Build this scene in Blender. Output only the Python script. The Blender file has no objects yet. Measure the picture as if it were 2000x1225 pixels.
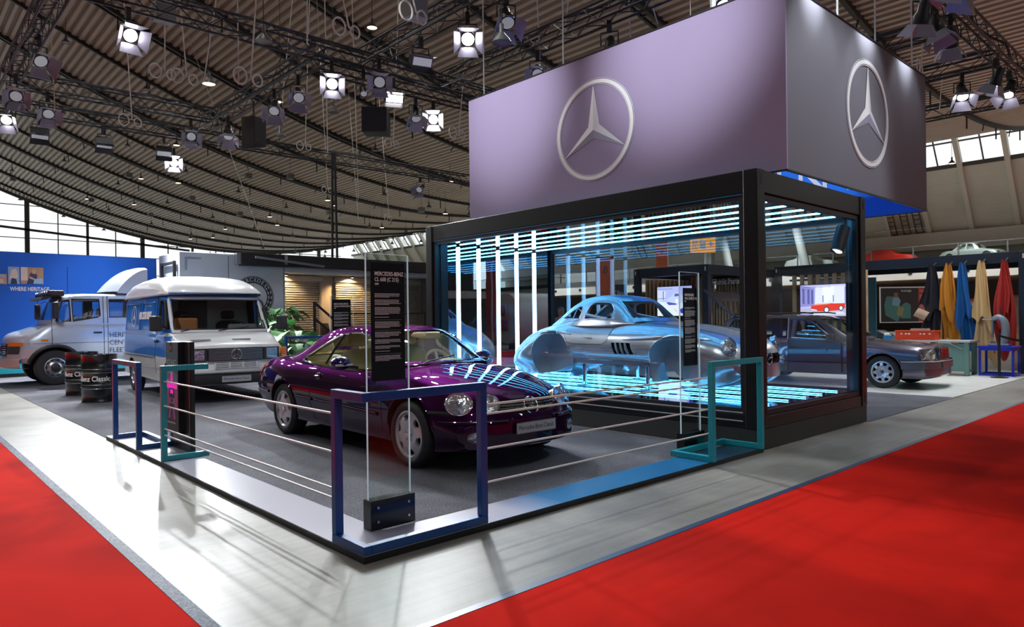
import bpy, bmesh, math, random
from mathutils import Vector, Matrix, Quaternion
random.seed(7)
PI = math.pi
scn = bpy.context.scene
COL = scn.collection

# ---------------------------------------------------------------- camera
CAMP = Vector((-2.1307, -3.6439, 1.45)); YAW = .8277; ROLL = .0118
_fw = Vector((math.cos(YAW), math.sin(YAW), 0)); _rt = Vector((math.sin(YAW), -math.cos(YAW), 0)); _up = Vector((0, 0, 1))
_cx = _rt * math.cos(ROLL) - _up * math.sin(ROLL)
_cy = _rt * math.sin(ROLL) + _up * math.cos(ROLL)
cam_d = bpy.data.cameras.new('camera'); cam = bpy.data.objects.new('camera', cam_d); COL.objects.link(cam)
_m = Matrix((_cx, _cy, -_fw)).transposed().to_4x4(); _m.translation = CAMP
cam.matrix_world = _m
cam_d.sensor_width = 36; cam_d.lens = 36 * 1355.07 / 2000; cam_d.shift_y = 11.31 / 2000
cam_d.clip_start = .05; cam_d.clip_end = 400
scn.camera = cam

# ---------------------------------------------------------------- world and exposure
wd = bpy.data.worlds.new('daylight'); scn.world = wd; wd.use_nodes = True
wd.node_tree.nodes['Background'].inputs[0].default_value = (.93, .97, 1, 1)
wd.node_tree.nodes['Background'].inputs[1].default_value = .72
scn.view_settings.view_transform = 'Standard'; scn.view_settings.look = 'None'
scn.view_settings.gamma = 1; scn.view_settings.exposure = 0.75
try:
    scn.view_settings.use_curve_mapping = False
except Exception:
    pass
scn.cycles.max_bounces = 10; scn.cycles.transparent_max_bounces = 24
scn.cycles.glossy_bounces = 6; scn.cycles.diffuse_bounces = 3
scn.cycles.sample_clamp_indirect = 6; scn.cycles.caustics_reflective = False; scn.cycles.caustics_refractive = False
scn.cycles.use_denoising = True

def ray(px, py):
    u = px - 1000; v = 623.81 - py; c, s = math.cos(ROLL), math.sin(ROLL)
    u, v = u * c + v * s, -u * s + v * c
    return _fw + _rt * (u / 1355.07) + _up * (v / 1355.07)
def at_depth(px, py, d): return CAMP + ray(px, py) * d
def at_z(px, py, z=0.): r = ray(px, py); return CAMP + r * ((z - CAMP.z) / r.z)
def at_x(px, py, x): r = ray(px, py); return CAMP + r * ((x - CAMP.x) / r.x)
def at_y(px, py, y): r = ray(px, py); return CAMP + r * ((y - CAMP.y) / r.y)

# ---------------------------------------------------------------- materials
MATS = {}
def mat(name, col=(.5, .5, .5), rough=.5, metal=0., emit=None, es=0., coat=0., spec=.5, var=0., vs=20., bump=0., bs=60., sheen=0., col2=None, trans=0., ior=1.5):
    if name in MATS: return MATS[name]
    m = bpy.data.materials.new(name); MATS[name] = m; m.use_nodes = True
    nt = m.node_tree; b = nt.nodes['Principled BSDF']; I = b.inputs
    I['Base Color'].default_value = (*col, 1); I['Roughness'].default_value = rough; I['Metallic'].default_value = metal
    I['Coat Weight'].default_value = coat; I['Coat Roughness'].default_value = .02; I['Specular IOR Level'].default_value = spec
    I['IOR'].default_value = ior; I['Transmission Weight'].default_value = trans
    if sheen: I['Sheen Weight'].default_value = sheen
    if emit: I['Emission Color'].default_value = (*emit, 1); I['Emission Strength'].default_value = es
    if var or bump:
        tc = nt.nodes.new('ShaderNodeTexCoord')
        if var:
            n = nt.nodes.new('ShaderNodeTexNoise'); n.inputs['Scale'].default_value = vs; n.inputs['Detail'].default_value = 5
            r = nt.nodes.new('ShaderNodeValToRGB'); c2 = col2 or tuple(c * (1 - var) for c in col); c1 = col if col2 else tuple(min(1, c * (1 + var)) for c in col)
            r.color_ramp.elements[0].position = .3; r.color_ramp.elements[1].position = .7
            r.color_ramp.elements[0].color = (*c2, 1); r.color_ramp.elements[1].color = (*c1, 1)
            nt.links.new(tc.outputs['Object'], n.inputs['Vector']); nt.links.new(n.outputs['Fac'], r.inputs[0]); nt.links.new(r.outputs[0], I['Base Color'])
        if bump:
            n = nt.nodes.new('ShaderNodeTexNoise'); n.inputs['Scale'].default_value = bs; bp = nt.nodes.new('ShaderNodeBump')
            bp.inputs['Strength'].default_value = bump; bp.inputs['Distance'].default_value = .01
            nt.links.new(tc.outputs['Object'], n.inputs['Vector']); nt.links.new(n.outputs['Fac'], bp.inputs['Height']); nt.links.new(bp.outputs[0], I['Normal'])
    return m
def thin_glass(name, tint=(1, 1, 1), refl=.04, rough=0., k=.4):
    if name in MATS: return MATS[name]
    m = bpy.data.materials.new(name); MATS[name] = m; m.use_nodes = True; nt = m.node_tree
    nt.nodes.remove(nt.nodes['Principled BSDF']); out = nt.nodes['Material Output']
    t = nt.nodes.new('ShaderNodeBsdfTransparent'); t.inputs[0].default_value = (*tint, 1)
    g = nt.nodes.new('ShaderNodeBsdfGlossy'); g.inputs['Roughness'].default_value = rough
    lw = nt.nodes.new('ShaderNodeLayerWeight'); lw.inputs[0].default_value = .35
    mm = nt.nodes.new('ShaderNodeMath'); mm.operation = 'MULTIPLY_ADD'; mm.inputs[1].default_value = k; mm.inputs[2].default_value = refl
    mx = nt.nodes.new('ShaderNodeMixShader'); nt.links.new(lw.outputs['Fresnel'], mm.inputs[0]); nt.links.new(mm.outputs[0], mx.inputs[0])
    nt.links.new(t.outputs[0], mx.inputs[1]); nt.links.new(g.outputs[0], mx.inputs[2]); nt.links.new(mx.outputs[0], out.inputs[0])
    return m
M_BLACK = mat('black_paint', (.012, .013, .015), .35)
M_MATT = mat('matt_black', (.01, .01, .011), .7)
M_RUBBER = mat('black_rubber', (.018, .018, .02), .65)
M_CHROME = mat('chrome', (.75, .76, .78), .08, 1)
M_STEEL = mat('brushed_steel', (.5, .51, .53), .28, 1)
M_ALU = mat('rim_alloy', (.62, .62, .65), .3, .6, coat=.3)
M_WHITE = mat('white_paint', (.8, .81, .83), .3, coat=.4)
M_GLASS = thin_glass('clear_glass')
M_CARGLASS = thin_glass('car_glass', (.75, .82, .8), .05)
M_TXT = mat('white_lettering', (.82, .82, .82), .5)
M_DTXT = mat('dark_lettering', (.03, .035, .05), .5)
M_LAMPWHITE = mat('lamp_glow_white', (1, 1, 1), .4, emit=(1, .95, 1), es=12)
M_LAMPDIM = mat('lamp_lens_dim', (.8, .8, .9), .2, emit=(.9, .92, 1), es=.8)
M_LAMPWARM = mat('lamp_glow_warm', (1, .8, .5), .4, emit=(1, .72, .42), es=6)

# ---------------------------------------------------------------- mesh helpers
class MB:
    def __init__(s): s.v = []; s.f = []; s.m = []
    def add(s, vs, fs, mi=0):
        o = len(s.v); s.v += [tuple(v) for v in vs]; s.f += [tuple(i + o for i in f) for f in fs]; s.m += [mi] * len(fs); return s
    def box(s, x0, x1, y0, y1, z0, z1, mi=0, M=None):
        vs = [Vector((x, y, z)) for z in (z0, z1) for y in (y0, y1) for x in (x0, x1)]
        if M: vs = [M @ v for v in vs]
        return s.add(vs, [(0, 2, 3, 1), (4, 5, 7, 6), (0, 1, 5, 4), (2, 6, 7, 3), (0, 4, 6, 2), (1, 3, 7, 5)], mi)
    def bar(s, a, b, w, h=None, mi=0, up=(0, 0, 1)):
        a = Vector(a); b = Vector(b); d = (b - a); L = d.length
        if L < 1e-6: return s
        d /= L; u = Vector(up)
        if abs(d.dot(u)) > .99: u = Vector((1, 0, 0))
        r = d.cross(u).normalized(); u = r.cross(d); h = h or w
        M = Matrix((d, r, u)).transposed().to_4x4(); M.translation = a
        return s.box(0, L, -w / 2, w / 2, -h / 2, h / 2, mi, M)
    def tube(s, pts, r, n=8, mi=0, closed=False, cap=True):
        pts = [Vector(p) for p in pts]; N = len(pts); rings = []; pu = None
        rr = r if isinstance(r, (list, tuple)) else [r] * N
        for i, p in enumerate(pts):
            a = pts[(i - 1) % N] if (closed or i > 0) else p; b = pts[(i + 1) % N] if (closed or i < N - 1) else p
            d = (b - a).normalized()
            if pu is None:
                u = Vector((0, 0, 1)) if abs(d.z) < .9 else Vector((1, 0, 0))
            else: u = pu
            x = d.cross(u).normalized(); u = x.cross(d).normalized(); pu = u
            rings.append([p + (x * math.cos(2 * PI * k / n) + u * math.sin(2 * PI * k / n)) * rr[i] for k in range(n)])
        vs = [v for R in rings for v in R]; fs = []
        for i in range(N if closed else N - 1):
            j = (i + 1) % N
            for k in range(n):
                l = (k + 1) % n; fs.append((i * n + k, i * n + l, j * n + l, j * n + k))
        if cap and not closed: fs.append(tuple(range(n - 1, -1, -1))); fs.append(tuple((N - 1) * n + k for k in range(n)))
        return s.add(vs, fs, mi)
    def cyl(s, a, b, r, r2=None, n=16, mi=0): return s.tube([a, b], [r, r if r2 is None else r2], n, mi)
    def lathe(s, prof, M=None, n=24, mi=0):     # prof: (radius, height) pairs about local z
        vs = []; fs = []; k = len(prof)
        for i in range(n):
            a = 2 * PI * i / n
            for r, z in prof:
                v = Vector((r * math.cos(a), r * math.sin(a), z)); vs.append(M @ v if M else v)
        for i in range(n):
            j = (i + 1) % n
            for q in range(k - 1): fs.append((i * k + q, j * k + q, j * k + q + 1, i * k + q + 1))
        return s.add(vs, fs, mi)
    def grid(s, rows, mi=0, cu=False, cv=False):
        n = len(rows[0]); N = len(rows); vs = [p for R in rows for p in R]; fs = []
        for i in range(N if cv else N - 1):
            for k in range(n if cu else n - 1):
                j = (i + 1) % N; l = (k + 1) % n; fs.append((i * n + k, i * n + l, j * n + l, j * n + k))
        return s.add(vs, fs, mi)
    def poly(s, pts, mi=0): return s.add(pts, [tuple(range(len(pts)))], mi)
    def prism(s, pts, ax, a, b, mi=0):         # polygon pts (2d) extruded along axis ax from a to b
        def P(p, t):
            if ax == 'y': return (p[0], t, p[1])
            if ax == 'x': return (t, p[0], p[1])
            return (p[0], p[1], t)
        n = len(pts); vs = [P(p, a) for p in pts] + [P(p, b) for p in pts]
        fs = [tuple(range(n - 1, -1, -1)), tuple(range(n, 2 * n))] + [(i, (i + 1) % n, n + (i + 1) % n, n + i) for i in range(n)]
        return s.add(vs, fs, mi)
    def ball(s, c, rx, ry=None, rz=None, n=12, k=8, mi=0, M=None):
        ry = ry or rx; rz = rz or rx; rows = []
        for i in range(k + 1):
            t = -PI / 2 + PI * i / k; R = []
            for j in range(n):
                a = 2 * PI * j / n; v = Vector((rx * math.cos(t) * math.cos(a), ry * math.cos(t) * math.sin(a), rz * math.sin(t)))
                R.append((M @ v if M else v) + Vector(c))
            rows.append(R)
        return s.grid(rows, mi, cu=True)
    def xf(s, M):
        s.v = [tuple(M @ Vector(v)) for v in s.v]; return s
    def mesh(s, name, mats, smooth=True, ang=35, fix=True, weld=True):
        me = bpy.data.meshes.new(name); me.from_pydata(s.v, [], s.f)
        for m in (mats if isinstance(mats, (list, tuple)) else [mats]): me.materials.append(m)
        me.polygons.foreach_set('material_index', s.m)
        if fix or weld:
            bm = bmesh.new(); bm.from_mesh(me)
            if weld: bmesh.ops.remove_doubles(bm, verts=bm.verts, dist=1e-5)
            if fix: bmesh.ops.recalc_face_normals(bm, faces=bm.faces)
            bm.to_mesh(me); bm.free()
        if smooth:
            me.polygons.foreach_set('use_smooth', [True] * len(me.polygons)); me.set_sharp_from_angle(angle=math.radians(ang))
        me.update(); return me
    def build(s, name, mats, parent=None, smooth=True, ang=35, bev=0., loc=None, rot=None, **kw):
        o = bpy.data.objects.new(name, s.mesh(name, mats, smooth, ang, **kw)); COL.objects.link(o)
        if parent: o.parent = parent
        if loc: o.location = loc
        if rot: o.rotation_euler = rot
        if bev:
            b = o.modifiers.new('bevel', 'BEVEL'); b.width = bev; b.segments = 2; b.limit_method = 'ANGLE'; b.angle_limit = math.radians(40)
        return o
def tag(o, label=None, cat=None, group=None, kind=None):
    if label: o['label'] = label
    if cat: o['category'] = cat
    if group: o['group'] = group
    if kind: o['kind'] = kind
    return o
def thing(name, label, cat, loc=(0, 0, 0), rz=0., group=None):
    o = bpy.data.objects.new(name, None); COL.objects.link(o); o.location = loc; o.rotation_euler = (0, 0, rz); o.empty_display_size = .1
    return tag(o, label, cat, group)
def struct(mb, name, mats, **kw): return tag(mb.build(name, mats, **kw), kind='structure')
def dup(o, loc=None, rz=None, label=None, group=None, rot=None, scale=None):
    def cp(x, par):
        c = x.copy(); COL.objects.link(c)
        if par: c.parent = par
        for ch in CH.get(x, []): cp(ch, c)
        return c
    CH = {}
    for x in list(COL.objects):
        if x.parent: CH.setdefault(x.parent, []).append(x)
    c = cp(o, None)
    if loc is not None: c.location = loc
    if rz is not None: c.rotation_euler = (0, 0, rz)
    if rot is not None: c.rotation_euler = rot
    if scale is not None: c.scale = scale
    if label: c['label'] = label
    if group: c['group'] = group
    return c
_dg = None
def text_mesh(txt, size, ext=.002, align='CENTER', sx=1., bold=0.):
    cu = bpy.data.curves.new('lettering', 'FONT'); cu.body = txt; cu.size = size; cu.extrude = ext; cu.align_x = align; cu.align_y = 'CENTER'; cu.offset = bold
    cu.resolution_u = 3
    o = bpy.data.objects.new('lettering', cu); COL.objects.link(o)
    dg = bpy.context.evaluated_depsgraph_get(); me = bpy.data.meshes.new_from_object(o.evaluated_get(dg)); bpy.data.objects.remove(o)
    if sx != 1.:
        for v in me.vertices: v.co.x *= sx
    return me
def lettering(txt, size, M, m, parent=None, name='lettering', ext=.002, align='CENTER', sx=1., bold=0.):
    """flat raised letters; M maps the letters' own plane (x right, y up, z out) into the parent's space"""
    me = text_mesh(txt, size, ext, align, sx, bold); me.transform(M); me.materials.clear(); me.materials.append(m)
    o = bpy.data.objects.new(name, me); COL.objects.link(o)
    if parent: o.parent = parent
    return o
def frame_M(o, x, y):
    x = Vector(x).normalized(); y = Vector(y).normalized(); z = x.cross(y)
    M = Matrix((x, y, z)).transposed().to_4x4(); M.translation = Vector(o); return M
ORD = ['first', 'second', 'third', 'fourth', 'fifth', 'sixth', 'seventh', 'eighth', 'ninth', 'tenth', 'eleventh', 'twelfth', 'thirteenth', 'fourteenth', 'fifteenth', 'sixteenth']
def boolean(o, cutters, op='DIFFERENCE'):
    for c in cutters:
        md = o.modifiers.new('b', 'BOOLEAN'); md.operation = op; md.solver = 'EXACT'; md.object = c
        md.material_mode = 'TRANSFER'
    dg = bpy.context.evaluated_depsgraph_get(); me = bpy.data.meshes.new_from_object(o.evaluated_get(dg))
    o.modifiers.clear(); o.data = me
    for c in cutters: bpy.data.objects.remove(c)
    return o
def smooth_me(o, ang=35):
    me = o.data; me.polygons.foreach_set('use_smooth', [True] * len(me.polygons)); me.set_sharp_from_angle(angle=math.radians(ang)); return o
def lerp(a, b, t): return a + (b - a) * t
def interp(keys, x):
    """smooth (monotone cubic-ish) interpolation through (x, value) keys"""
    if x <= keys[0][0]: return keys[0][1]
    if x >= keys[-1][0]: return keys[-1][1]
    n = len(keys)
    def sl(i):
        if i == 0: return (keys[1][1] - keys[0][1]) / (keys[1][0] - keys[0][0])
        if i == n - 1: return (keys[-1][1] - keys[-2][1]) / (keys[-1][0] - keys[-2][0])
        a = (keys[i][1] - keys[i - 1][1]) / (keys[i][0] - keys[i - 1][0]); b = (keys[i + 1][1] - keys[i][1]) / (keys[i + 1][0] - keys[i][0])
        return 0 if a * b <= 0 else 2 * a * b / (a + b)
    for i in range(n - 1):
        if keys[i][0] <= x <= keys[i + 1][0]:
            h = keys[i + 1][0] - keys[i][0]; t = (x - keys[i][0]) / h
            p0, p1, m0, m1 = keys[i][1], keys[i + 1][1], sl(i) * h, sl(i + 1) * h
            return (2 * t**3 - 3 * t**2 + 1) * p0 + (t**3 - 2 * t**2 + t) * m0 + (-2 * t**3 + 3 * t**2) * p1 + (t**3 - t**2) * m1
def catmull(pts, n, closed=False):
    out = []; N = len(pts); P = [Vector(p) for p in pts]
    rng = N if closed else N - 1
    for i in range(rng):
        p1 = P[i]; p2 = P[(i + 1) % N]
        p0 = P[(i - 1) % N] if (closed or i > 0) else p1 * 2 - p2
        p3 = P[(i + 2) % N] if (closed or i < N - 2) else p2 * 2 - p1
        for k in range(n):
            t = k / n; out.append(.5 * ((2 * p1) + (-p0 + p2) * t + (2 * p0 - 5 * p1 + 4 * p2 - p3) * t * t + (-p0 + 3 * p1 - 3 * p2 + p3) * t**3))
    if not closed: out.append(P[-1])
    return out
# ---------------------------------------------------------------- setting: floor, roof, hall walls
def noise_floor():
    m = bpy.data.materials.new('polished_concrete'); m.use_nodes = True; nt = m.node_tree; b = nt.nodes['Principled BSDF']; N = nt.nodes; L = nt.links
    tc = N.new('ShaderNodeTexCoord')
    n1 = N.new('ShaderNodeTexNoise'); n1.inputs['Scale'].default_value = .9; n1.inputs['Detail'].default_value = 8; n1.inputs['Roughness'].default_value = .62; n1.inputs['Distortion'].default_value = .6
    r1 = N.new('ShaderNodeValToRGB'); e = r1.color_ramp.elements; e[0].position = .3; e[0].color = (.17, .158, .132, 1); e[1].position = .72; e[1].color = (.33, .318, .29, 1)
    mp = N.new('ShaderNodeMapping'); mp.inputs['Scale'].default_value = (.25, 6, 1); mp.inputs['Rotation'].default_value = (0, 0, .5)
    n2 = N.new('ShaderNodeTexNoise'); n2.inputs['Scale'].default_value = 3; n2.inputs['Detail'].default_value = 6
    r2 = N.new('ShaderNodeValToRGB'); e = r2.color_ramp.elements; e[0].position = .3; e[0].color = (.88, .87, .84, 1); e[1].position = .6; e[1].color = (1, 1, 1, 1)
    mx = N.new('ShaderNodeMix'); mx.data_type = 'RGBA'; mx.blend_type = 'MULTIPLY'; mx.inputs[0].default_value = 1
    r3 = N.new('ShaderNodeMapRange'); r3.inputs[3].default_value = .27; r3.inputs[4].default_value = .5
    L.new(tc.outputs['Object'], n1.inputs['Vector']); L.new(tc.outputs['Object'], mp.inputs[0]); L.new(mp.outputs[0], n2.inputs['Vector'])
    L.new(n1.outputs['Fac'], r1.inputs[0]); L.new(n2.outputs['Fac'], r2.inputs[0]); L.new(r1.outputs[0], mx.inputs[6]); L.new(r2.outputs[0], mx.inputs[7])
    L.new(mx.outputs[2], b.inputs['Base Color']); L.new(n1.outputs['Fac'], r3.inputs[0]); L.new(r3.outputs[0], b.inputs['Roughness']); b.inputs['Specular IOR Level'].default_value = .14
    return m
def speckle(name, c1, c2, scale, rough=.95, bump=.25):
    m = bpy.data.materials.new(name); m.use_nodes = True; nt = m.node_tree; b = nt.nodes['Principled BSDF']; N = nt.nodes; L = nt.links
    tc = N.new('ShaderNodeTexCoord'); n = N.new('ShaderNodeTexNoise'); n.inputs['Scale'].default_value = scale; n.inputs['Detail'].default_value = 3
    w = N.new('ShaderNodeTexNoise'); w.inputs['Scale'].default_value = .7; w.inputs['Detail'].default_value = 3; w.inputs['Distortion'].default_value = 1
    r = N.new('ShaderNodeValToRGB'); e = r.color_ramp.elements; e[0].position = .38; e[0].color = (*c1, 1); e[1].position = .66; e[1].color = (*c2, 1)
    rw = N.new('ShaderNodeValToRGB'); e = rw.color_ramp.elements; e[0].position = .35; e[0].color = (.72, .72, .74, 1); e[1].position = .6; e[1].color = (1.1, 1.1, 1.1, 1)
    mx = N.new('ShaderNodeMix'); mx.data_type = 'RGBA'; mx.blend_type = 'MULTIPLY'; mx.inputs[0].default_value = 1
    bp = N.new('ShaderNodeBump'); bp.inputs['Strength'].default_value = bump; bp.inputs['Distance'].default_value = .006
    L.new(tc.outputs['Object'], n.inputs['Vector']); L.new(tc.outputs['Object'], w.inputs['Vector']); L.new(n.outputs['Fac'], r.inputs[0]); L.new(w.outputs['Fac'], rw.inputs[0])
    L.new(r.outputs[0], mx.inputs[6]); L.new(rw.outputs[0], mx.inputs[7]); L.new(mx.outputs[2], b.inputs['Base Color'])
    L.new(n.outputs['Fac'], bp.inputs['Height']); L.new(bp.outputs[0], b.inputs['Normal']); b.inputs['Roughness'].default_value = rough
    b.inputs['Specular IOR Level'].default_value = .04
    return m
fl = MB().box(-45, 68, -60, 110, -.2, 0)
struct(fl, 'floor', noise_floor(), smooth=False)
M_RED = speckle('red_carpet', (.50, .010, .005), (.62, .015, .007), 260, .95, .1)
M_CARPET = speckle('dark_carpet', (.025, .025, .03), (.27, .27, .3), 150)
tag(MB().box(-9, -1.0, -8, 60, 0, .004).build('carpet_runner', M_RED, smooth=False), 'red aisle carpet along the left edge of the photo', 'carpet', 'red aisle carpets')
tag(MB().box(-1.0, 58, -8, -.967, 0, .004).build('carpet_runner', M_RED, smooth=False), 'red aisle carpet filling the lower right of the photo', 'carpet', 'red aisle carpets')
M_TAPE_L = speckle('silver_edge_tape', (.03, .045, .08), (.17, .19, .24), 90, .5)
M_TAPE_R = mat('blue_edge_tape', (.015, .045, .1), .4)
tag(MB().box(-.999, -.93, -.914, 60, 0, .006).build('edge_tape', M_TAPE_L, smooth=False), 'speckled silver tape along the left red carpet', 'tape')
tag(MB().box(-.999, 58, -.966, -.915, 0, .006).build('edge_tape', M_TAPE_R, smooth=False), 'thin dark blue tape along the right red carpet', 'tape')
cp = MB().prism([(.385, .385), (4.835, .385), (4.835, 6.12), (7.81, 6.12), (7.81, .02), (11.49, .02), (11.49, 7.02), (20, 7.02), (20, 17.9), (4.45, 17.9), (4.45, 19.9), (.02, 19.9), (.02, 6.25), (.385, 6.25)], 'z', 0, .006)
tag(cp.build('stand_carpet', M_CARPET, smooth=False), 'speckled charcoal carpet covering the display stand', 'carpet')
M_WFLOOR = mat('white_floor_sheet', (.72, .72, .69), .25, var=.05, vs=2)
tag(MB().box(11.5, 19, .02, 7, 0, .02).build('display_floor', M_WFLOOR, smooth=False, bev=.004), 'white floor sheet under the grey estate car', 'floor panel')
# raised edging of the stand: a low black plinth with a satin top
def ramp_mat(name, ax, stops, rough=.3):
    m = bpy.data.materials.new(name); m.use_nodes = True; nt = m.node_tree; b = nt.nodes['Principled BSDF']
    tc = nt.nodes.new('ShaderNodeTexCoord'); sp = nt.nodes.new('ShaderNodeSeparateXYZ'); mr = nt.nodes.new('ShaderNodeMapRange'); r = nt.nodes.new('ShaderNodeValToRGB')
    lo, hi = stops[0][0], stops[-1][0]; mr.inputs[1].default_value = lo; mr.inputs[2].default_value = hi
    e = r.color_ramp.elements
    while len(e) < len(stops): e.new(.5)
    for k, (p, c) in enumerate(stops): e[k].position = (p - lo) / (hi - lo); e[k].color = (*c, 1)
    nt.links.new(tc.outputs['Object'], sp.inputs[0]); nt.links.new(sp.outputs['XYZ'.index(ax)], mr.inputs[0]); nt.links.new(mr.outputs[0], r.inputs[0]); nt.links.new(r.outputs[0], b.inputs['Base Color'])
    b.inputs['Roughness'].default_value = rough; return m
ed = thing('stand_edging', 'low black plinth with satin top edging the front of the stand', 'platform')
MB().prism([(0, 0), (4.84, 0), (4.84, .38), (.38, .38), (.38, 6.24), (0, 6.24)], 'z', 0, .042).build('plinth', M_BLACK, ed, smooth=False)
M_EDGE = ramp_mat('satin_edging_blue_reflection', 'X', [(0, (.36, .35, .41)), (1.3, (.36, .35, .43)), (1.75, (.02, .17, .4)), (3.6, (.012, .15, .36)), (4.1, (.015, .05, .1)), (4.84, (.012, .03, .05))], .24)  # grey satin; the blue stretch paints a reflection of the sign box lining
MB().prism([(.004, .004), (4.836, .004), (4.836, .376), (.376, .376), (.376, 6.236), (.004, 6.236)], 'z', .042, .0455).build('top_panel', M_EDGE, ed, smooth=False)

def roof_z(x): return 13.2 + .0065 * (abs(x) - 42) ** 2
M_ROOF = mat('trapezoid_roof_sheet', (.5, .43, .36), .6, var=.1, vs=.15)
R = MB(); xs = []; p = .42; x = -40.
while x < 60.4:
    for dx, dz in ((0, 0), (.15, 0), (.19, -.24), (.38, -.24)): xs.append((x + dx, roof_z(x + dx) + .1 + dz))
    x += p
R.grid([[(a, y, z) for y in (-60, 110)] for a, z in xs])
R.grid([[(a, y, roof_z(a) + .35) for y in (-60, 110)] for a in [-40 + i * 2.5 for i in range(41)]])
struct(R, 'ceiling', M_ROOF, smooth=False, weld=False, fix=False)
struct(MB().box(-45, 60, -60.4, -60, 0, 12.5), 'wall_front', mat('dim_hall_wall', (.10, .10, .10), .8), smooth=False)
struct(MB().box(-40.4, -40, -60, 110, 0, 13.4), 'wall_left', MATS['dim_hall_wall'], smooth=False)
M_BEAM = mat('dark_roof_steel', (.028, .027, .027), .6)
k = 1
for y in [8, 15, 22, 29, 36, 43, 50, 57, 64, 71, 78, 85, 92, 99, 106]:
    b = MB(); X0 = -2
    pr = [(X0 + i * 1.6) for i in range(40)]
    pr = [a for a in pr if a < 60.3]
    for j in range(len(pr) - 1):
        a, c = pr[j], pr[j + 1]
        b.bar((a, y, roof_z(a) - .22), (c, y, roof_z(c) - .22), .2, .3)
        if k % 2 == 0: b.bar((a, y + .45, roof_z(a) - .3), (c, y + .45, roof_z(c) - .3), .13, .13)
        if k % 2 == 0: b.bar((a, y, roof_z(a) - .3), (a, y + .45, roof_z(a) - .3), .08, .08)
        if j % 4 == 1: b.bar((a, y, roof_z(a) - .2), (a, y, roof_z(a) - 1.1), .07, .07)
        if j % 4 == 3 and y < 70: b.bar((a + .5, y, roof_z(a) - .2), (a + .1, y, roof_z(a) - .8), .05, .05)
    struct(b, 'trim_%d' % k, M_BEAM, smooth=False, weld=False); k += 1

# end glazing (far left), open to the daylight
M_MULL = mat('window_steel', (.09, .085, .08), .5)
M_PANE = thin_glass('hall_window_glass', (.98, 1, .98), .02)
gl = MB()
Yw = 109.6
for i, x in enumerate([2.5 + 3.55 * j for j in range(17)]):
    w = .55 if i % 4 == 3 else (.3 if i % 4 == 1 else .1); gl.box(x - w / 2, x + w / 2, Yw - .15, Yw + .15, 0, roof_z(x))
for z in (4, 8.6, 11.2, 13.2, 15.4, 17.6, 20): gl.box(1, 60, Yw - .08, Yw + .08, z - .05, z + .05)
gl.bar((1, Yw, 15.3), (34, Yw, 12.7), .3, .3)
for j in range(30): gl.bar((1 + 2 * j, Yw - .2, roof_z(1 + 2 * j) - .3), (3 + 2 * j, Yw - .2, roof_z(3 + 2 * j) - .3), .35, .4)
wn = struct(gl, 'window_1', M_MULL, smooth=False, weld=False)
MB().poly([(1, Yw, 0), (60, Yw, 0)] + [(60 - 1.97 * j, Yw, roof_z(60 - 1.97 * j)) for j in range(31)]).build('pane', M_PANE, wn, smooth=False)

# right hall wall: gallery, slanted ribbed wall and window band
M_WALLG = mat('grey_green_cladding', (.72, .71, .62), .7, var=.06, vs=.4)
M_RIB = mat('pale_rib_paint', (.72, .70, .6), .6)
M_FASC = mat('pale_fascia', (.68, .66, .6), .6)
M_SLAB = mat('dark_gallery_slab', (.08, .085, .085), .6)
M_BROWN = mat('brown_soffit', (.16, .09, .055), .6)
M_DARKWALL = mat('dark_back_wall', (.05, .04, .036), .8)
w = MB()
w.box(66, 66.4, -60, 110, 5.6, 8.5)
n = Vector((-(16.6 - 8.5), 0, -(66 - 60))).normalized()
for z0 in [8.5 + .62 * i for i in range(8)]:     # lapped horizontal cladding boards
    z1 = z0 + .62; xa = 66 - (z0 - 8.5) * .694; xb = 66 - (z1 - 8.5) * .694
    w.poly([(xa, -60, z0), (xa, 110, z0), (xb + .07, 110, z1), (xb + .07, -60, z1)]); w.poly([(xb + .07, -60, z1), (xb, -60, z1), (xb, 110, z1), (xb + .07, 110, z1)])
struct(w, 'wall_right', M_WALLG, smooth=False, weld=False)
rb = MB(); y = -57.4; ry = []
while y < 108: ry.append(y); y += 3.2
for y in ry[::1]: rb.bar((65.8, y, 8.5), (59.9, y, 17), .34, .5)
struct(rb, 'trim_20', M_RIB, smooth=False, weld=False)
wb = MB(); 
def slz(z): return 66 - (z - 8.5) * .694
for z, h in ((13.5, .3), (15.2, .12), (16.4, .25)): wb.bar((slz(z), -60, z), (slz(z), 110, z), h, h)
for y in ry: wb.bar((slz(13.5), y + 1.6, 13.5), (slz(16.4), y + 1.6, 16.4), .1, .1)
wb.bar((slz(16.8) - .2, -60, 17), (slz(16.8) - .2, 110, 17), .6, .9)
wn = struct(wb, 'window_2', M_MULL, smooth=False, weld=False)
MB().poly([(slz(13.5), -60, 13.5), (slz(13.5), 110, 13.5), (slz(16.4), 110, 16.4), (slz(16.4), -60, 16.4)]).build('pane', M_PANE, wn, smooth=False)
struct(MB().box(65.2, 66, -60, 110, 7.0, 8.5), 'trim_21', M_FASC, smooth=False)
g = MB().box(60, 66.4, -60, 110, 5.3, 5.75); struct(g, 'trim_22', M_SLAB, smooth=False)
f = MB().box(60.1, 60.5, -60, 110, 4.3, 5.3)
for i in range(30): f.cyl((60.05, -8 + 4.0 * i, 4.85), (60.12, -8 + 4.0 * i, 4.85), .16, n=12, mi=1)
struct(f, 'trim_23', [M_FASC, M_MATT], smooth=False, weld=False)
struct(MB().box(60.5, 68, -60, 110, 4.2, 4.3), 'trim_24', M_BROWN, smooth=False)
struct(MB().box(67.5, 68, -60, 110, 0, 4.3), 'wall_back', M_DARKWALL, smooth=False)
rl = thing('gallery_railing', 'long glass railing along the upper gallery on the right', 'railing')
y = -13.
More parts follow.
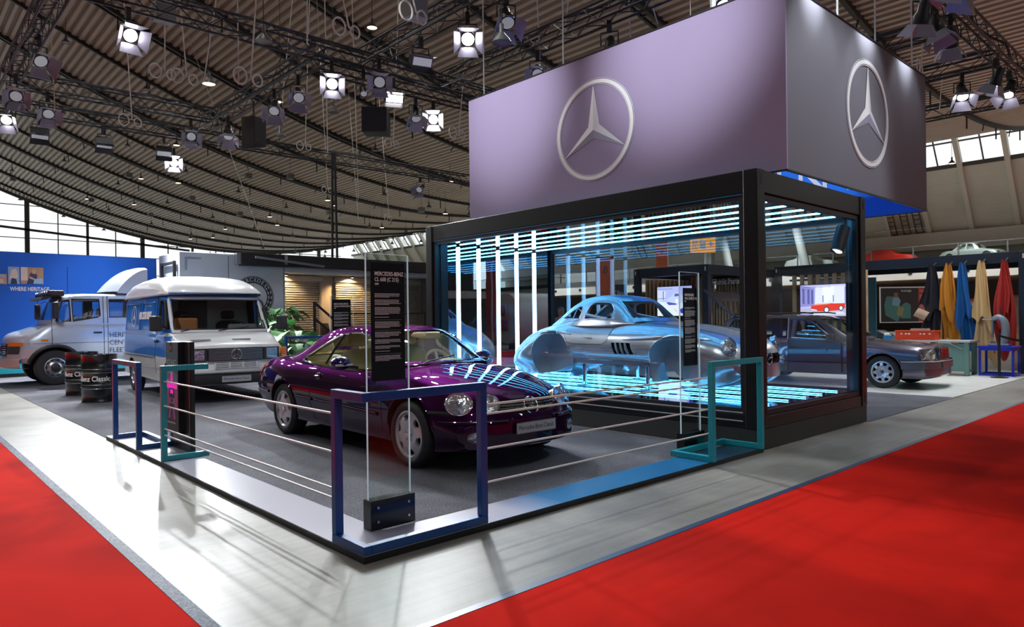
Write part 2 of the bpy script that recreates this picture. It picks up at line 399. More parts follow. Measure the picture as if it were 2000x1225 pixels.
while y < 108: MB().box(60.1, 60.18, y - .05, y + .05, 5.75, 6.95).build('post', M_SLAB, rl, smooth=False); y += 3.2
MB().box(60.08, 60.2, -60, 110, 6.93, 7.0).build('handrail', M_SLAB, rl, smooth=False)
MB().box(60.13, 60.15, -60, 110, 5.8, 6.9).build('glass_panel', M_PANE, rl, smooth=False)
# ladders and cable trays on the slanted wall
M_RUST = mat('rusty_brown_steel', (.16, .07, .03), .6)
for nm, y, m, lab in (('cable_ladder', 19.0, M_RUST, 'brown cable ladder climbing the slanted wall right of the hung box, left of three'), ('cable_ladder', 17.9, M_RUST, 'brown cable ladder climbing the slanted wall, middle of three'), ('cable_ladder', 16.9, M_SLAB, 'dark cable ladder climbing the slanted wall, right of three'),
                ('cable_ladder', 46.5, M_RUST, 'brown cable ladder on the far wall seen through the showcase, left of two'), ('cable_ladder', 43.5, M_SLAB, 'dark cable ladder on the far wall seen through the showcase, right of two')):
    q = MB(); a = Vector((65.5, y, 8.6)); b = Vector((60.2, y, 16.3)); s = 1 if y < 30 else 1.6
    for d in (-.27 * s, .27 * s): q.bar(a + Vector((0, d, 0)), b + Vector((0, d, 0)), .09, .12)
    for i in range(22): p = a.lerp(b, i / 21); q.bar(p + Vector((0, -.27 * s, 0)), p + Vector((0, .27 * s, 0)), .07, .07)
    tag(q.build(nm, m, smooth=False, weld=False), lab, 'ladder')
q = MB()
for z in (9, 10.2, 11.4, 12.6): q.bar((slz(z) - .4, 16, z), (slz(z) - .4, 20.5, z), .1, .1)
struct(q, 'trim_25', M_RIB, smooth=False, weld=False)
# ---------------------------------------------------------------- glass showcase (open steel container frame with mirrors and light tubes)
M_CONT = mat('satin_black_steel', (.008, .0085, .01), .3, spec=.5)
M_CONT2 = mat('inner_window_steel', (.015, .016, .02), .4)
M_MIRROR = mat('mirror_sheet', (.42, .5, .58), .006, 1, bump=.0)
M_MIRRORW = mat('wavy_mirror_film', (.6, .7, .78), .012, 1, bump=.06, bs=1.1)
M_TUBE = mat('light_tube_ice_blue', (.6, .9, 1), .4, emit=(.07, .5, 1), es=11)
M_TUBEF = mat('light_tube_floor', (.6, .9, 1), .4, emit=(.07, .5, 1), es=5)
M_TUBEW = mat('light_tube_white_blue', (.7, .95, 1), .4, emit=(.28, .62, 1), es=10)
CX0, CX1, CY0, CY1, CZ0, CZ1 = 4.84, 7.80, .04, 6.11, .2236, 3.046
sc = thing('glass_showcase', 'black steel-framed glass showcase with blue light tubes around the bare metal coupe', 'showcase', (CX0, CY0, 0))
def loc_box(x0, x1, y0, y1, z0, z1, mb=None, mi=0): return (mb or MB()).box(x0 - CX0, x1 - CX0, y0 - CY0, y1 - CY0, z0, z1, mi)
loc_box(CX0 + .01, CX1 - .01, CY0 + .01, CY1 - .01, 0.006, CZ0, MB()).build('plinth', mat('plinth_board', (.03, .031, .03), .5), sc, smooth=False)
P = .17
for x, y, r in ((CX0, CY0, 0), (CX1 - P, CY0, 0), (CX0, CY1 - P, 0), (CX1 - P, CY1 - P, 0)):
    loc_box(x, x + P, y, y + P, CZ0, CZ1).build('post', M_CONT, sc, smooth=False, bev=.012)
for x in (CX0, CX1 - .16):
    loc_box(x + .012, x + .148, CY0 + P, CY1 - P, CZ1 - .25, CZ1).build('top_beam', M_CONT, sc, smooth=False, bev=.01)
    loc_box(x + .012, x + .148, CY0 + P, CY1 - P, CZ0, CZ0 + .16).build('bottom_beam', M_CONT, sc, smooth=False, bev=.01)
for y in (CY0, CY1 - .16):
    loc_box(CX0 + P, CX1 - P, y + .012, y + .148, CZ1 - .25, CZ1 - .002).build('top_beam', M_CONT, sc, smooth=False, bev=.01)
    loc_box(CX0 + P, CX1 - P, y + .012, y + .148, CZ0, CZ0 + .14).build('bottom_beam', M_CONT, sc, smooth=False, bev=.01)
def ring_frame(name, axis, a0, a1, z0, z1, c0, c1, w):
    q = MB()
    for (p0, p1, r0, r1) in ((a0, a0 + w, z0, z1), (a1 - w, a1, z0, z1), (a0 + w, a1 - w, z0, z0 + w), (a0 + w, a1 - w, z1 - w, z1)):
        if axis == 'x': loc_box(c0, c1, p0, p1, r0, r1, q)
        else: loc_box(p0, p1, c0, c1, r0, r1, q)
    return q.build(name, M_CONT2, sc, smooth=False)
ring_frame('window_frame', 'x', CY0 + P + .01, CY1 - P - .01, CZ0 + .165, CZ1 - .262, CX0 + .03, CX0 + .09, .055)
ring_frame('window_frame', 'y', CX0 + P + .01, CX1 - P - .01, CZ0 + .145, CZ1 - .262, CY0 + .03, CY0 + .09, .055)
ring_frame('window_frame', 'x', CY0 + P + .01, CY1 - P - .01, CZ0 + .165, CZ1 - .262, CX1 - .09, CX1 - .03, .055)
SG = thin_glass('showcase_glass', (.96, .985, 1), .008, k=.05)
loc_box(CX0 + .055, CX0 + .063, CY0 + .22, CY1 - .22, CZ0 + .2, CZ1 - .3).build('glass_pane', SG, sc, smooth=False)
loc_box(CX0 + .22, CX1 - .22, CY0 + .055, CY0 + .063, CZ0 + .2, CZ1 - .3).build('glass_pane', SG, sc, smooth=False)
loc_box(CX1 - .063, CX1 - .055, CY0 + .22, CY1 - .22, CZ0 + .2, CZ1 - .3).build('glass_pane', SG, sc, smooth=False)
loc_box(CX0 + .1, CX1 - .1, CY0 + .1, CY1 - .18, .30, .435).build('mirror_floor', M_MIRROR, sc, smooth=False)
loc_box(CX0 + .1, CX1 - .1, CY0 + .1, CY1 - .18, 2.76, 2.80).build('mirror_ceiling', M_MIRROR, sc, smooth=False)
loc_box(CX0 + .17, CX1 - .17, CY1 - .18, CY1 - .165, .435, 2.76).build('mirror_wall', M_MIRRORW, sc, smooth=False)
loc_box(CX0 + .17, CX0 + .32, CY1 - .2, CY1 - .18, .435, 2.76).build('louvre_panel', M_CONT2, sc, smooth=False)
for k in range(5):
    x = 5.40 + .465 * k - CX0
    MB().cyl((x, .18, 2.758), (x, CY1 - CY0 - .24, 2.758), .010, n=10).build('light_tube', M_TUBE, sc)
    MB().cyl((x, .18, .446), (x, CY1 - CY0 - .24, .446), .006, n=10).build('light_tube', M_TUBEF, sc)
    MB().cyl((x, CY1 - CY0 - .205, .45), (x, CY1 - CY0 - .205, 2.72), .02, n=10).build('light_tube', M_TUBEW, sc)
MB().box(.004, .012, .18, CY1 - CY0 - .2, 2.782, 2.79).build('edge_line', mat('blue_trim', (.02, .2, .4), .3), sc, smooth=False)
for z in (.392, .30): MB().box(.0, .012, .2, CY1 - CY0 - .2, z, z + .012).build('edge_line', mat('painted_edge_highlight', (.45, .47, .5), .35), sc, smooth=False)  # pale strips paint the light caught along the bottom beam's edges
for x in (0, CX1 - CX0 - P):
    for z0 in (CZ1 - .2, CZ0 + .02):
        q = MB(); cx_ = x + P / 2; cz = z0 + .09
        q.poly([(cx_ + .026 * math.cos(a), -.0015, cz + .07 * math.sin(a)) for a in [2 * PI * i / 20 for i in range(20)]])
        for dx in (-.06, -.035, .04, .065):
            for dz in (-.09, -.06, .06, .09): q.poly([(cx_ + dx + .006 * math.cos(a), -.0015, cz + dz + .006 * math.sin(a)) for a in [PI / 4 * i for i in range(8)]])
        q.build('corner_casting', M_MATT, sc, smooth=False, fix=False)
sp = MB().cyl((CX1 - CX0 - .42, .12, 2.62), (CX1 - CX0 - .55, .16, 2.30), .085, n=24); sp.bar((CX1 - CX0 - .42, .12, 2.62), (CX1 - CX0 - .38, .12, 2.76), .04)
sh = sp.build('spotlight', M_CONT2, sc)
MB().cyl((CX1 - CX0 - .551, .1603, 2.2985), (CX1 - CX0 - .5512, .1604, 2.298), .07, n=20).build('lens', M_LAMPDIM, sh)

# ---------------------------------------------------------------- hung sign box
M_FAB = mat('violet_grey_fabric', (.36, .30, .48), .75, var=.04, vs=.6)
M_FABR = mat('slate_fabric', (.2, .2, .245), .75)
M_BLUEIN = mat('blue_inner_fabric', (.008, .2, .85), .7)
BX0, BX1, BY0, BY1, BZ0, BZ1 = 5.53, 10.33, .04, 5.745, 3.115, 5.27
sb = thing('hanging_sign_box', 'huge violet-grey fabric box with star emblems hanging above the showcase', 'sign', (BX0, BY0, BZ0))
W, D, H, t = BX1 - BX0, BY1 - BY0, BZ1 - BZ0, .03
def panel(x0, x1, y0, y1, out, nm):
    q = MB().box(x0, x1, y0, y1, 0, H)
    q.m = [0] * 6
    return q.build(nm, out, sb, smooth=False)
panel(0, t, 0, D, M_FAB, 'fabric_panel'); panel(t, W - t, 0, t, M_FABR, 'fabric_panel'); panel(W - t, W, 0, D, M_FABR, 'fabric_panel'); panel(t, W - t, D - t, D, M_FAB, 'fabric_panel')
MB().box(t, t + .01, t, D - t, .0, H - .02).build('inner_lining', M_BLUEIN, sb, smooth=False)
MB().box(W - t - .01, W - t, t, D - t, .0, H - .02).build('inner_lining', M_BLUEIN, sb, smooth=False)
MB().box(t + .01, W - t - .01, D - t - .01, D - t, .0, H - .02).build('inner_lining', M_BLUEIN, sb, smooth=False)
MB().box(t + .01, W - t - .01, t, t + .01, .0, H - .02).build('inner_lining', M_BLUEIN, sb, smooth=False)
q = MB()
for a, b in (((0, 0), (W, 0)), ((0, 0), (0, D)), ((W, 0), (W, D)), ((0, D), (W, D))):
    for z in (0, H): q.bar((*a, z), (*b, z), .02)
q.build('edge_piping', M_CONT, sb, smooth=False)
lettering('U N I', .8, frame_M((W - t - .012, 2.0, .75), (0, -1, 0), (0, 0, 1)), M_TXT, sb)
M_STARW = mat('emblem_print_white', (.92, .93, .95), .5); M_STARG = mat('emblem_print_grey', (.36, .37, .5), .5); M_STARL = mat('emblem_print_silver', (.72, .73, .82), .5)
def star_emblem(M, R, mats, parent=None, name='star_emblem', ring=.075, dep=.01, outline=True):
    q = MB(); n = 64
    def rg(r0, r1, z0, z1, mi):
        q.grid([[Vector((r * math.cos(2 * PI * i / n), r * math.sin(2 * PI * i / n), z)) for i in range(n)] for r, z in ((r0, z0), (r0, z1), (r1, z1), (r1, z0))], mi, cu=True)
    rg(R * (1 - ring * 1.0), R, 0, dep, 0)
    if outline: rg(R * .9, R * .915, 0, dep * .6, 2); rg(R * 1.015, R * 1.025, 0, dep * .6, 2)
    for k in range(3):
        a = PI / 2 + k * 2 * PI / 3; tip = Vector((math.cos(a), math.sin(a), 0)) * R * .93; c = Vector((0, 0, dep * 1.6))
        for sgn in (1, -1):
            b = a + sgn * PI / 3; e = Vector((math.cos(b), math.sin(b), 0)) * R * .17
            # the facet turned to the upper left is printed light, the other darker
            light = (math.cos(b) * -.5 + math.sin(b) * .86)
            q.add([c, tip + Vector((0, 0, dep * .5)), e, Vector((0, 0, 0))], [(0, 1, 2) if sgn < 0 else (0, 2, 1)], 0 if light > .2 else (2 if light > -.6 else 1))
    q.xf(M); return q.build(name, mats, parent, smooth=False, fix=False, weld=False)
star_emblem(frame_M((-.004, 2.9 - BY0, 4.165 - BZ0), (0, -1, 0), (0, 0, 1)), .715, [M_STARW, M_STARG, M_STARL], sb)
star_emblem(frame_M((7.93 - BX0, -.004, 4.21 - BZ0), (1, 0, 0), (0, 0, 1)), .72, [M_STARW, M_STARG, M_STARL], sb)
M_CABLE = mat('steel_cable', (.5, .5, .5), .4, .8)
for i, (x, y) in enumerate(((.1, D - .3), (.1, D * .62), (.1, 1.0), (W * .35, .1), (W * .62, .1), (W - .3, .1), (W - .2, D - .3))):
    MB().cyl((x, y, H), (x, y, H + 2.0), .012, n=6).build('hanging_cable', M_CABLE, sb)

# ---------------------------------------------------------------- barrier frames and cords
M_NAVY = mat('navy_frame_paint', (.001, .06, .27), .3, coat=.2); M_TEAL = mat('teal_frame_paint', (.012, .3, .36), .35, coat=.2)
def tube_frame(pref, lab, m, bars, loc, rz=0, w=.055):
    o = thing('crowd_barrier', lab, 'barrier', loc, rz, None)
    used = set()
    for nm, a, b in sorted(bars, key=lambda t: t[0] == 'leg'):
        a = Vector(a); b = Vector(b); d = (b - a).normalized(); e = []
        for p in (a, b):
            k = tuple(round(c, 3) for c in p); e.append(-w / 2 - .0004 if k in used else w / 2); used.add(k)
        MB().bar(a - d * e[0], b + d * e[1], w).build(nm, m, o, smooth=False, bev=.004)
    return o
z0, z1 = .0275, .945
E0 = .0455
tube_frame('', 'navy corner barrier frame standing round the nearest corner of the stand', M_NAVY, [
    ('leg', (0, .34, z0), (0, .34, z1)), ('leg', (.92, 0, z0), (.92, 0, z1)), ('top_rail', (0, .34, z1), (0, 0, z1)), ('top_rail', (0, 0, z1), (.92, 0, z1)),
    ('base_rail', (0, .34, z0), (0, 0, z0)), ('base_rail', (0, 0, z0), (.92, 0, z0))], (.03, .03, E0))
tube_frame('', 'navy upright barrier frame behind the teal one, beside the oil drums', M_NAVY, [
    ('leg', (0, 0, z0), (0, 0, z1)), ('leg', (0, 1.02, z0), (0, 1.02, z1)), ('top_rail', (0, 0, z1), (0, 1.02, z1)),
    ('base_rail', (0, 0, z0), (.32, 0, z0)), ('base_rail', (0, 1.02, z0), (.32, 1.02, z0)), ('base_rail', (.32, 0, z0), (.32, 1.02, z0))], (.03, 4.88, E0))
tube_frame('', 'teal barrier frame wrapped round the dark poster pylon on the left', M_TEAL, [
    ('leg', (0, 0, z0), (0, 0, z1)), ('leg', (.36, .93, z0), (.36, .93, z1)), ('top_rail', (0, 0, z1), (.41, 0, z1)), ('base_rail', (0, 0, z0), (.41, 0, z0)),
    ], (.03, 3.965, E0))
tube_frame('', 'teal barrier frame in front of the showcase corner on the right', M_TEAL, [
    ('leg', (0, 0, z0), (0, 0, z1)), ('leg', (.95, 0, z0), (.95, 0, z1)), ('top_rail', (0, 0, z1), (.95, 0, z1)),
    ('base_rail', (0, 0, z0), (0, .44, z0)), ('base_rail', (.95, 0, z0), (.95, .44, z0)), ('base_rail', (0, .44, z0), (.95, .44, z0))], (3.83, .0, E0))
M_CORD = mat('white_elastic_cord', (.75, .75, .73), .5)
for grp, (a, b), zs, lab in (('cords on the left', ((.03, 3.965), (.03, .37)), (.86, .612, .378, .315), 'stretched left of the purple coupe, from the teal frame'),
                             ('cords on the right', ((.98, .03), (3.83, .03)), (.86, .795, .554, .32), 'stretched in front of the purple coupe, to the right teal frame')):
    for i, z in enumerate(zs):
        q = MB().cyl((a[0], a[1], z), (b[0], b[1], z), .008, n=8)
        for p in (a, b): q.ball((p[0], p[1], z), .016, n=8, k=6)
        tag(q.build('barrier_rope', M_CORD), '%s white cord %s' % (['topmost', 'second highest', 'third highest', 'lowest'][i], lab), 'cord', 'barrier ' + grp)

# ---------------------------------------------------------------- glass information panels
M_PRINT = mat('black_print', (.006, .01, .013), .6, spec=.2)
M_ACR = thin_glass('acrylic_sheet', (.94, .98, .97), .02, k=.2); M_ACRE = mat('acrylic_edge', (.6, .75, .8), .2, emit=(.6, .8, .9), es=.15)
def text_bars(mb, x0, x1, z, rows, h, gap, y, rag=.12, rnd=None):
    for r in range(rows):
        zz = z - r * (h + gap); xe = x1 - (rnd.random() * rag if r < rows - 1 else (x1 - x0) * .45)
        x = x0
        while x < xe - .004:
            l = rnd.uniform(.006, .02); e = min(x + l, xe); mb.box(x, e, y - .0006, y, zz - h, zz); x = e + .0028
    return z - rows * (h + gap)
def info_panel(loc, rz, lab, w, h, title, rows, pw, ptop, pbot, seed, sx=.8):
    o = thing('information_panel', lab, 'sign', loc, rz); rnd = random.Random(seed)
    MB().box(-.01, w + .01, -.05, .05, 0, .2).build('base_block', mat('gloss_black', (.008, .009, .01), .15), o, smooth=False, bev=.004)
    for x in (.045, w - .045):
        for z in (.055, .15): MB().cyl((x, -.050, z), (x, -.056, z), .009, n=12).build('screw', M_STEEL, o)
    MB().box(0, w, -.006, .006, .2, h).build('glass_sheet', M_ACR, o, smooth=False)
    q = MB()
    for x in (-.001, w + .001): q.box(x - .0018, x + .0018, -.007, .007, .2, h)
    q.box(0, w, -.007, .007, h, h + .002); q.build('sheet_edge', M_ACRE, o, smooth=False)
    x0 = (w - pw) / 2; pr = MB().box(x0, x0 + pw, -.009, -.0065, pbot, ptop).build('print_panel', M_PRINT, o, smooth=False)
    z = ptop - .06
    for i, tx in enumerate(title):
        s = .038 if i < len(title) - 1 else .02
        lettering(tx, s, frame_M((x0 + .03, -.0095, z - s * .4), (1, 0, 0), (0, 0, 1)), M_TXT, pr, ext=.0005, align='LEFT', sx=sx, bold=.0006); z -= s * 1.02
    q = MB(); z -= .05
    for nr in rows:
        if nr < 0: q.box(x0 + .03, x0 + pw - .03, -.0101, -.0095, z - .001, z); z -= .012; continue
        z = text_bars(q, x0 + .03, x0 + pw - .03, z, nr, .0042, .0036, -.0095, .02, rnd) - .012
        if z < pbot + .06: break
    q.build('small_print', mat('grey_lettering', (.55, .57, .58), .6), pr, smooth=False, weld=False, fix=False)
    return o
info_panel((.30, .45, E0), -.0, 'tall glass information panel inside the navy corner frame, before the purple coupe', .335, 1.86, ['MERCEDES-BENZ', 'CL 600 (C 215)', '1999'], [4, 5, 7, 1, -1, 6, -1, 5, 4, 3, 1, -1, 5], .27, 1.80, .995, 3)
info_panel((4.2, .60, .006), 0, 'tall glass information panel before the bare metal coupe, beside the right teal frame', .37, 1.93, ['MERCEDES-BENZ', '300 SL COUPÉ (W 198)', '1955'], [3, 9, 1, 9, 9, -1, 2, 7, 5, 4], .265, 1.76, .92, 5, .62)
info_panel((3.30, 6.62, .006), -.7, 'distant glass information panel behind the roof of the purple coupe', .37, 1.86, ['MERCEDES-BENZ', 'VERSUCHSWAGEN', '1972'], [3, 5, 5, -1, 4, 5], .30, 1.80, 1.0, 9)

# ---------------------------------------------------------------- poster pylon
M_PYL = mat('pylon_black', (.016, .017, .018), .35)
py = thing('poster_pylon', 'black upright pylon with a neon magenta car poster beside the teal frame', 'sign', (.44, 4.19, .006))
MB().box(-.07, -.03, 0, .66, .02, 1.24).build('cabinet', M_PYL, py, smooth=False, bev=.006)
MB().box(-.13, -.10, .25, .66, .22, 1.235).build('poster_board', mat('poster_teal_grey', (.05, .19, .22), .4), py, smooth=False)
q = MB().box(-.085, -.071, .0, .02, .02, 1.24); q.box(-.13, -.071, .235, .249, .22, 1.235); q.build('frame_trim', M_CONT, py, smooth=False)
pm = [mat('poster_magenta', (.75, .015, .42), .5, emit=(1, .02, .55), es=.35), mat('poster_pink', (.55, .12, .35), .5), mat('poster_navy', (.02, .03, .12), .5), mat('poster_ink', (.02, .022, .025), .5), mat('poster_aqua', (.08, .4, .45), .5), mat('poster_grey', (.3, .34, .4), .5)]
q = MB(); Y = lambda u: .66 - .41 * u    # u: 0 left .. 1 right as seen from the aisle
def pq(us, mi, d=-0.1315): q.poly([(d, Y(u), z) for u, z in us], mi)
pq([(.0, .22), (1, .22), (1, .5), (0, .5)], 3)
pq([(.0, .5), (1, .5), (1, .88), (0, .88)], 4); pq([(.0, .5), (.3, .5), (.25, .7), (0, .68)], 1, -0.1318); pq([(.7, .5), (1, .5), (1, .68), (.75, .7)], 1, -0.1318)
pq([(.05, .72), (.95, .72), (.9, .8), (.6, .78), (.55, .9), (.45, .9), (.4, .78), (.1, .81)], 0, -0.1322)
pq([(.3, .6), (.7, .6), (.74, .66), (.66, .72), (.34, .72), (.26, .66)], 2, -0.1326); pq([(.37, .66), (.63, .66), (.6, .705), (.4, .705)], 0, -0.1330)
pq([(.26, .55), (.74, .55), (.72, .61), (.28, .61)], 5, -0.1330); pq([(.4, .565), (.6, .565), (.58, .6), (.42, .6)], 3, -0.1334); pq([(.26, .5), (.74, .5), (.7, .55), (.3, .55)], 2, -0.1330); pq([(.2, .38), (.8, .38), (.7, .5), (.3, .5)], 1, -0.1326); pq([(.34, .38), (.66, .38), (.6, .5), (.4, .5)], 2, -0.1330)
pq([(.36, 1.12), (.56, 1.12), (.56, 1.225), (.36, 1.225)], 3)
q.build('poster_picture', pm, py, smooth=False, fix=False, weld=False)
for tx, s, z, m, sx in (('8', .06, 1.17, M_TXT, .8), ('YOUNG', .105, 1.0, mat('poster_letter_mint', (.5, .85, .65), .5), .9), ('CLASSICS', .07, .90, mat('poster_letter_pale', (.7, .8, .85), .5), .9), ('LOVER', .075, .83, mat('poster_letter_rose', (.9, .3, .7), .5), .9), ('RIDE THE NEW TODAY', .026, .335, M_TXT, 1)):
    lettering(tx, s, frame_M((-0.1336, Y(.46), z), (0, -1, 0), (0, 0, 1)), m, py, ext=.0004, sx=sx)
# ---------------------------------------------------------------- cars: shared body builder
from mathutils.bvhtree import BVHTree
M_DARKIN = mat('wheel_well_black', (.008, .008, .009), .9)
M_LENS = thin_glass('lamp_lens', (.97, .98, 1), .06)
M_REFLECTOR = mat('lamp_reflector', (.85, .86, .9), .12, 1, bump=.5, bs=35)
M_AMBER = mat('amber_lens', (.75, .2, .01), .2, coat=.5); M_REDLENS = mat('red_lens', (.55, .01, .015), .2, coat=.5)
M_PLATE = mat('plate_silver', (.42, .43, .46), .35, .3)
class Car:
    def __init__(s, root, K): s.root = root; s.K = K
    def half(s, X):
        g = lambda k: interp(s.K[k], X); zb, wb, zm, wm, zs, ws, zt = [g(k) for k in ('zb', 'wb', 'zm', 'wm', 'zs', 'ws', 'zt')]
        sh = s.K.get('shoulder', .45)
        pts = [(0, zb), (wb * .5, zb), (wb - .04, zb), (wb, zb + .05), (lerp(wb, wm, .7), lerp(zb, zm, .55)), (wm, zm), (lerp(wm, ws, .3), lerp(zm, zs, .62)), (ws, zs), (ws - .07, lerp(zs, zt, sh)), (ws * .6, lerp(zs, zt, .84)), (ws * .3, lerp(zs, zt, .965)), (0, zt)]
        return [Vector((0, p[0], p[1])) for p in catmull([Vector((*p, 0)) for p in pts], 3)]
    def bowed(s, X, y, z):
        K = s.K; W = .93; f = max(0, 1 - X / K.get('fl', .9)); r = max(0, 1 - (K['L'] - X) / K.get('rl', .8)); t = (abs(y) / W)
        return Vector((X + K.get('fb', .3) * t ** K.get('fp', 2.4) * f - K.get('rb', .2) * t ** 2.4 * r, y, z))
    def body(s, mats, xs, arches=(), cabin=None, extra=(), name='body_shell', ang=32):
        K = s.K; q = MB(); rows = []
        for X in xs:
            h = s.half(X); full = h + [Vector((0, -p.y, p.z)) for p in reversed(h[1:-1])]
            rows.append([s.bowed(X, p.y, p.z) for p in full])
        q.grid(rows, 0, cu=True)
        for X in (xs[0], xs[-1]):
            h = s.half(X); q.grid([[s.bowed(X, p.y * t, p.z) for t in [1 - i / 7 for i in range(15)]] for p in h])
        o = q.build(name, mats, s.root, weld=True)
        cut = []
        for (X, z, r, depth, m) in arches:
            for sg in (1, -1):
                c = MB().cyl((X, sg * 2, z), (X, sg * (K['wmax'] - depth), z), r, n=40); cut.append(c.build('cut', [mats[0], M_DARKIN] if m is None else [m], weld=True)); c_o = cut[-1]
                c_o.data.materials.clear(); c_o.data.materials.append(m or M_DARKIN); c_o.parent = None
                c_o.data.polygons.foreach_set('material_index', [0] * len(c_o.data.polygons))
        if cabin:
            x0, x1, w, z0, z1, m = cabin
            cut.append(MB().box(x0, x1, -w, w, z0, z1).build('cut', [m]))
        for e in extra: cut.append(e)
        for c in cut: c.matrix_world = s.root.matrix_world
        bpy.context.view_layer.update()
        for c in cut: c.parent = s.root
        bpy.context.view_layer.update()
        boolean(o, cut); smooth_me(o, ang); s.b = o; s.bvh = BVHTree.FromPolygons([v.co for v in o.data.vertices], [p.vertices for p in o.data.polygons]); return o
    def ghouse(s, mats, G, name='roof_shell', glass=None, gname='window_glass', cut_top=None, ang=30):
        def half(X, ins, drop=0):
            zb, wb, zr, wr = [interp(G[k], X) for k in ('zb', 'wb', 'zr', 'wr')]; zr = max(zr - ins, zb - .03); h = zr - zb; wb -= ins; wr -= ins
            e = G.get('edge', .9)
            pts = [(wb, zb - .05 - drop), (wb, zb - .01), (lerp(wb, wr, .5), zb + .48 * h), (lerp(wb, wr, .88), zb + .8 * h), (wr * e, zb + .945 * h), (wr * .6, zr - .012 * min(1, h * 3)), (wr * .3, zr - .003 * min(1, h * 3)), (0, zr)]
            return [Vector((X, p[0], p[1])) for p in catmull([Vector((*p, 0)) for p in pts], 3)]
        def hull(ins, drop, close):
            q = MB(); rows = []
            for X in G['xs']:
                XX = X
                if ins and close: XX = lerp(G['xs'][0] + ins * 1.6, G['xs'][-1] - ins * 1.6, (X - G['xs'][0]) / (G['xs'][-1] - G['xs'][0]))
                h = half(XX, ins, drop); full = h + [Vector((XX, -p.y, p.z)) for p in reversed(h[:-1])]
                rows.append([Vector((p.x + G.get('fb', .12) * (abs(p.y) / .8) ** 2 * max(0, 1 - (XX - G['xs'][0]) / 1.0) - G.get('rb', .08) * (abs(p.y) / .8) ** 2 * max(0, 1 - (G['xs'][-1] - XX) / .8), p.y, p.z)) for p in full])
            q.grid(rows, 0, cu=close)
            for R in (rows[0], rows[-1]):
                n = len(R)
                if close: q.add(R, [(i, i + 1, n - 2 - i, n - 1 - i) for i in range((n - 1) // 2 - 1)] + [((n - 1) // 2 - 1, (n - 1) // 2, (n - 1) // 2 + 1)])
            return q
        o = hull(0, 0, True).build(name, mats, s.root, weld=True); cut = [hull(G.get('thick', .045), .25, True).build('cut', [mats[-1]])]
        for poly in G['side']:
            n = len(poly); pts = catmull([Vector((*p, 0)) for p in poly], 4, True) if G.get('round', True) else [Vector((*p, 0)) for p in poly]
            for sg in (1, -1): cut.append(MB().prism([(p.x, p.y) for p in pts], 'y', sg * .3, sg * 1.5).build('cut', [mats[0]]))
        for (x0, x1, yz) in G['ends']:
            cut.append(MB().prism(yz, 'x', x0, x1).build('cut', [mats[0]]))
        for c in cut: c.parent = s.root
        bpy.context.view_layer.update()
        boolean(o, cut); smooth_me(o, ang); s.g = o
        s.gbvh = BVHTree.FromPolygons([v.co for v in o.data.vertices], [p.vertices for p in o.data.polygons])
        if glass: hull(.014, 0, False).build(gname, glass, s.root, weld=True, fix=False)
        return o
    def side_pt(s, X, z, sg=1, off=0.):
        h = s.bvh.ray_cast(Vector((X, sg * 2.5, z)), Vector((0, -sg, 0)))
        if h[0] is None:
            h = s.bvh.find_nearest(Vector((X, sg * .9, z)))
        return h[0] + h[1] * off * (1 if h[1].y * sg > 0 else -1)
    def front_pt(s, y, z, off=0., rear=False):
        h = s.bvh.ray_cast(Vector((7 if rear else -1, y, z)), Vector((-1 if rear else 1, 0, 0)))
        if h[0] is None: return None, None
        n = h[1] if h[1].x * (-1 if not rear else 1) > 0 else -h[1]
        return h[0] + n * off, n
    def side_line(s, pts, r, m, name, sg=1, off=0., n=6, sub=6, closed=False, parent=None):
        pp = []; P = [Vector((*p, 0)) for p in pts]
        for i in range(len(P) - 1):
            for k in range(sub): pp.append(P[i].lerp(P[i + 1], k / sub))
        pp.append(P[-1]); w = [s.side_pt(p.x, p.y, sg, off) for p in pp]; w = [a for a in w if a is not None]
        if len(w) > 1: return MB().tube(w, r, n).build(name, m, parent or s.root)
    def top_line(s, pts, r, m, name, off=0., parent=None, sub=8):
        w = []
        for a, b in zip(pts[:-1], pts[1:]):
            for k in range(sub + 1):
                x, y = lerp(a[0], b[0], k / sub), lerp(a[1], b[1], k / sub); h = s.bvh.ray_cast(Vector((x, y, 3)), Vector((0, 0, -1)))
                if h[0]: w.append(h[0] + Vector((0, 0, off)))
        return MB().tube(w, r, 6).build(name, m, parent or s.root)
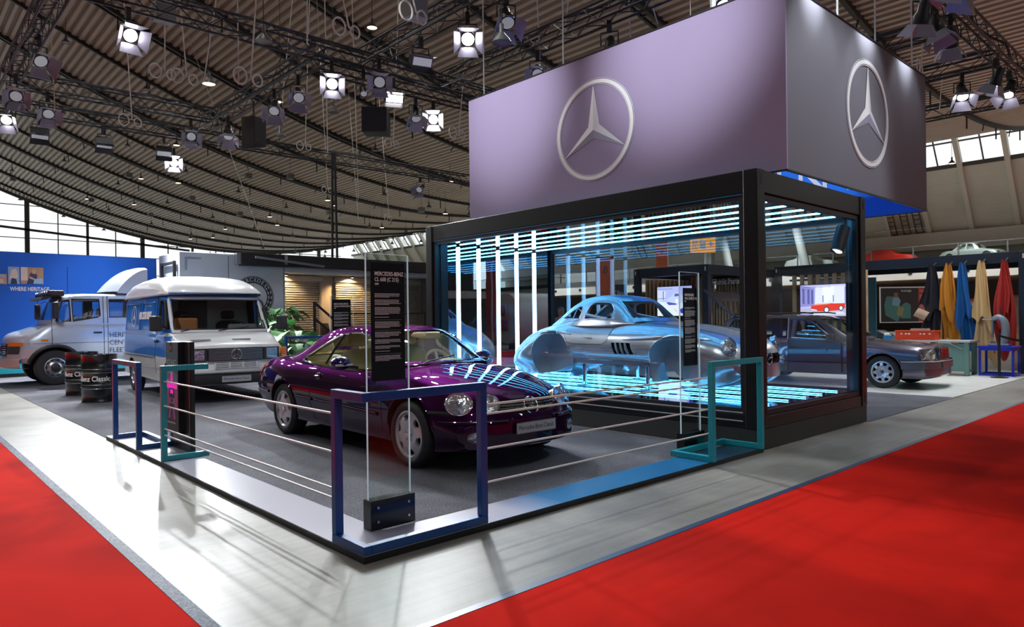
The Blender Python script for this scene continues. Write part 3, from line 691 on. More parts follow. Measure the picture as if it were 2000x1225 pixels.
def tyre_wheel(name, R, rr, w, rim_m, style, parent=None, loc=(0, 0, 0), holes=6, hub_m=None):
    """one road wheel about the local y axis, outer face towards +y"""
    o = MB()
    M = Matrix.Rotation(-PI / 2, 4, 'X')
    hw = w / 2
    o.lathe([(rr - .005, -hw * .85), (rr + .01, -hw * .95), ((R + rr) / 2, -hw), (R - .025, -hw * .93), (R, -hw * .72), (R, hw * .72), (R - .025, hw * .93), ((R + rr) / 2, hw), (rr + .01, hw * .95), (rr - .005, hw * .85), (rr - .02, hw * .4), (rr - .02, -hw * .4), (rr - .005, -hw * .85)], M, 48)
    for k in range(4):     # tread grooves
        pass
    t = o.build('wheel', M_RUBBER, parent, loc=loc)
    q = MB(); f = hw * .72
    if style == 'disc':
        q.lathe([(rr - .001, hw * .86), (rr - .018, hw * .9), (rr - .032, f), (rr * .62, f + .02), (rr * .35, f + .012), (.05, f + .004), (.0, f + .002), (.0, f - .02), (.05, f - .02), (rr * .6, f - .012), (rr - .03, f - .03), (rr - .012, hw * .2), (rr - .001, hw * .86)], M, 64)
        rim = q.build('rim', [rim_m], t, weld=True)
        cut = []
        c = MB()
        for k in range(holes):
            a = 2 * PI * k / holes + .3; d = rr * .72; e = [((d + .30 * rr * .5 * math.cos(u) * (1 if math.cos(u) < 0 else .8)), .2 * rr * math.sin(u) * (1.0 if math.cos(u) > 0 else .75)) for u in [2 * PI * i / 18 for i in range(18)]]
            e = [(x * math.cos(a) - y * math.sin(a), x * math.sin(a) + y * math.cos(a)) for x, y in e]
            c.prism([(x, z) for x, z in e], 'y', f - .1, f + .1)
        co = c.build('cut', [rim_m], weld=False); cut.append(co)
        for x in cut: x.parent = t
        bpy.context.view_layer.update(); boolean(rim, cut); smooth_me(rim, 30)
        MB().lathe([(rr - .03, f - .045), (0, f - .05)], M, 32).build('brake_disc', M_DARKIN, rim)
        h = MB().lathe([(.0, f + .022), (.028, f + .02), (.034, f + .008), (.034, f)], M, 20)
        for k in range(5): a = 2 * PI * k / 5 + .3; h.lathe([(0, .016), (.008, .014), (.01, 0)], Matrix.Translation((.062 * math.cos(a), f + .004, .062 * math.sin(a))) @ M, 8)
        h.build('hub_cap', M_CHROME, rim)
    else:      # plain steel wheel with round vent holes and a dished middle
        q.lathe([(rr, hw * .86), (rr - .02, hw * .9), (rr - .03, f - .01), (rr * .78, f - .045), (rr * .66, f - .02), (rr * .45, f + .005), (.0, f + .01)], M, 48)
        rim = q.build('rim', rim_m, t)
        q = MB()
        for k in range(holes): a = 2 * PI * k / holes; q.lathe([(0, .004), (.026, .004), (.03, 0)], Matrix.Translation((rr * .72 * math.cos(a), f - .034, rr * .72 * math.sin(a))) @ M, 12)
        q.build('vent_holes', M_MATT, rim, weld=False)
        h = MB().lathe([(0, f + .035), (rr * .3, f + .03), (rr * .42, f + .012), (rr * .44, f)], M, 28)
        for k in range(6): a = 2 * PI * k / 6; h.lathe([(0, f + .035), (.012, f + .03), (.014, f)], Matrix.Translation((rr * .36 * math.cos(a), 0, rr * .36 * math.sin(a))) @ M, 8)
        h.build('hub_cap', hub_m or rim_m, rim)
    return t
def put_wheels(car, R, rr, w, rim_m, style, X1, X2, tr, holes=6, hub_m=None):
    a = tyre_wheel('wheel', R, rr, w, rim_m, style, car.root, (X1, tr, R), holes, hub_m)
    for X, sg in ((X2, 1), (X1, -1), (X2, -1)):
        b = dup(a, (X, sg * tr, R)); b.parent = car.root; b.rotation_euler = (0, 0, 0 if sg > 0 else PI)
        if sg > 0: b.rotation_euler = (0, .5, 0)
    return a
def seat(parent, loc, m, w=.5, back=.62, tilt=.25, name='seat', head=True, flip=False):
    o = MB(); 
    def rounded(M, sx, sy, sz): 
        o.ball((0, 0, 0), 1, 1, 1, 16, 10); n = 16 * 11
        for i in range(len(o.v) - n, len(o.v)):
            v = Vector(o.v[i]); v = Vector([math.copysign(abs(c) ** .45, c) for c in v]); o.v[i] = tuple(M @ Vector((v.x * sx, v.y * sy, v.z * sz)))
    rounded(Matrix.Translation((0, 0, .1)), .26, w / 2, .09)
    R = Matrix.Translation((.24, 0, .1)) @ Matrix.Rotation(tilt, 4, 'Y'); rounded(R @ Matrix.Translation((0, 0, back / 2)), .07, w / 2, back / 2)
    if head: rounded(R @ Matrix.Translation((-.01, 0, back + .12)), .045, w * .26, .085)
    return o.build(name, m, parent, loc=loc)
def steering_wheel(parent, loc, m, r=.19, tilt=1.1, tr=.014):
    o = MB(); M = Matrix.Rotation(-tilt, 4, 'Y')
    o.tube([M @ Vector((r * math.cos(a), r * math.sin(a), 0)) for a in [2 * PI * i / 28 for i in range(28)]], tr, 8, closed=True)
    for a in (0, PI, PI * 1.5): o.bar(M @ Vector((0, 0, 0)), M @ Vector((r * math.cos(a + PI / 2), r * math.sin(a + PI / 2), 0)), .035, .012)
    o.ball((0, 0, 0), .06, .06, .03, M=M); o.bar((0, 0, 0), M @ Vector((0, 0, -.3)), .04)
    return o.build('steering_wheel', m, parent, loc=loc)
def lamp_disc(car, y, z, a, b, depth=.03, back=.0, rear=False, name='headlight', dirn=None, bl=.6):
    p, n = car.front_pt(y, z, 0, rear)
    if p is None: return None
    n = Vector(n)
    if dirn: n = n.lerp(Vector(dirn).normalized(), bl).normalized()
    up = Vector((0, 0, 1)); x = up.cross(n).normalized(); u = n.cross(x)
    M = Matrix((x, u, n)).transposed().to_4x4(); M.translation = p + n * back
    N = 36
    def ring(k, d): return [M @ Vector((a * k * math.cos(t), b * k * math.sin(t), d)) for t in [2 * PI * i / N for i in range(N)]]
    r = MB().grid([ring(1.0, -.06), ring(1.0, .008), ring(.9, -.0), ring(.55, -.02 + .03), ring(.3, .012), ring(.02, .014)], cu=True).build(name, M_REFLECTOR, car.root, fix=False)
    MB().tube(ring(1.02, .006), .008, 6, closed=True).build('bezel', M_CHROME, r)
    MB().grid([ring(1.0, .012), ring(.8, .012 + depth * .55), ring(.5, .012 + depth * .85), ring(.02, .012 + depth)], cu=True).build('lens', M_LENS, r, fix=False)
    q = MB(); q.lathe([(b * .34, .018), (b * .3, .03), (.0, .034)], M, 18); q.build('bulb_housing', M_CHROME, r)
    return r
def plate(parent, M, w, h, txt, size, m=None):
    p = MB().box(-w / 2, w / 2, -h / 2, h / 2, 0, .012).xf(M).build('number_plate', m or M_PLATE, parent, bev=.004, smooth=False)
    MB().tube([M @ Vector(v) for v in ((-w / 2, -h / 2, .012), (w / 2, -h / 2, .012), (w / 2, h / 2, .012), (-w / 2, h / 2, .012))], .004, 6, closed=True).build('plate_rim', M_CHROME, p)
    lettering(txt, size, M @ Matrix.Translation((0, 0, .0125)), M_DTXT, p, ext=.0008, sx=.82); return p
def star_badge(parent, M, R, name='star_badge', m=None):
    q = MB(); n = 40
    q.tube([M @ Vector((R * math.cos(t), R * math.sin(t), 0)) for t in [2 * PI * i / n for i in range(n)]], R * .09, 8, closed=True)
    for k in range(3):
        a = PI / 2 + 2 * PI * k / 3; d = Vector((math.cos(a), math.sin(a), 0)); e = Vector((-math.sin(a), math.cos(a), 0)); c = R * .17
        q.add([M @ v for v in (Vector((0, 0, R * .14)), d * R, e * c * .9 + d * c * .5, -e * c * .9 + d * c * .5, Vector((0, 0, -R * .05)))], [(0, 1, 2), (0, 3, 1), (4, 2, 1), (4, 1, 3), (0, 2, 4), (0, 4, 3)])
    return q.build(name, m or M_CHROME, parent)
def frange(a, b, n): return [a + (b - a) * i / (n - 1) for i in range(n)]
CARM = lambda x, y, z=0: Matrix.Translation((x, y, z)) @ Matrix(((0, 0, -1, 0), (-1, 0, 0, 0), (0, 1, 0, 0), (0, 0, 0, 1)))   # letters' x -> -y, y -> up, out -> -x (a car's front face)
CARS = lambda x, y, z=0: Matrix.Translation((x, y, z)) @ Matrix(((-1, 0, 0, 0), (0, 0, 1, 0), (0, 1, 0, 0), (0, 0, 0, 1)))     # on the car's +y flank
# ---------------------------------------------------------------- the dark purple coupe
M_PURPLE = bpy.data.materials.new('purple_pearl_paint'); M_PURPLE.use_nodes = True
def _pp():
    nt = M_PURPLE.node_tree; N = nt.nodes; L = nt.links; N.remove(N['Principled BSDF'])
    d = N.new('ShaderNodeBsdfDiffuse'); d.inputs[0].default_value = (.010, .0008, .014, 1)
    g = N.new('ShaderNodeBsdfGlossy'); g.inputs[0].default_value = (.27, .02, .29, 1); g.inputs['Roughness'].default_value = .42
    c = N.new('ShaderNodeBsdfGlossy'); c.inputs[0].default_value = (1, 1, 1, 1); c.inputs['Roughness'].default_value = .012
    m1 = N.new('ShaderNodeMixShader'); m1.inputs[0].default_value = .055; f = N.new('ShaderNodeFresnel'); f.inputs[0].default_value = 1.42; m2 = N.new('ShaderNodeMixShader')
    L.new(d.outputs[0], m1.inputs[1]); L.new(g.outputs[0], m1.inputs[2]); L.new(f.outputs[0], m2.inputs[0]); L.new(m1.outputs[0], m2.inputs[1]); L.new(c.outputs[0], m2.inputs[2]); L.new(m2.outputs[0], N['Material Output'].inputs[0])
_pp()
M_CREAM = mat('cream_leather', (.72, .6, .36), .5); M_CREAML = mat('cream_headlining', (.75, .68, .5), .7)
cl = thing('coupe_car', 'dark purple two-door coupe with cream seats parked on the stand carpet', 'car', (2.60, 1.19, .006), PI / 2 - .012)
K = dict(L=4.99, wmax=.93, fb=.36, rb=.26, fl=.9, rl=.9, shoulder=.5,
    zt=[(0, .49), (.03, .55), (.08, .635), (.16, .70), (.3, .755), (.6, .83), (1.0, .9), (1.5, .955), (2.2, .93), (3.2, .93), (3.8, .965), (4.1, .985), (4.6, .985), (4.85, .955), (4.95, .9), (4.99, .8)],
    zs=[(0, .44), (.05, .5), (.15, .585), (.35, .68), (.7, .755), (1.1, .82), (1.6, .85), (2.5, .872), (3.2, .89), (3.8, .915), (4.2, .92), (4.75, .88), (4.93, .8), (4.99, .7)],
    ws=[(0, .70), (.2, .74), (.5, .765), (1, .80), (1.6, .82), (3, .825), (4, .80), (4.6, .745), (4.99, .68)],
    wm=[(0, .78), (.2, .86), (.5, .9), (.88, .925), (1.4, .912), (2.4, .908), (3.3, .915), (3.75, .928), (4.3, .905), (4.8, .85), (4.99, .79)],
    zm=[(0, .38), (.3, .5), (.88, .6), (2, .6), (3.75, .63), (4.6, .6), (4.99, .52)],
    wb=[(0, .72), (.3, .83), (.9, .87), (3.75, .87), (4.5, .82), (4.99, .74)],
    zb=[(0, .235), (.12, .2), (.5, .18), (1.3, .21), (3.4, .22), (4.3, .23), (4.8, .3), (4.99, .37)])
car = Car(cl, K)
# grille recess
XS = [0, .015, .04, .08, .13, .2, .3, .42, .56] + frange(.7, 4.5, 34) + [4.6, 4.7, 4.78, 4.85, 4.9, 4.94, 4.97, 4.99]
gr = MB().prism([(-.40, .655), (-.36, .565), (-.2, .535), (.2, .535), (.36, .565), (.40, .655), (.36, .67), (-.36, .67)], 'x', -.3, .16).build('cut', [M_DARKIN])
lo = MB().prism([(-.5, .27), (-.46, .22), (.46, .22), (.5, .27), (.45, .31), (-.45, .31)], 'x', -.3, .12).build('cut', [M_DARKIN])
car.body([M_PURPLE, M_DARKIN], XS, [(.86, .335, .372, .3, None), (3.75, .335, .372, .3, None)], (1.62, 4.0, .70, .38, 2, M_CREAM), [gr, lo])
WIN = [(3.46, .975), (3.28, 1.06), (3.0, 1.17), (2.72, 1.265), (2.45, 1.305), (2.25, 1.30), (2.08, 1.25), (1.95, 1.15), (1.82, 1.02), (1.68, .885), (1.95, .88), (2.5, .89), (3.0, .915), (3.3, .95)]
G = dict(xs=[1.42, 1.5, 1.6, 1.72, 1.85, 2.0, 2.12, 2.25, 2.4, 2.6, 2.8, 3.0, 3.2, 3.4, 3.6, 3.8, 3.95, 4.08, 4.18],
    zb=[(1.42, .93), (2, .89), (3, .895), (3.7, .94), (4.18, .97)], wb=[(1.42, .70), (1.8, .80), (2.4, .815), (3.2, .80), (3.8, .74), (4.18, .66)],
    zr=[(1.42, .955), (1.6, 1.045), (1.85, 1.19), (2.12, 1.315), (2.35, 1.375), (2.65, 1.40), (2.95, 1.385), (3.2, 1.335), (3.5, 1.235), (3.8, 1.12), (4.05, 1.03), (4.18, .99)],
    wr=[(1.42, .66), (1.8, .62), (2.3, .585), (2.8, .575), (3.3, .56), (3.8, .55), (4.18, .56)],
    side=[WIN], ends=[(1.2, 2.28, [(-.60, .985), (.60, .985), (.52, 1.22), (.46, 1.325), (-.46, 1.325), (-.52, 1.22)]), (3.28, 4.6, [(-.52, 1.04), (.52, 1.04), (.44, 1.285), (-.44, 1.285)])], fb=.18, rb=.12)
car.ghouse([M_PURPLE, M_CREAML], G, glass=M_CARGLASS)
ct = [Vector((*p, 0)) for p in WIN]
for sg in (1, -1):
    pts = catmull(ct, 5, True); w = []
    for p in pts:
        h = car.gbvh.find_nearest(Vector((p.x, sg * .78, p.y))); w.append(h[0] + Vector((0, sg * .004, 0)))
    MB().tube(w, .011, 6, closed=True).build('window_trim', M_CHROME, cl)
    MB().tube([Vector((2.55, sg * .655, 1.29)), Vector((2.65, sg * .735, 1.12)), Vector((2.76, sg * .80, .94))], .013, 6).build('quarter_divider', M_MATT, cl)
    # A pillar joint, door seams, trims
    car.side_line([(2.86, .93), (2.88, .86), (2.95, .7), (3.0, .5), (2.9, .28)], .0035, M_MATT, 'door_seam', sg)
    car.side_line([(1.36, .84), (1.34, .6), (1.36, .3)], .0035, M_MATT, 'door_seam', sg)
    car.side_line([(1.42, .475), (2.2, .495), (2.86, .51)], .016, M_PURPLE, 'side_moulding', sg, .004); car.side_line([(2.93, .512), (3.36, .525)], .016, M_PURPLE, 'side_moulding', sg, .004)
    car.side_line([(1.44, .49), (2.2, .51), (2.86, .525)], .0045, M_CHROME, 'moulding_chrome', sg, .015); car.side_line([(2.93, .527), (3.36, .54)], .0045, M_CHROME, 'moulding_chrome', sg, .015)
    for X, r in ((.86, .377), (3.75, .377)):
        car.side_line([(X - r * math.cos(t), .335 + r * math.sin(t)) for t in [.15 + i * (PI - .3) / 14 for i in range(15)]], .012, M_PURPLE, 'wheel_arch_lip', sg, .0, sub=2)
    p = car.side_pt(2.80, .79, sg, .0)
    hd = MB().ball((2.80, p.y, .79), .085, .014, .05, 16, 8).build('handle_recess', M_PURPLE, cl); MB().ball((2.80, p.y + sg * .018, .795), .09, .016, .014, 14, 8).build('door_handle', M_PURPLE, hd)
    mr = MB().ball((2.02, sg * 1.0, .985), .10, .115, .075, 20, 12).build('door_mirror', mat('blue_violet_paint', (.012, .008, .12), .2, .6, coat=1), cl)
    MB().bar((1.98, sg * .82, .93), (2.0, sg * .95, .955), .06, .03).build('mirror_arm', M_MATT, mr); MB().box(1.925, 1.96, sg * .9 - .0, sg * 1.1, .955, .978).build('turn_signal', M_LENS if False else mat('pale_lens', (.6, .62, .66), .15), mr, bev=.006)
    MB().ball((2.10, sg * 1.0, .985), .02, .095, .062, 16, 8).build('mirror_glass', M_CHROME, mr)
    lamp_disc(car, sg * .69, .64, .125, .105, .045, .03, dirn=(-1, sg * .62, .22)); lamp_disc(car, sg * .455, .635, .095, .09, .04, .03, dirn=(-1, sg * .3, .22))
    f = lamp_disc(car, sg * .62, .345, .085, .045, .02, name='fog_light')
    # front bumper moulding
    w = []
    for y in frange(.33, .86, 12):
        pt, n = car.front_pt(sg * y, .475, .004)
        if pt: w.append(pt)
    bmo = MB().tube(w, .02, 8).build('bumper_moulding', M_PURPLE, cl)
    MB().tube([a + Vector((-.012, 0, .015)) for a in w], .005, 6).build('moulding_chrome', M_CHROME, bmo)
    rl = MB(); pp = []
    for z in frange(.66, .86, 6): pp.append([car.front_pt(sg * y, z, .006, True)[0] or Vector((4.9, sg * y, z)) for y in frange(.48, .8, 7)])
    rl.grid(pp).build('tail_light', M_REDLENS, cl, fix=False)
    car.side_line([(4.72, .70), (4.78, .76), (4.74, .84)], .022, M_REDLENS, 'tail_light_edge', sg, .0)
    car.side_line([(4.2, .52), (4.6, .52), (4.85, .5)], .016, M_PURPLE, 'rear_bumper_moulding', sg, .003); car.side_line([(4.2, .535), (4.6, .535), (4.85, .515)], .0045, M_CHROME, 'moulding_chrome', sg, .014)
    car.side_line([(.30, .55), (.42, .565), (.55, .565)], .02, M_AMBER if False else M_MATT, 'side_marker', sg, .0)
    seat(cl, (2.36, sg * .36, .42), M_CREAM, .52, .60, .28); seat(cl, (3.22, sg * .34, .42), M_CREAM, .56, .52, .45, head=True)
    car.top_line([(.22, sg * .40), (.7, sg * .60), (1.45, sg * .72)], .0035, M_MATT, 'bonnet_seam')
# grille bars and badge
for i, z in enumerate((.556, .585, .614, .643)):
    hw = .36 + .012 * i
    w = []
    for y in frange(-hw, hw, 15): w.append(Vector((.045 + .36 * (abs(y) / .93) ** 2.4 * .95 + (z - .5) * .42, y, z)))
    MB().tube(w, .0115, 8).build('grille_bar', M_CHROME, cl)
star_badge(cl, CARM(.055, 0, .602) @ Matrix.Rotation(-.35, 4, 'X'), .085)
plate(cl, CARM(-.012, 0, .405), .52, .105, 'Mercedes-Benz Classic', .062)
MB().box(1.50, 2.05, -.68, .68, .72, .90).build('dashboard', M_CREAM, cl, bev=.05, smooth=False)
MB().ball((1.86, -.36, .92), .22, .26, .07, 16, 8).build('instrument_hood', M_CREAM, cl)
steering_wheel(cl, (2.08, -.36, .90), M_CREAML, .19, 1.15, .018)
MB().box(3.55, 3.98, -.62, .62, .90, .93).build('parcel_shelf', M_CREAM, cl, smooth=False)
MB().ball((1.98, 0, 1.27), .02, .11, .035, 12, 8).build('rear_view_mirror', M_CREAM, cl)
for sg in (1, -1): MB().box(2.12, 2.16, sg * .1, sg * .42, 1.22, 1.30).build('sun_visor', M_CREAM, cl, bev=.015, smooth=False)
MB().tube([(1.40, .35, .965), (1.50, .2, .985), (1.62, -.25, 1.035)], .008, 6).build('wiper', M_MATT, cl)
MB().tube([(1.38, .55, .955), (1.44, .0, .975), (1.46, -.4, .985)], .007, 6).build('wiper', M_MATT, cl)
put_wheels(car, .325, .238, .23, M_ALU, 'disc', .86, 3.75, .80, 6)
# ---------------------------------------------------------------- bare metal coupe body in the showcase
M_BARE = mat('bare_polished_metal', (.74, .74, .77), .24, .8, bump=.03, bs=6)
M_BARED = mat('bare_metal_inside', (.6, .62, .66), .4, .6, bump=.15, bs=9)
M_BRUSH = mat('brushed_door_metal', (.6, .6, .62), .45, .6)
sl = thing('bare_coupe_body', 'shiny unpainted metal coupe body without wheels inside the glass showcase', 'car', (6.46, .75, .50), PI / 2)
K = dict(L=4.42, wmax=.88, fb=.42, rb=.34, fl=1.0, rl=1.1, fp=2.2, shoulder=.4,
    zt=[(0, .44), (.03, .50), (.1, .575), (.3, .67), (.7, .77), (1.2, .855), (1.7, .90), (2.3, .90), (2.9, .92), (3.3, .89), (3.7, .82), (4.05, .72), (4.28, .59), (4.38, .47), (4.42, .32)],
    zs=[(0, .42), (.06, .52), (.2, .63), (.5, .725), (.95, .79), (1.5, .81), (2.2, .80), (2.8, .82), (3.15, .815), (3.6, .76), (4.0, .66), (4.25, .53), (4.38, .41), (4.42, .27)],
    ws=[(0, .50), (.15, .58), (.5, .645), (1, .68), (1.6, .69), (2.4, .69), (3, .69), (3.5, .65), (4, .55), (4.42, .40)],
    wm=[(0, .62), (.15, .74), (.5, .83), (.95, .878), (1.5, .86), (2.2, .845), (2.9, .868), (3.2, .875), (3.7, .85), (4.1, .79), (4.3, .70), (4.42, .55)],
    zm=[(0, .33), (.3, .46), (.95, .56), (2, .54), (3.2, .56), (4, .42), (4.42, .24)],
    wb=[(0, .52), (.3, .72), (.9, .80), (1.6, .80), (3, .80), (3.7, .74), (4.42, .5)],
    zb=[(0, .16), (.15, .07), (.45, .03), (1.0, .10), (1.32, .32), (2.7, .35), (3.1, .2), (3.55, .08), (4.1, .05), (4.35, .09), (4.42, .17)])
car = Car(sl, K)
gr = MB().prism([(-.44, .40), (-.38, .33), (.38, .33), (.44, .40), (.38, .465), (-.38, .465)], 'x', -.3, .3).build('cut', [M_DARKIN])
vt = []
for sg in (1, -1): vt.append(MB().prism([(1.56, .44), (1.90, .44), (1.96, .60), (1.62, .60)], 'y', sg * .76, sg * 1.2).build('cut', [M_DARKIN]))
car.body([M_BARE, M_BARED], [0, .015, .04, .08, .14, .22, .34, .48] + frange(.62, 3.9, 34) + [4.0, 4.1, 4.2, 4.28, 4.34, 4.39, 4.42], [(.92, .31, .395, .42, M_BARED), (3.16, .33, .43, .42, M_BARED)], (1.85, 3.1, .60, .42, 2, M_BARED), [gr] + vt)
SW = [[(2.62, .945), (2.60, 1.10), (2.55, 1.175), (2.45, 1.19), (2.22, 1.18), (2.13, 1.14), (2.05, .945)], [(2.74, .95), (2.73, 1.12), (2.80, 1.14), (2.98, 1.07), (3.18, .95)]]
G = dict(xs=[1.60, 1.66, 1.74, 1.83, 1.92, 2.0, 2.08, 2.18, 2.3, 2.45, 2.6, 2.75, 2.9, 3.05, 3.2, 3.35, 3.45, 3.55],
    zb=[(1.6, .88), (2.2, .875), (3, .875), (3.55, .83)], wb=[(1.6, .60), (2.0, .70), (2.5, .705), (3, .64), (3.55, .47)],
    zr=[(1.6, .90), (1.75, 1.0), (1.92, 1.14), (2.06, 1.235), (2.2, 1.285), (2.45, 1.315), (2.7, 1.295), (2.95, 1.215), (3.2, 1.09), (3.4, .96), (3.55, .87)],
    wr=[(1.6, .54), (2.0, .50), (2.4, .485), (2.8, .465), (3.2, .43), (3.55, .40)], side=SW, round=False, thick=.035,
    ends=[(1.35, 2.13, [(-.53, .95), (.53, .95), (.44, 1.20), (-.44, 1.20)]), (2.85, 3.8, [(-.37, .985), (.37, .985), (.33, 1.17), (-.33, 1.17)])], fb=.24, rb=.15)
car.ghouse([M_BARE, M_BARED], G)
for sg in (1, -1):
    for pl in SW:
        w = []
        for i in range(len(pl)):
            for k in range(5):
                p = Vector(pl[i]).lerp(Vector(pl[(i + 1) % len(pl)]), k / 5); h = car.gbvh.find_nearest(Vector((p.x, sg * .7, p.y))); w.append(h[0])
        MB().tube(w, .009, 6, closed=True).build('window_rim', M_BARE, sl)
    # smooth brushed door skin with rounded corners
    rows = []
    for i in range(15):
        t = i / 14; z = lerp(.80, .575, t); e = .10 * max(0, (t - .45) / .55) ** 3
        rows.append([car.side_pt(lerp(2.03 + e, 2.88 - e * 1.6, u / 12), z, sg, .004) for u in range(13)])
    dr = MB().grid(rows).build('door_skin', M_BRUSH, sl, fix=False)
    car.side_line([(2.02, .80), (2.03, .70), (2.07, .61), (2.14, .572), (2.4, .568), (2.7, .572), (2.80, .60), (2.87, .68), (2.89, .80)], .005, M_MATT, 'door_seam', sg, parent=dr, sub=3)
    if sg > 0:
        p = car.side_pt(2.42, .655, 1, .006); lettering('K. SCHAFFNER', .03, CARS(p.x, p.y, p.z), M_DTXT, dr, ext=.0006)
    for pts, r in (([(.45, .655), (.7, .672), (1.0, .68), (1.35, .672), (1.75, .645)], .04), ([(2.74, .71), (2.95, .74), (3.2, .745), (3.5, .72), (3.85, .665)], .036)):
        pp = []; P = [Vector((*p, 0)) for p in pts]
        for v in catmull(P, 6): a = car.side_pt(v.x, v.y, sg, .0); pp.append(a)
        n = len(pp); MB().tube(pp, [max(.004, r * math.sin(PI * (i + .4) / (n - .2)) ** .5) for i in range(n)], 10).build('wing_brow', M_BARE, sl)
    for k in range(3):
        X = 1.645 + .085 * k; MB().tube([(X, sg * .845, .44), (X + .03, sg * .86, .52), (X + .06, sg * .85, .60)], [.014, .02, .014], 8).build('louvre', M_STEEL, sl)
    for X, z, r in ((.92, .31, .40), (3.16, .33, .435)): car.side_line([(X - r * math.cos(t), z + r * math.sin(t)) for t in [.1 + i * (PI - .2) / 16 for i in range(17)]], .01, M_BARE, 'arch_flange', sg, sub=2)
    MB().box(1.32, 2.72, sg * .74 - .03, sg * .74 + .03, .28, .335).build('sill_flange', M_STEEL, sl, smooth=False)
    lamp_disc(car, sg * .60, .56, .095, .11, .03, .05, dirn=(-1, sg * .25, .15), bl=.75)
    lamp_disc(car, sg * .52, .36, .045, .05, .015, .03, name='turn_signal', dirn=(-1, sg * .2, .1), bl=.7)
    MB().tube([(2.66, sg * .45, 1.16), (2.60, sg * .62, 1.0), (2.2, sg * .62, .93)], .03, 8).build('inner_brace', M_BARED, sl)
    for X, z, r, a0, a1 in ((.92, .31, .40, -35, 80), (3.16, .33, .435, 100, 215)):     # inner wheel housings, bent sheets hanging behind the arches
        q = MB()
        for rr_ in (r + .004, r + .014): q.grid([[Vector((X + rr_ * math.cos(math.radians(t)), sg * y, z + rr_ * math.sin(math.radians(t)))) for t in frange(a0, a1, 14)] for y in (.44, .60, .74, .80)])
        q.build('inner_wing', M_BARE, sl, fix=False)
MB().tube([(.12, -.36, .40), (.02, 0, .40), (.12, .36, .40)], .014, 8).build('grille_bar', M_CHROME, sl)
star_badge(sl, CARM(.0, 0, .40), .075)
car.top_line([(1.55, .48), (1.0, .44), (.35, .34)], .004, M_MATT, 'bonnet_seam'); car.top_line([(1.55, -.48), (1.0, -.44), (.35, -.34)], .004, M_MATT, 'bonnet_seam')
for i, (X, y) in enumerate(((1.45, .66), (2.62, .66), (1.45, -.66), (2.62, -.66))):
    o = thing('support_post', ['front post under the near side of the bare metal body', 'rear post under the near side of the bare metal body', 'front post under the far side of the bare metal body', 'rear post under the far side of the bare metal body'][i], 'post', (6.46 - y, .75 + X, .436), 0, 'chrome posts carrying the bare body')
    MB().cyl((0, 0, .01), (0, 0, .33), .032, n=16).build('tube', M_CHROME, o); MB().box(-.08, .08, -.08, .08, 0, .012).build('foot_plate', M_STEEL, o, smooth=False)

# ---------------------------------------------------------------- grey estate car
M_GREYP = mat('grey_violet_metallic', (.115, .105, .14), .3, .6, coat=1); M_GREYL = mat('grey_lower_cladding', (.17, .165, .19), .35, .5, coat=.5)
M_TRIM = mat('trim_black', (.02, .02, .022), .5)
M_GREEN = mat('dark_green_cloth', (.03, .07, .06), .8)
wg = thing('estate_car', 'dark grey estate car with open tailgate and open front door on white floor', 'car', (13.17, .60, .022), PI / 2)
K = dict(L=4.76, wmax=.87, fb=.16, rb=.08, fl=.7, rl=.5, fp=2.6, shoulder=.6,
    zt=[(0, .47), (.012, .53), (.035, .56), (.06, .72), (.09, .785), (.14, .81), (.5, .865), (1.4, .94), (2, .94), (4.55, .95), (4.7, .9), (4.76, .62)],
    zs=[(0, .44), (.03, .53), (.06, .67), (.12, .745), (.5, .80), (1.4, .87), (2, .885), (4.5, .90), (4.7, .84), (4.76, .56)],
    ws=[(0, .76), (.15, .775), (1, .79), (1.6, .80), (4, .80), (4.6, .765), (4.76, .74)],
    wm=[(0, .815), (.2, .845), (.84, .87), (2, .865), (3.64, .87), (4.5, .845), (4.76, .80)],
    zm=[(0, .42), (.1, .56), (.84, .62), (4.5, .62), (4.76, .5)],
    wb=[(0, .78), (.3, .82), (.84, .83), (4.4, .83), (4.76, .78)], zb=[(0, .26), (.1, .2), (.5, .2), (1.4, .22), (3.3, .22), (4.3, .26), (4.76, .36)])
car = Car(wg, K)
car.body([M_GREYP, M_DARKIN], [0, .012, .035, .06, .09, .14, .22, .34] + frange(.5, 4.4, 30) + [4.5, 4.6, 4.68, 4.73, 4.76], [(.84, .32, .36, .3, None), (3.64, .32, .36, .3, None)], (1.55, 4.5, .72, .4, 2, M_GREEN))
SW = [[(1.80, .95), (2.20, 1.30), (2.40, 1.36), (2.62, 1.375), (2.62, .95)], [(2.72, .95), (2.72, 1.38), (3.30, 1.385), (3.44, .95)], [(3.54, .95), (3.42, 1.385), (4.12, 1.36), (4.36, .95)]]
G = dict(xs=[1.38, 1.46, 1.6, 1.75, 1.9, 2.05, 2.2, 2.35, 2.55, 2.9, 3.3, 3.7, 4.0, 4.25, 4.38, 4.46, 4.53, 4.58],
    zb=[(1.38, .92), (4.58, .92)], wb=[(1.38, .74), (1.8, .78), (4.2, .775), (4.58, .75)],
    zr=[(1.38, .94), (1.6, 1.06), (1.95, 1.28), (2.2, 1.40), (2.45, 1.445), (3.2, 1.465), (4.0, 1.445), (4.25, 1.42), (4.38, 1.36), (4.48, 1.2), (4.58, .96)],
    wr=[(1.38, .66), (2.2, .60), (4.0, .60), (4.58, .63)], side=SW, round=False, edge=.94,
    ends=[(1.2, 2.32, [(-.62, .985), (.62, .985), (.54, 1.36), (-.54, 1.36)]), (4.2, 4.8, [(-.58, .6), (.58, .6), (.54, 1.36), (-.54, 1.36)])], fb=.14, rb=.05)
car.ghouse([M_GREYP, M_TRIM], G, glass=M_CARGLASS)
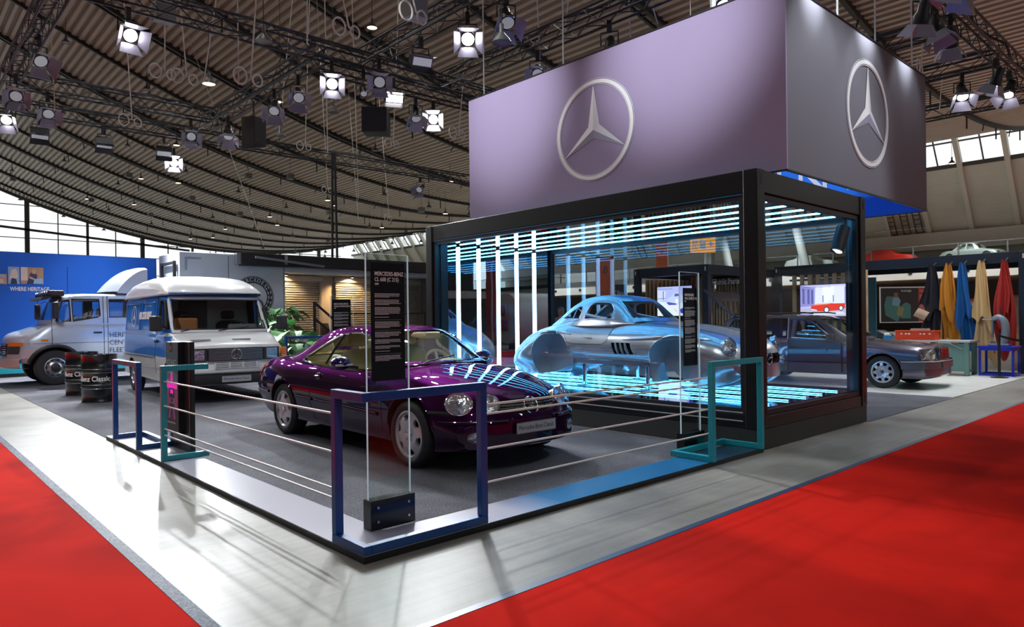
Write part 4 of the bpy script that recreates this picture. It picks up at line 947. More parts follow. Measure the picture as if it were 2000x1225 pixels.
for sg in (1, -1):
    for pl in SW:
        w = []
        for i in range(len(pl)):
            for k in range(4):
                p = Vector(pl[i]).lerp(Vector(pl[(i + 1) % len(pl)]), k / 4); h = car.gbvh.find_nearest(Vector((p.x, sg * .75, p.y))); w.append(h[0] + Vector((0, sg * .002, 0)))
        MB().tube(w, .011, 6, closed=True).build('window_seal', M_TRIM, wg)
    car.side_line([(1.25, .47), (4.6, .475)], .012, M_TRIM, 'rub_strip', sg, .003, sub=24)
    for a, b in ((1.25, 3.2), (4.05, 4.7)):
        rows = [[car.side_pt(X, z, sg, .007) for X in frange(a, b, 14)] for z in frange(.25, .455, 5)]
        if all(p is not None for r in rows for p in r): MB().grid(rows).build('lower_cladding', M_GREYL, wg, fix=False)
    car.side_line([(2.64, .92), (2.64, .3)], .005, M_MATT, 'door_seam', sg); car.side_line([(3.42, .92), (3.42, .72), (3.25, .5)], .005, M_MATT, 'door_seam', sg); car.side_line([(1.58, .86), (1.58, .3)], .005, M_MATT, 'door_seam', sg)
    for X in (.84, 3.64): car.side_line([(X - .37 * math.cos(t), .32 + .37 * math.sin(t)) for t in [.05 + i * (PI - .1) / 14 for i in range(15)]], .014, M_GREYP, 'wheel_arch_lip', sg, sub=2)
    # wrap-round headlights
    def fgrid(y0, y1, z0, z1, off, n=9, m=5): return [[(car.front_pt(sg * lerp(y0, y1, i / (n - 1)), lerp(z0, z1, k / (m - 1)), off)[0] or Vector((.2, sg * y0, z0))) for i in range(n)] for k in range(m)]
    hl = MB().grid(fgrid(.34, .80, .575, .735, .004)).build('headlight', M_REFLECTOR, wg, fix=False)
    MB().grid(fgrid(.335, .805, .57, .74, .014)).build('lens', M_LENS, hl, fix=False)
    bp = []
    for y in frange(0, .80, 12): bp.append(car.front_pt(sg * y, .46, .03)[0])
    bp += [car.side_pt(X, .46, sg, .022) for X in (.3, .42, .5)]
    if all(b is not None for b in bp):
        MB().grid([[p + Vector((0, 0, dz)) for p in bp] for dz in (-.07, -.06, .06, .07)]).build('front_bumper', M_GREYL, wg, fix=False); MB().tube([p + Vector((0, 0, .075)) for p in bp], .01, 6).build('bumper_strip', M_CHROME, wg)
    MB().box(1.72, 1.84, sg * .86, sg * 1.06, .93, 1.05).build('door_mirror', M_TRIM, wg, bev=.02, smooth=False)
    MB().tube([(2.3, sg * .57, 1.475), (2.5, sg * .57, 1.50), (4.1, sg * .57, 1.485), (4.25, sg * .57, 1.45)], .014, 8).build('roof_rail', M_TRIM, wg)
    seat(wg, (2.3, sg * .36, .40), M_GREEN, .5, .58, .3)
    p = car.side_pt(3.3, .78, sg, .01)
    if p: MB().box(3.2, 3.38, p.y - .01, p.y + .012, .765, .79).build('door_handle', M_TRIM, wg, bev=.004, smooth=False)
    for t in (-1,): MB().tube([(4.18, sg * .57, 1.36), (4.52, sg * .56, 1.73)], .01, 6).build('tailgate_strut', M_STEEL, wg)
seat(wg, (3.3, 0, .42), M_GREEN, 1.2, .5, .3, head=False); MB().box(1.5, 1.95, -.68, .68, .72, .93).build('dashboard', M_TRIM, wg, bev=.04, smooth=False); steering_wheel(wg, (2.0, -.36, .92), M_TRIM)
# grille
q = MB().box(.0, .11, -.245, .245, .555, .80); g = q.build('grille_shell', M_CHROME, wg, bev=.02, smooth=False)
q = MB()
for k in range(7): z = .585 + .03 * k; MB().box(-.012, .0, -.215, .215, z, z + .012).build('grille_slat', M_CHROME, g, smooth=False)
MB().box(-.004, .001, -.222, .222, .572, .785).build('grille_back', M_MATT, g, smooth=False); MB().box(-.014, .0, -.006, .006, .57, .79).build('grille_post', M_CHROME, g, smooth=False)
star_badge(wg, Matrix.Translation((.13, 0, .86)) @ Matrix(((0, 0, -1, 0), (-1, 0, 0, 0), (0, 1, 0, 0), (0, 0, 0, 1))), .035, 'bonnet_star')
MB().box(-.045, -.028, -.26, .26, .40, .51).build('number_plate', M_GREYL, wg, smooth=False)
# raised tailgate: metal lower half and glass
def tgp(u, y): return Vector((lerp(4.12, 4.86, u), y, lerp(1.44, 2.07, u)))
nn = Vector((-.63, 0, .74)).normalized()
q = MB()
for a, b in (((0, -.60), (1, -.66)), ((0, .60), (1, .66)), ((0, -.60), (0, .60)), ((.62, -.64), (.62, .64))): q.bar(tgp(*a), tgp(*b), .07, .05, up=nn)
tg = q.build('tailgate', M_GREYP, wg, smooth=False, weld=False)
MB().grid([[tgp(u, y) - nn * (.0 if 0 < abs(y) < .6 else .03) for y in (-.68, -.6, 0, .6, .68)] for u in (.62, .8, 1.0)]).build('tailgate_skin', M_GREYP, tg)
MB().poly([tgp(.02, -.58), tgp(.62, -.62), tgp(.62, .62), tgp(.02, .58)]).build('tailgate_glass', thin_glass('green_glass', (.55, .72, .66), .10), tg, smooth=False)
# open front door on the near side (+y flank)
d = MB(); dpl = [(0, .26), (1.02, .26), (1.03, .93), (.62, .935), (.0, .90)]
d.prism(dpl, 'y', -.075, 0); dr = d.build('front_door', M_GREYP, wg, smooth=False, bev=.012, loc=(1.60, .885, 0), rot=(0, 0, math.radians(13)))
MB().prism([(0.0, .262), (1.02, .262), (1.02, .455), (0, .455)], 'y', 0, .010).build('lower_cladding', M_GREYL, dr, smooth=False, bev=.004)
MB().box(0, 1.02, .0, .014, .465, .485).build('rub_strip', M_TRIM, dr, smooth=False)
MB().tube([(.16, -.04, .93), (.56, -.10, 1.29), (.76, -.125, 1.36), (1.02, -.135, 1.375), (1.03, -.04, .93)], .026, 8).build('window_frame', M_GREYP, dr)
MB().poly([(.18, -.05, .94), (.57, -.10, 1.28), (.77, -.125, 1.35), (1.01, -.135, 1.36), (1.01, -.05, .94)]).build('window_glass', M_CARGLASS, dr, smooth=False)
MB().box(.84, 1.0, .0, .03, .765, .79).build('door_handle', M_TRIM, dr, smooth=False, bev=.004)
MB().box(1.02, 1.035, -.07, -.005, .28, .92).build('door_edge', M_TRIM, dr, smooth=False)
put_wheels(car, .315, .215, .2, M_ALU, 'disc', .84, 3.64, .765, 8)
# ---------------------------------------------------------------- white and blue van
M_VWHITE = mat('van_white_paint', (.72, .73, .74), .3, coat=.6); M_VBLUE = mat('van_blue_paint', (.012, .19, .66), .28, coat=.8)
M_ORANGE = mat('tan_leather', (.55, .2, .07), .5)
vn = thing('delivery_van', 'blue and white high-roof delivery van parked behind the poster pylon', 'van', (2.73, 9.10, .006), math.radians(87))
K = dict(L=4.76, wmax=.985, fb=.12, rb=.05, fl=.5, rl=.4, fp=3, shoulder=.6,
    zt=[(0, .60), (.02, .66), (.05, .98), (.09, 1.04), (.35, 1.13), (.78, 1.275), (1.0, 1.29), (4.7, 1.29), (4.76, 1.2)],
    zs=[(0, .57), (.03, .7), (.06, .92), (.1, .99), (.4, 1.07), (.8, 1.21), (1, 1.24), (4.7, 1.24), (4.76, 1.1)],
    ws=[(0, .88), (.1, .90), (.5, .92), (1, .94), (4.7, .94), (4.76, .9)], wm=[(0, .93), (.1, .955), (.5, .975), (4.6, .98), (4.76, .94)],
    zm=[(0, .5), (.1, .8), (4.76, .8)], wb=[(0, .92), (.5, .95), (4.76, .94)], zb=[(0, .33), (.3, .33), (4.76, .36)])
car = Car(vn, K)
car.body([M_VWHITE, M_DARKIN], [0, .02, .05, .09, .15, .24] + frange(.38, 4.5, 26) + [4.62, 4.7, 4.76], [(.78, .33, .39, .3, None), (3.83, .33, .39, .3, None)], (.95, 4.6, .86, .45, 2, M_MATT))
DW = [(.95, 1.33), (1.17, 1.82), (1.24, 1.88), (1.52, 1.88), (1.57, 1.33)]
G = dict(xs=[.72, .80, .9, 1.0, 1.1, 1.18, 1.26, 1.4, 1.7, 2.2, 3, 3.8, 4.4, 4.6, 4.72, 4.75], zb=[(.72, 1.24), (4.75, 1.24)], wb=[(.72, .90), (1.2, .945), (4.6, .95), (4.75, .92)],
    zr=[(.72, 1.26), (.80, 1.36), (1.0, 1.66), (1.18, 1.94), (1.26, 2.0), (1.5, 2.02), (4.6, 2.02), (4.72, 1.95), (4.75, 1.9)], wr=[(.72, .86), (1.3, .885), (4.75, .885)], side=[DW], round=False, edge=.985, thick=.05,
    ends=[(.5, 1.32, [(-.83, 1.31), (.83, 1.31), (.80, 1.90), (-.80, 1.90)])], fb=.10, rb=.02)
car.ghouse([M_VBLUE, M_MATT], G, name='upper_shell', glass=M_CARGLASS)
# white high roof
rows = []
for X in [1.02, 1.05, 1.12, 1.25, 1.45, 1.75, 2.1, 2.6, 3.2, 3.8, 4.3, 4.6, 4.74, 4.8, 4.81]:
    h = interp([(1.02, 0), (1.05, .03), (1.12, .09), (1.45, .25), (2.0, .36), (3.2, .40), (4.2, .36), (4.6, .24), (4.8, .06), (4.81, 0)], X); w = interp([(1.02, .86), (1.2, .915), (4.6, .93), (4.81, .88)], X)
    pr = [(w, 1.975), (w + .012, 2.0), (w, 2.03 + h * .05), (w * .97, 2.03 + h * .38), (w * .86, 2.03 + h * .74), (w * .6, 2.03 + h * .95), (0, 2.03 + h)]
    hp = catmull([Vector((*p, 0)) for p in pr], 3); f = .14 * max(0, 1 - (X - 1.02) / .6)
    rows.append([Vector((X + f * (p.x / .93) ** 2, p.x, p.y)) for p in hp] + [Vector((X + f * (p.x / .93) ** 2, -p.x, p.y)) for p in reversed(hp[:-1])])
MB().grid(rows).build('high_roof', M_VWHITE, vn)
MB().tube([r[2] + Vector((0, .012, 0)) for r in rows], .012, 6).build('gutter', M_STEEL, vn); MB().tube([rows[0][i] + Vector((-.01, 0, 0)) for i in range(2, len(rows[0]) - 2)], .014, 6).build('brow_strip', M_VWHITE, vn)
q = MB(); fr = [(-.86, 1.29), (.86, 1.29), (.835, 1.92), (-.835, 1.92)]
def wsx(y, z): return interp([(1.26, .72), (1.36, .80), (1.66, 1.0), (1.94, 1.18)], z) + .10 * (y / .8) ** 2
w = []
for i in range(4):
    a, b = fr[i], fr[(i + 1) % 4]
    for k in range(8): y, z = lerp(a[0], b[0], k / 8), lerp(a[1], b[1], k / 8); w.append(Vector((wsx(y, z) - .012, y, z)))
MB().tube(w, .035, 8, closed=True).build('windscreen_frame', M_VWHITE, vn); MB().tube([p + Vector((-.02, p.y * -.035, .035 if p.z < 1.5 else -.035)) for p in w], .014, 6, closed=True).build('windscreen_seal', M_RUBBER, vn)
for y0, y1 in ((.75, .25), (.1, -.5)): MB().tube([(wsx(y0, 1.30) - .07, y0, 1.295), (wsx(y1, 1.36) - .045, y1, 1.36)], .009, 6).build('wiper', M_MATT, vn)
for sg in (1, -1):
    for nm, a, b in (('cab_side', .62, 1.70), ('side_panel', 1.72, 4.70)):
        rows = [[car.side_pt(X, z, sg, .005) for X in frange(a, b, 20)] for z in frange(.82, 1.20 if a < 1 else 1.235, 5)]
        MB().grid(rows).build(nm, M_VBLUE, vn, fix=False)
    car.side_line([(1.72, .80), (4.68, .80)], .022, M_STEEL, 'side_trim', sg, .004, sub=20)
    car.side_line([(.5, .58), (4.7, .58)], .008, M_STEEL, 'sill_crease', sg, .0, sub=20)
    car.side_line([(1.70, 1.25), (1.70, .5)], .006, M_MATT, 'door_seam', sg)
    MB().bar((1.71, sg * .957, 1.25), (1.71, sg * .905, 1.95), .012).build('door_seam', M_MATT, vn)
    for X0, X1 in ((1.90, 3.0), (3.15, 4.5)):
        yy = lambda z: sg * (lerp(.955, .896, (z - 1.24) / .76) + .004)
        MB().tube([(X0, yy(1.32), 1.32), (X0 + .03, yy(1.86), 1.86), (X1 - .03, yy(1.86), 1.86), (X1, yy(1.32), 1.32)], .010, 6, closed=True).build('panel_pressing', M_VBLUE, vn)
    MB().tube([(p[0], sg * (lerp(.955, .896, (p[1] - 1.24) / .76)), p[1]) for p in DW], .02, 6, closed=True).build('window_seal', M_RUBBER, vn)
    m = MB().box(.74, .84, sg * 1.06, sg * 1.26, 1.30, 1.58).build('door_mirror', M_TRIM, vn, bev=.03, smooth=False); MB().tube([(.95, sg * .95, 1.36), (.85, sg * 1.06, 1.42)], .014, 6).build('mirror_arm', M_MATT, m)
    MB().box(1.50, 1.66, sg * .985 - .02, sg * .985 + .02, 1.08, 1.13).build('door_handle', M_TRIM, vn, bev=.006, smooth=False)
    MB().box(.06, .16, sg * .86, sg * .965, .76, .97).build('turn_signal', M_AMBER, vn, bev=.01, smooth=False)
    h = MB().box(.005, .05, sg * .50, sg * .80, .755, .985).build('headlight_surround', M_TRIM, vn, bev=.01, smooth=False)
    g = MB().box(-.004, .02, sg * .55, sg * .76, .775, .965).build('headlight', M_REFLECTOR, h, bev=.01, smooth=False); MB().cyl((-.006, sg * .655, .87), (-.014, sg * .655, .87), .085, .06, n=24).build('lens', M_LENS, g)
    car.side_line([(.78 - .4 * math.cos(t), .33 + .4 * math.sin(t)) for t in [.1 + i * (PI - .2) / 14 for i in range(15)]], .012, M_TRIM, 'wheel_arch_lip', sg, sub=2)
    seat(vn, (1.55, sg * .45, .85), mat('charcoal_cloth', (.03, .03, .033), .85), .5, .55, .2)
for sg, lx in ((1, 1),):
    yy = .93
    star_emblem(frame_M((3.72, yy + .006, 1.60), (-1, 0, 0), (0, -.077, 1)), .22, [M_TXT, M_TXT, M_TXT], vn, 'star_marking', .07, .003, False)
    lettering('MERCEDES BENZ', .19, frame_M((2.72, yy + .004, 1.60), (-1, 0, 0), (0, -.077, 1)), M_TXT, vn, ext=.001, sx=.74, bold=.012)
g = MB().box(.0, .05, -.49, .49, .755, .985).build('grille', M_TRIM, vn, smooth=False)
for k in range(8): z = .775 + .0255 * k; MB().box(-.008, .0, -.475, .475, z, z + .009).build('grille_slat', M_STEEL, g, smooth=False)
star_badge(vn, CARM(-.02, 0, .87), .092)
g = MB().box(-.001, .03, -.36, .36, .615, .725).build('lower_grille', M_TRIM, vn, smooth=False)
for k in range(4): MB().box(-.012, .0, -.36, .36, .615 + .029 * k, .632 + .029 * k).build('grille_slat', M_VWHITE, g, smooth=False)
for y in (-.37, -.12, .12, .37): MB().box(-.014, .0, y - .012, y + .012, .612, .728).build('grille_post', M_VWHITE, g, smooth=False)
bp = [Vector((-.03 + .13 * (abs(y) / .96) ** 3, y, .455)) for y in frange(-.97, .97, 18)]
MB().grid([[p + Vector((dx, 0, dz)) for p in bp] for dx, dz in ((.12, -.13), (.0, -.12), (-.03, -.06), (-.03, .05), (.0, .085), (.12, .09))]).build('front_bumper', M_TRIM, vn, fix=False); MB().tube([p + Vector((-.028, 0, .088)) for p in bp], .012, 6).build('bumper_strip', M_STEEL, vn)
plate(vn, CARM(-.066, .02, .43), .52, .115, 'Mercedes-Benz Classic', .06)
for y in (.52, -.2): MB().box(.30, .42, y - .16, y + .16, 1.118, 1.145).build('bonnet_vent', mat('vent_grey', (.35, .36, .38), .5), vn, smooth=False)
MB().box(.85, 1.12, -.86, .86, 1.02, 1.24).build('dashboard', M_TRIM, vn, bev=.03, smooth=False); steering_wheel(vn, (1.18, -.45, 1.32), M_TRIM, .22, .7); MB().box(1.0, 1.16, -.75, -.2, 1.24, 1.42).build('instrument_binnacle', mat('binnacle_grey', (.3, .31, .33), .4), vn, bev=.05, smooth=False)
MB().box(1.95, 1.98, -.88, .88, .6, 2.0).build('partition', mat('partition_grey', (.55, .56, .58), .7), vn, smooth=False)
MB().box(1.93, 1.95, -.05, .5, 1.0, 1.92).build('partition_door', M_TRIM, vn, smooth=False)
put_wheels(car, .33, .19, .2, M_STEEL, 'steel', .78, 3.83, .86, 8)
b = thing('tan_case', 'tan leather case lying behind the windscreen of the blue and white van', 'bag', tuple(Matrix.Translation((2.73, 9.10, 0)) @ Matrix.Rotation(math.radians(87), 4, 'Z') @ Vector((1.35, .52, 1.25))), math.radians(87))
MB().box(-.15, .15, -.2, .2, 0, .30).build('body', M_ORANGE, b, bev=.04, smooth=False); MB().tube([(0, -.08, .3), (0, -.06, .36), (0, .06, .36), (0, .08, .3)], .012, 6).build('handle', M_TRIM, b)

# ---------------------------------------------------------------- silver crew-cab lorry
M_SILV = mat('silver_blue_paint', (.50, .56, .66), .32, .35, coat=.6)
vr = thing('crew_cab_lorry', 'silver crew-cab lorry with black light bar in front of the blue wall', 'truck', (.10, 16.93, .006), 0)
K = dict(L=5.6, wmax=1.03, fb=.32, rb=.02, fl=.7, rl=.3, fp=2.6, shoulder=.6,
    zt=[(0, .72), (.02, .98), (.06, 1.14), (.14, 1.23), (.45, 1.34), (.8, 1.46), (1.1, 1.5), (5.6, 1.5)], zs=[(0, .70), (.03, .9), (.08, 1.06), (.2, 1.16), (.6, 1.30), (.9, 1.42), (1.1, 1.45), (5.6, 1.45)],
    ws=[(0, .80), (.2, .86), (.6, .92), (1, .97), (5.6, .97)], wm=[(0, .88), (.2, .95), (.6, 1.0), (1, 1.02), (5.6, 1.02)], zm=[(0, .8), (.3, .95), (5.6, 1.0)], wb=[(0, .86), (.4, .96), (1, 1.0), (5.6, 1.0)], zb=[(0, .56), (.4, .52), (1.5, .5), (5.6, .5)])
car = Car(vr, K)
car.body([M_SILV, M_DARKIN], [0, .02, .05, .1, .16, .25, .38] + frange(.55, 5.4, 28) + [5.6], [(.95, .42, .50, .35, None), (4.5, .42, .5, .35, None)], (1.15, 4.2, .88, .7, 2, M_MATT))
SW = [[(.96, 1.52), (1.10, 2.02), (1.24, 2.05), (1.27, 1.52)], [(1.32, 1.52), (1.30, 2.06), (1.88, 2.06), (1.90, 1.66), (1.84, 1.62)], [(2.10, 1.62), (2.10, 2.06), (2.85, 2.06), (2.85, 1.62)]]
G = dict(xs=[.72, .8, .88, .96, 1.05, 1.15, 1.3, 1.6, 2.2, 3.0, 3.1, 3.14], zb=[(.72, 1.42), (3.14, 1.46)], wb=[(.72, .88), (1.0, .975), (3.14, .975)], zr=[(.72, 1.45), (.8, 1.62), (.96, 2.0), (1.05, 2.12), (1.2, 2.19), (1.6, 2.22), (3.0, 2.22), (3.14, 2.15)],
    wr=[(.72, .82), (1.1, .90), (3.14, .90)], side=SW, round=False, edge=.975, ends=[(.5, 1.12, [(-.80, 1.56), (.80, 1.56), (.78, 2.06), (-.78, 2.06)])], fb=.14, rb=.02)
car.ghouse([M_SILV, M_TRIM], G, name='cab_shell', glass=M_CARGLASS)
for sg in (1, -1):
    for pl in SW: MB().tube([(p[0], sg * lerp(.972, .912, (p[1] - 1.46) / .7), p[1]) for p in pl], .016, 6, closed=True).build('window_seal', M_RUBBER, vr)
    car.side_line([(.4, 1.0), (5.5, 1.0)], .006, mat('dark_blue_line', (.03, .06, .15), .5), 'side_stripe', sg, .0, sub=30)
    for X in (.88, 1.97, 2.06): car.side_line([(X, 1.42), (X, .75 if X < 1 else .55)], .007, M_MATT, 'door_seam', sg); MB().bar((X, sg * .978, 1.46), (X, sg * .915, 2.15), .012).build('door_seam', M_MATT, vr)
    car.side_line([(.95 - .54 * math.cos(t), .42 + .52 * math.sin(t)) for t in [.25 + i * (PI - .3) / 14 for i in range(15)]], .045, M_TRIM, 'wheel_arch_flare', sg, .01, sub=2)
    MB().box(1.74, 1.92, sg * 1.03 - .02, sg * 1.03 + .02, 1.22, 1.26).build('door_handle', M_TRIM, vr, bev=.005, smooth=False)
    MB().box(.66, .80, sg * 1.0 - .015, sg * 1.0 + .02, 1.05, 1.10).build('side_marker', M_AMBER, vr, smooth=False)
    m = MB().box(.86, .98, sg * 1.13, sg * 1.33, 1.58, 1.98).build('door_mirror', M_TRIM, vr, bev=.03, smooth=False); MB().tube([(1.0, sg * .96, 1.5), (.94, sg * 1.16, 1.55), (.94, sg * 1.16, 1.98), (1.05, sg * .93, 2.05)], .012, 6).build('mirror_arm', M_MATT, m)
    def fg(y0, y1, z0, z1, off, n=8, k=4): return [[(car.front_pt(sg * lerp(y0, y1, i / (n - 1)), lerp(z0, z1, j / (k - 1)), off)[0] or Vector((.2, sg * y0, z0))) for i in range(n)] for j in range(k)]
    h = MB().grid(fg(.50, .84, .76, .94, .006)).build('headlight', M_REFLECTOR, vr, fix=False); MB().grid(fg(.49, .86, .755, .945, .016)).build('lens', M_LENS, h, fix=False); MB().grid(fg(.49, .88, .95, 1.03, .012)).build('turn_signal', M_AMBER, h, fix=False)
g = MB()
for k in range(6): z = .72 + .05 * k; g = MB().tube([(car.front_pt(y, z, .02)[0]) for y in frange(-.46, .46, 9)], .013, 6).build('grille_slat', M_CHROME, vr)
MB().grid([[car.front_pt(y, z, .006)[0] for y in frange(-.48, .48, 9)] for z in (.70, .85, 1.0)]).build('grille_back', M_MATT, vr, fix=False); star_badge(vr, CARM(-.03, 0, .90), .10)
bp = [Vector((-.10 + .34 * (abs(y) / 1.0) ** 2.6, y, .55)) for y in frange(-1.0, 1.0, 18)]
MB().grid([[p + Vector((dx, 0, dz)) for p in bp] for dx, dz in ((.2, -.12), (.02, -.12), (-.01, -.09), (-.01, .08), (.02, .10), (.25, .11))]).build('front_bumper', mat('silver_bumper', (.45, .45, .46), .35, .4), vr, fix=False)
MB().box(-.125, -.11, -.3, .22, .48, .62).build('number_plate', mat('plate_red_white', (.6, .3, .28), .4), vr, smooth=False)
lb = MB().box(.82, 1.16, -.92, .92, 2.13, 2.27).build('light_bar', M_TRIM, vr, bev=.04, smooth=False)
for k in range(6): y = -.75 + .3 * k; MB().cyl((.80, y, 2.2), (.84, y, 2.2), .055, n=16).build('roof_lamp', M_REFLECTOR, lb)
MB().prism([(-.02, 2.05), (.1, 2.05), (.18, 2.12), (.02, 2.12)], 'y', -.9, .9).xf(Matrix.Translation((.70, 0, 0))).build('sun_visor', M_TRIM, vr, smooth=False)
MB().tube([(1.24, -.8, 2.2), (1.24, -.8, 2.85)], .007, 6).build('aerial', M_MATT, vr)
rows = []
for X in frange(2.05, 3.0, 9):
    t = min(1., (X - 2.05) / .95); z = 2.27 + .66 * (1 - (1 - t) ** 1.9); rows.append([Vector((X + .25 * (y / .9) ** 2 * (1 - t), y, 2.26 + (z - 2.26) * (1 - .12 * (abs(y) / .9) ** 4))) for y in frange(-.9, .9, 11)])
dl = MB().grid(rows)
dl.grid([[r[0] for r in rows], [Vector((r[0].x, r[0].y, 2.22)) for r in rows]]); dl.grid([[r[-1] for r in rows], [Vector((r[-1].x, r[-1].y, 2.22)) for r in rows]]); dl.grid([rows[-1], [Vector((p.x, p.y, 2.22)) for p in rows[-1]]])
dl.build('roof_deflector', M_SILV, vr, weld=True)
MB().box(3.2, 5.6, -1.02, 1.02, .95, 2.25).build('box_body', M_SILV, vr, bev=.03, smooth=False)
for i, (tx, z) in enumerate((('HERITAGE', 1.17), ('CENTRE', .98), ('FLEET', .79))): lettering(tx, .17, frame_M((2.08, -1.026, z), (1, 0, 0), (0, 0, 1)), M_DTXT, vr, ext=.001, align='LEFT', sx=.9)
for sg in (1, -1): seat(vr, (1.6, sg * .45, .95), MATS['charcoal_cloth'], .5, .6, .2)
steering_wheel(vr, (1.28, -.45, 1.52), M_TRIM, .22, .7)
put_wheels(car, .42, .235, .27, M_STEEL, 'steel', .95, 4.5, .87, 10, M_TRIM)

# ---------------------------------------------------------------- oil drums
def drum(loc, rz, lab):
    o = thing('oil_drum', lab, 'barrel', loc, rz, 'black oil drums'); R = .292; pr = [(0, .012), (R - .012, .012), (R, 0), (R + .004, .01), (R, .02)]
    for zc in (.29, .58): pr += [(R, zc - .03), (R + .012, zc - .012), (R + .012, zc + .012), (R, zc + .03)]
    pr += [(R, .86), (R + .005, .87), (R, .88), (R - .01, .88), (R - .014, .862), (0, .862)]
    MB().lathe(pr, n=48).build('shell', mat('gloss_black_drum', (.007, .008, .009), .22, coat=.6), o)
    for z in (.255, .325, .545, .615): MB().tube([Vector(((R + .002) * math.cos(t), (R + .002) * math.sin(t), z)) for t in [2 * PI * i / 40 for i in range(40)]], .004, 6, closed=True).build('bead', M_STEEL, o)
    MB().cyl((.18, 0, .862), (.18, 0, .885), .03, n=16).build('bung', M_STEEL, o)
    me = text_mesh('Mercedes-Benz Classic', .13, .001, 'CENTER', .85, .002); rr = R + .004
    for v in me.vertices: a = v.co.x / R; v.co = Vector((rr * math.sin(a) + v.co.z * math.sin(a), -rr * math.cos(a) - v.co.z * math.cos(a), .435 + v.co.y))
    me.materials.clear(); me.materials.append(M_TXT); t = bpy.data.objects.new('lettering', me); COL.objects.link(t); t.parent = o
    me.update(); return o
drum((.96, 11.15, .006), -1.35, 'front black oil drum with white lettering beside the navy frame'); drum((1.0, 12.85, .006), -1.35, 'rear black oil drum half hidden behind the other drum')

# ---------------------------------------------------------------- blue display wall
M_BWALL = mat('royal_blue_print', (.004, .13, .66), .6); M_AQUA = mat('aqua_print', (.02, .5, .62), .6)
bw = thing('display_wall', 'royal blue display wall with aqua foot behind the silver lorry', 'partition', (-3, 20, 0))
MB().box(0, 7.42, 0, .12, 0, 3.49).build('panel', M_BWALL, bw, smooth=False)
MB().poly([(0, -.004, .1), (7.4, -.004, .1), (7.4, -.004, 1.1), (3.4, -.004, .78), (0, -.004, .6)]).build('aqua_field', M_AQUA, bw, smooth=False)
MB().box(0, 7.42, -.03, 0, 0, .1).build('skirting', M_MATT, bw, smooth=False)
for i, (tx, z) in enumerate((('WHERE HERITAGE', 2.46), ('MEETS', 2.31))): lettering(tx, .155, frame_M((4.57, -.004, z), (1, 0, 0), (0, 0, 1)), M_TXT, bw, ext=.001, align='RIGHT', sx=.72, bold=.004)
def pic(x0, x1, z0, z1, cols, nm, shapes):
    q = MB().box(x0, x1, -.012, -.002, z0, z1, 0); 
    for mi, pts in shapes: q.poly([(lerp(x0, x1, u), -.0125 - .0004 * mi, lerp(z0, z1, v)) for u, v in pts], mi)
    q.build(nm, [mat('picture_tone_' + c, k, .5) for c, k in cols], bw, smooth=False, fix=False, weld=False)
P3 = [('tan', (.45, .28, .16)), ('pale', (.75, .68, .58)), ('navy', (.03, .04, .12)), ('skin', (.6, .35, .22)), ('sky', (.3, .5, .7))]
pic(3.90, 4.43, 2.61, 3.08, P3, 'wall_picture', [(1, [(0, .2), (.3, .2), (.3, 1), (0, 1)]), (2, [(.25, .0), (.7, 0), (.72, .55), (.6, .7), (.42, .66)]), (3, [(.5, .62), (.64, .6), (.68, .82), (.58, .92), (.5, .84)]), (4, [(.55, 0), (1, .05), (.95, .35), (.6, .3)]), (3, [(.35, .35), (.62, .22), (.66, .3), (.4, .46)])])
pic(3.61, 3.87, 2.60, 3.08, [P3[4], P3[1], P3[2], P3[3]], 'wall_picture', [(1, [(.1, .3), (.6, .1), (.9, .5), (.7, .9), (.3, .8)]), (2, [(.2, .0), (.8, 0), (.7, .3), (.3, .35)])])
pic(3.20, 3.58, 2.59, 2.87, [P3[3], P3[1], P3[4]], 'wall_picture', [(1, [(.1, .1), (.8, .1), (.8, .5), (.1, .6)]), (2, [(.2, .6), (.9, .6), (.8, .95), (.3, .9)])])

# ---------------------------------------------------------------- grey exhibition trailer with shutters
M_TRL = mat('trailer_grey', (.62, .67, .75), .45); M_TRD = mat('trailer_grey_dark', (.16, .17, .19), .5); M_SHUT = mat('shutter_slat', (.42, .38, .33), .4, .3)
tr = thing('exhibition_trailer', 'long grey exhibition trailer with round wreath emblem and roller shutters', 'trailer', (4.49, 18, 0))
MB().box(0, 3.25, 0, 2.0, 0.02, 3.57).build('body', M_TRL, tr, smooth=False, bev=.02); MB().box(3.25, 9.4, 0, .5, 3.13, 3.57).build('body', M_TRL, tr, smooth=False); MB().box(3.25, 9.4, 0, 2.0, .02, .43).build('deck', M_TRD, tr, smooth=False)
MB().box(3.25, 9.4, 1.2, 1.3, .43, 3.13).build('rear_wall', mat('warm_pale_wall', (.5, .42, .32), .7), tr, smooth=False); MB().box(3.25, 9.4, 0.02, 1.3, 3.08, 3.13).build('soffit', M_TRL, tr, smooth=False); MB().box(9.3, 9.4, 0, 1.3, .43, 3.1).build('end_wall', M_TRD, tr, smooth=False)
for x in (1.42, 3.2): MB().box(x - .012, x + .012, -.006, 0, .3, 3.5).build('panel_seam', M_TRD, tr, smooth=False)
q = MB(); q.box(.15, .62, -.005, 0, 3.36, 3.42); q.box(.15, .22, -.005, 0, 3.02, 3.36); q.build('bracket_marking', M_TRD, tr, smooth=False)
q = MB()
for y in (.2, 1.4): q.bar((-.08, y, .4), (-.08, y, 3.3), .08)
for i in range(6): q.bar((-.08, .2, .5 + .55 * i), (-.08, 1.4, .5 + .55 * i), .07)
q.build('rear_ladder', M_MATT, tr, smooth=False, weld=False)
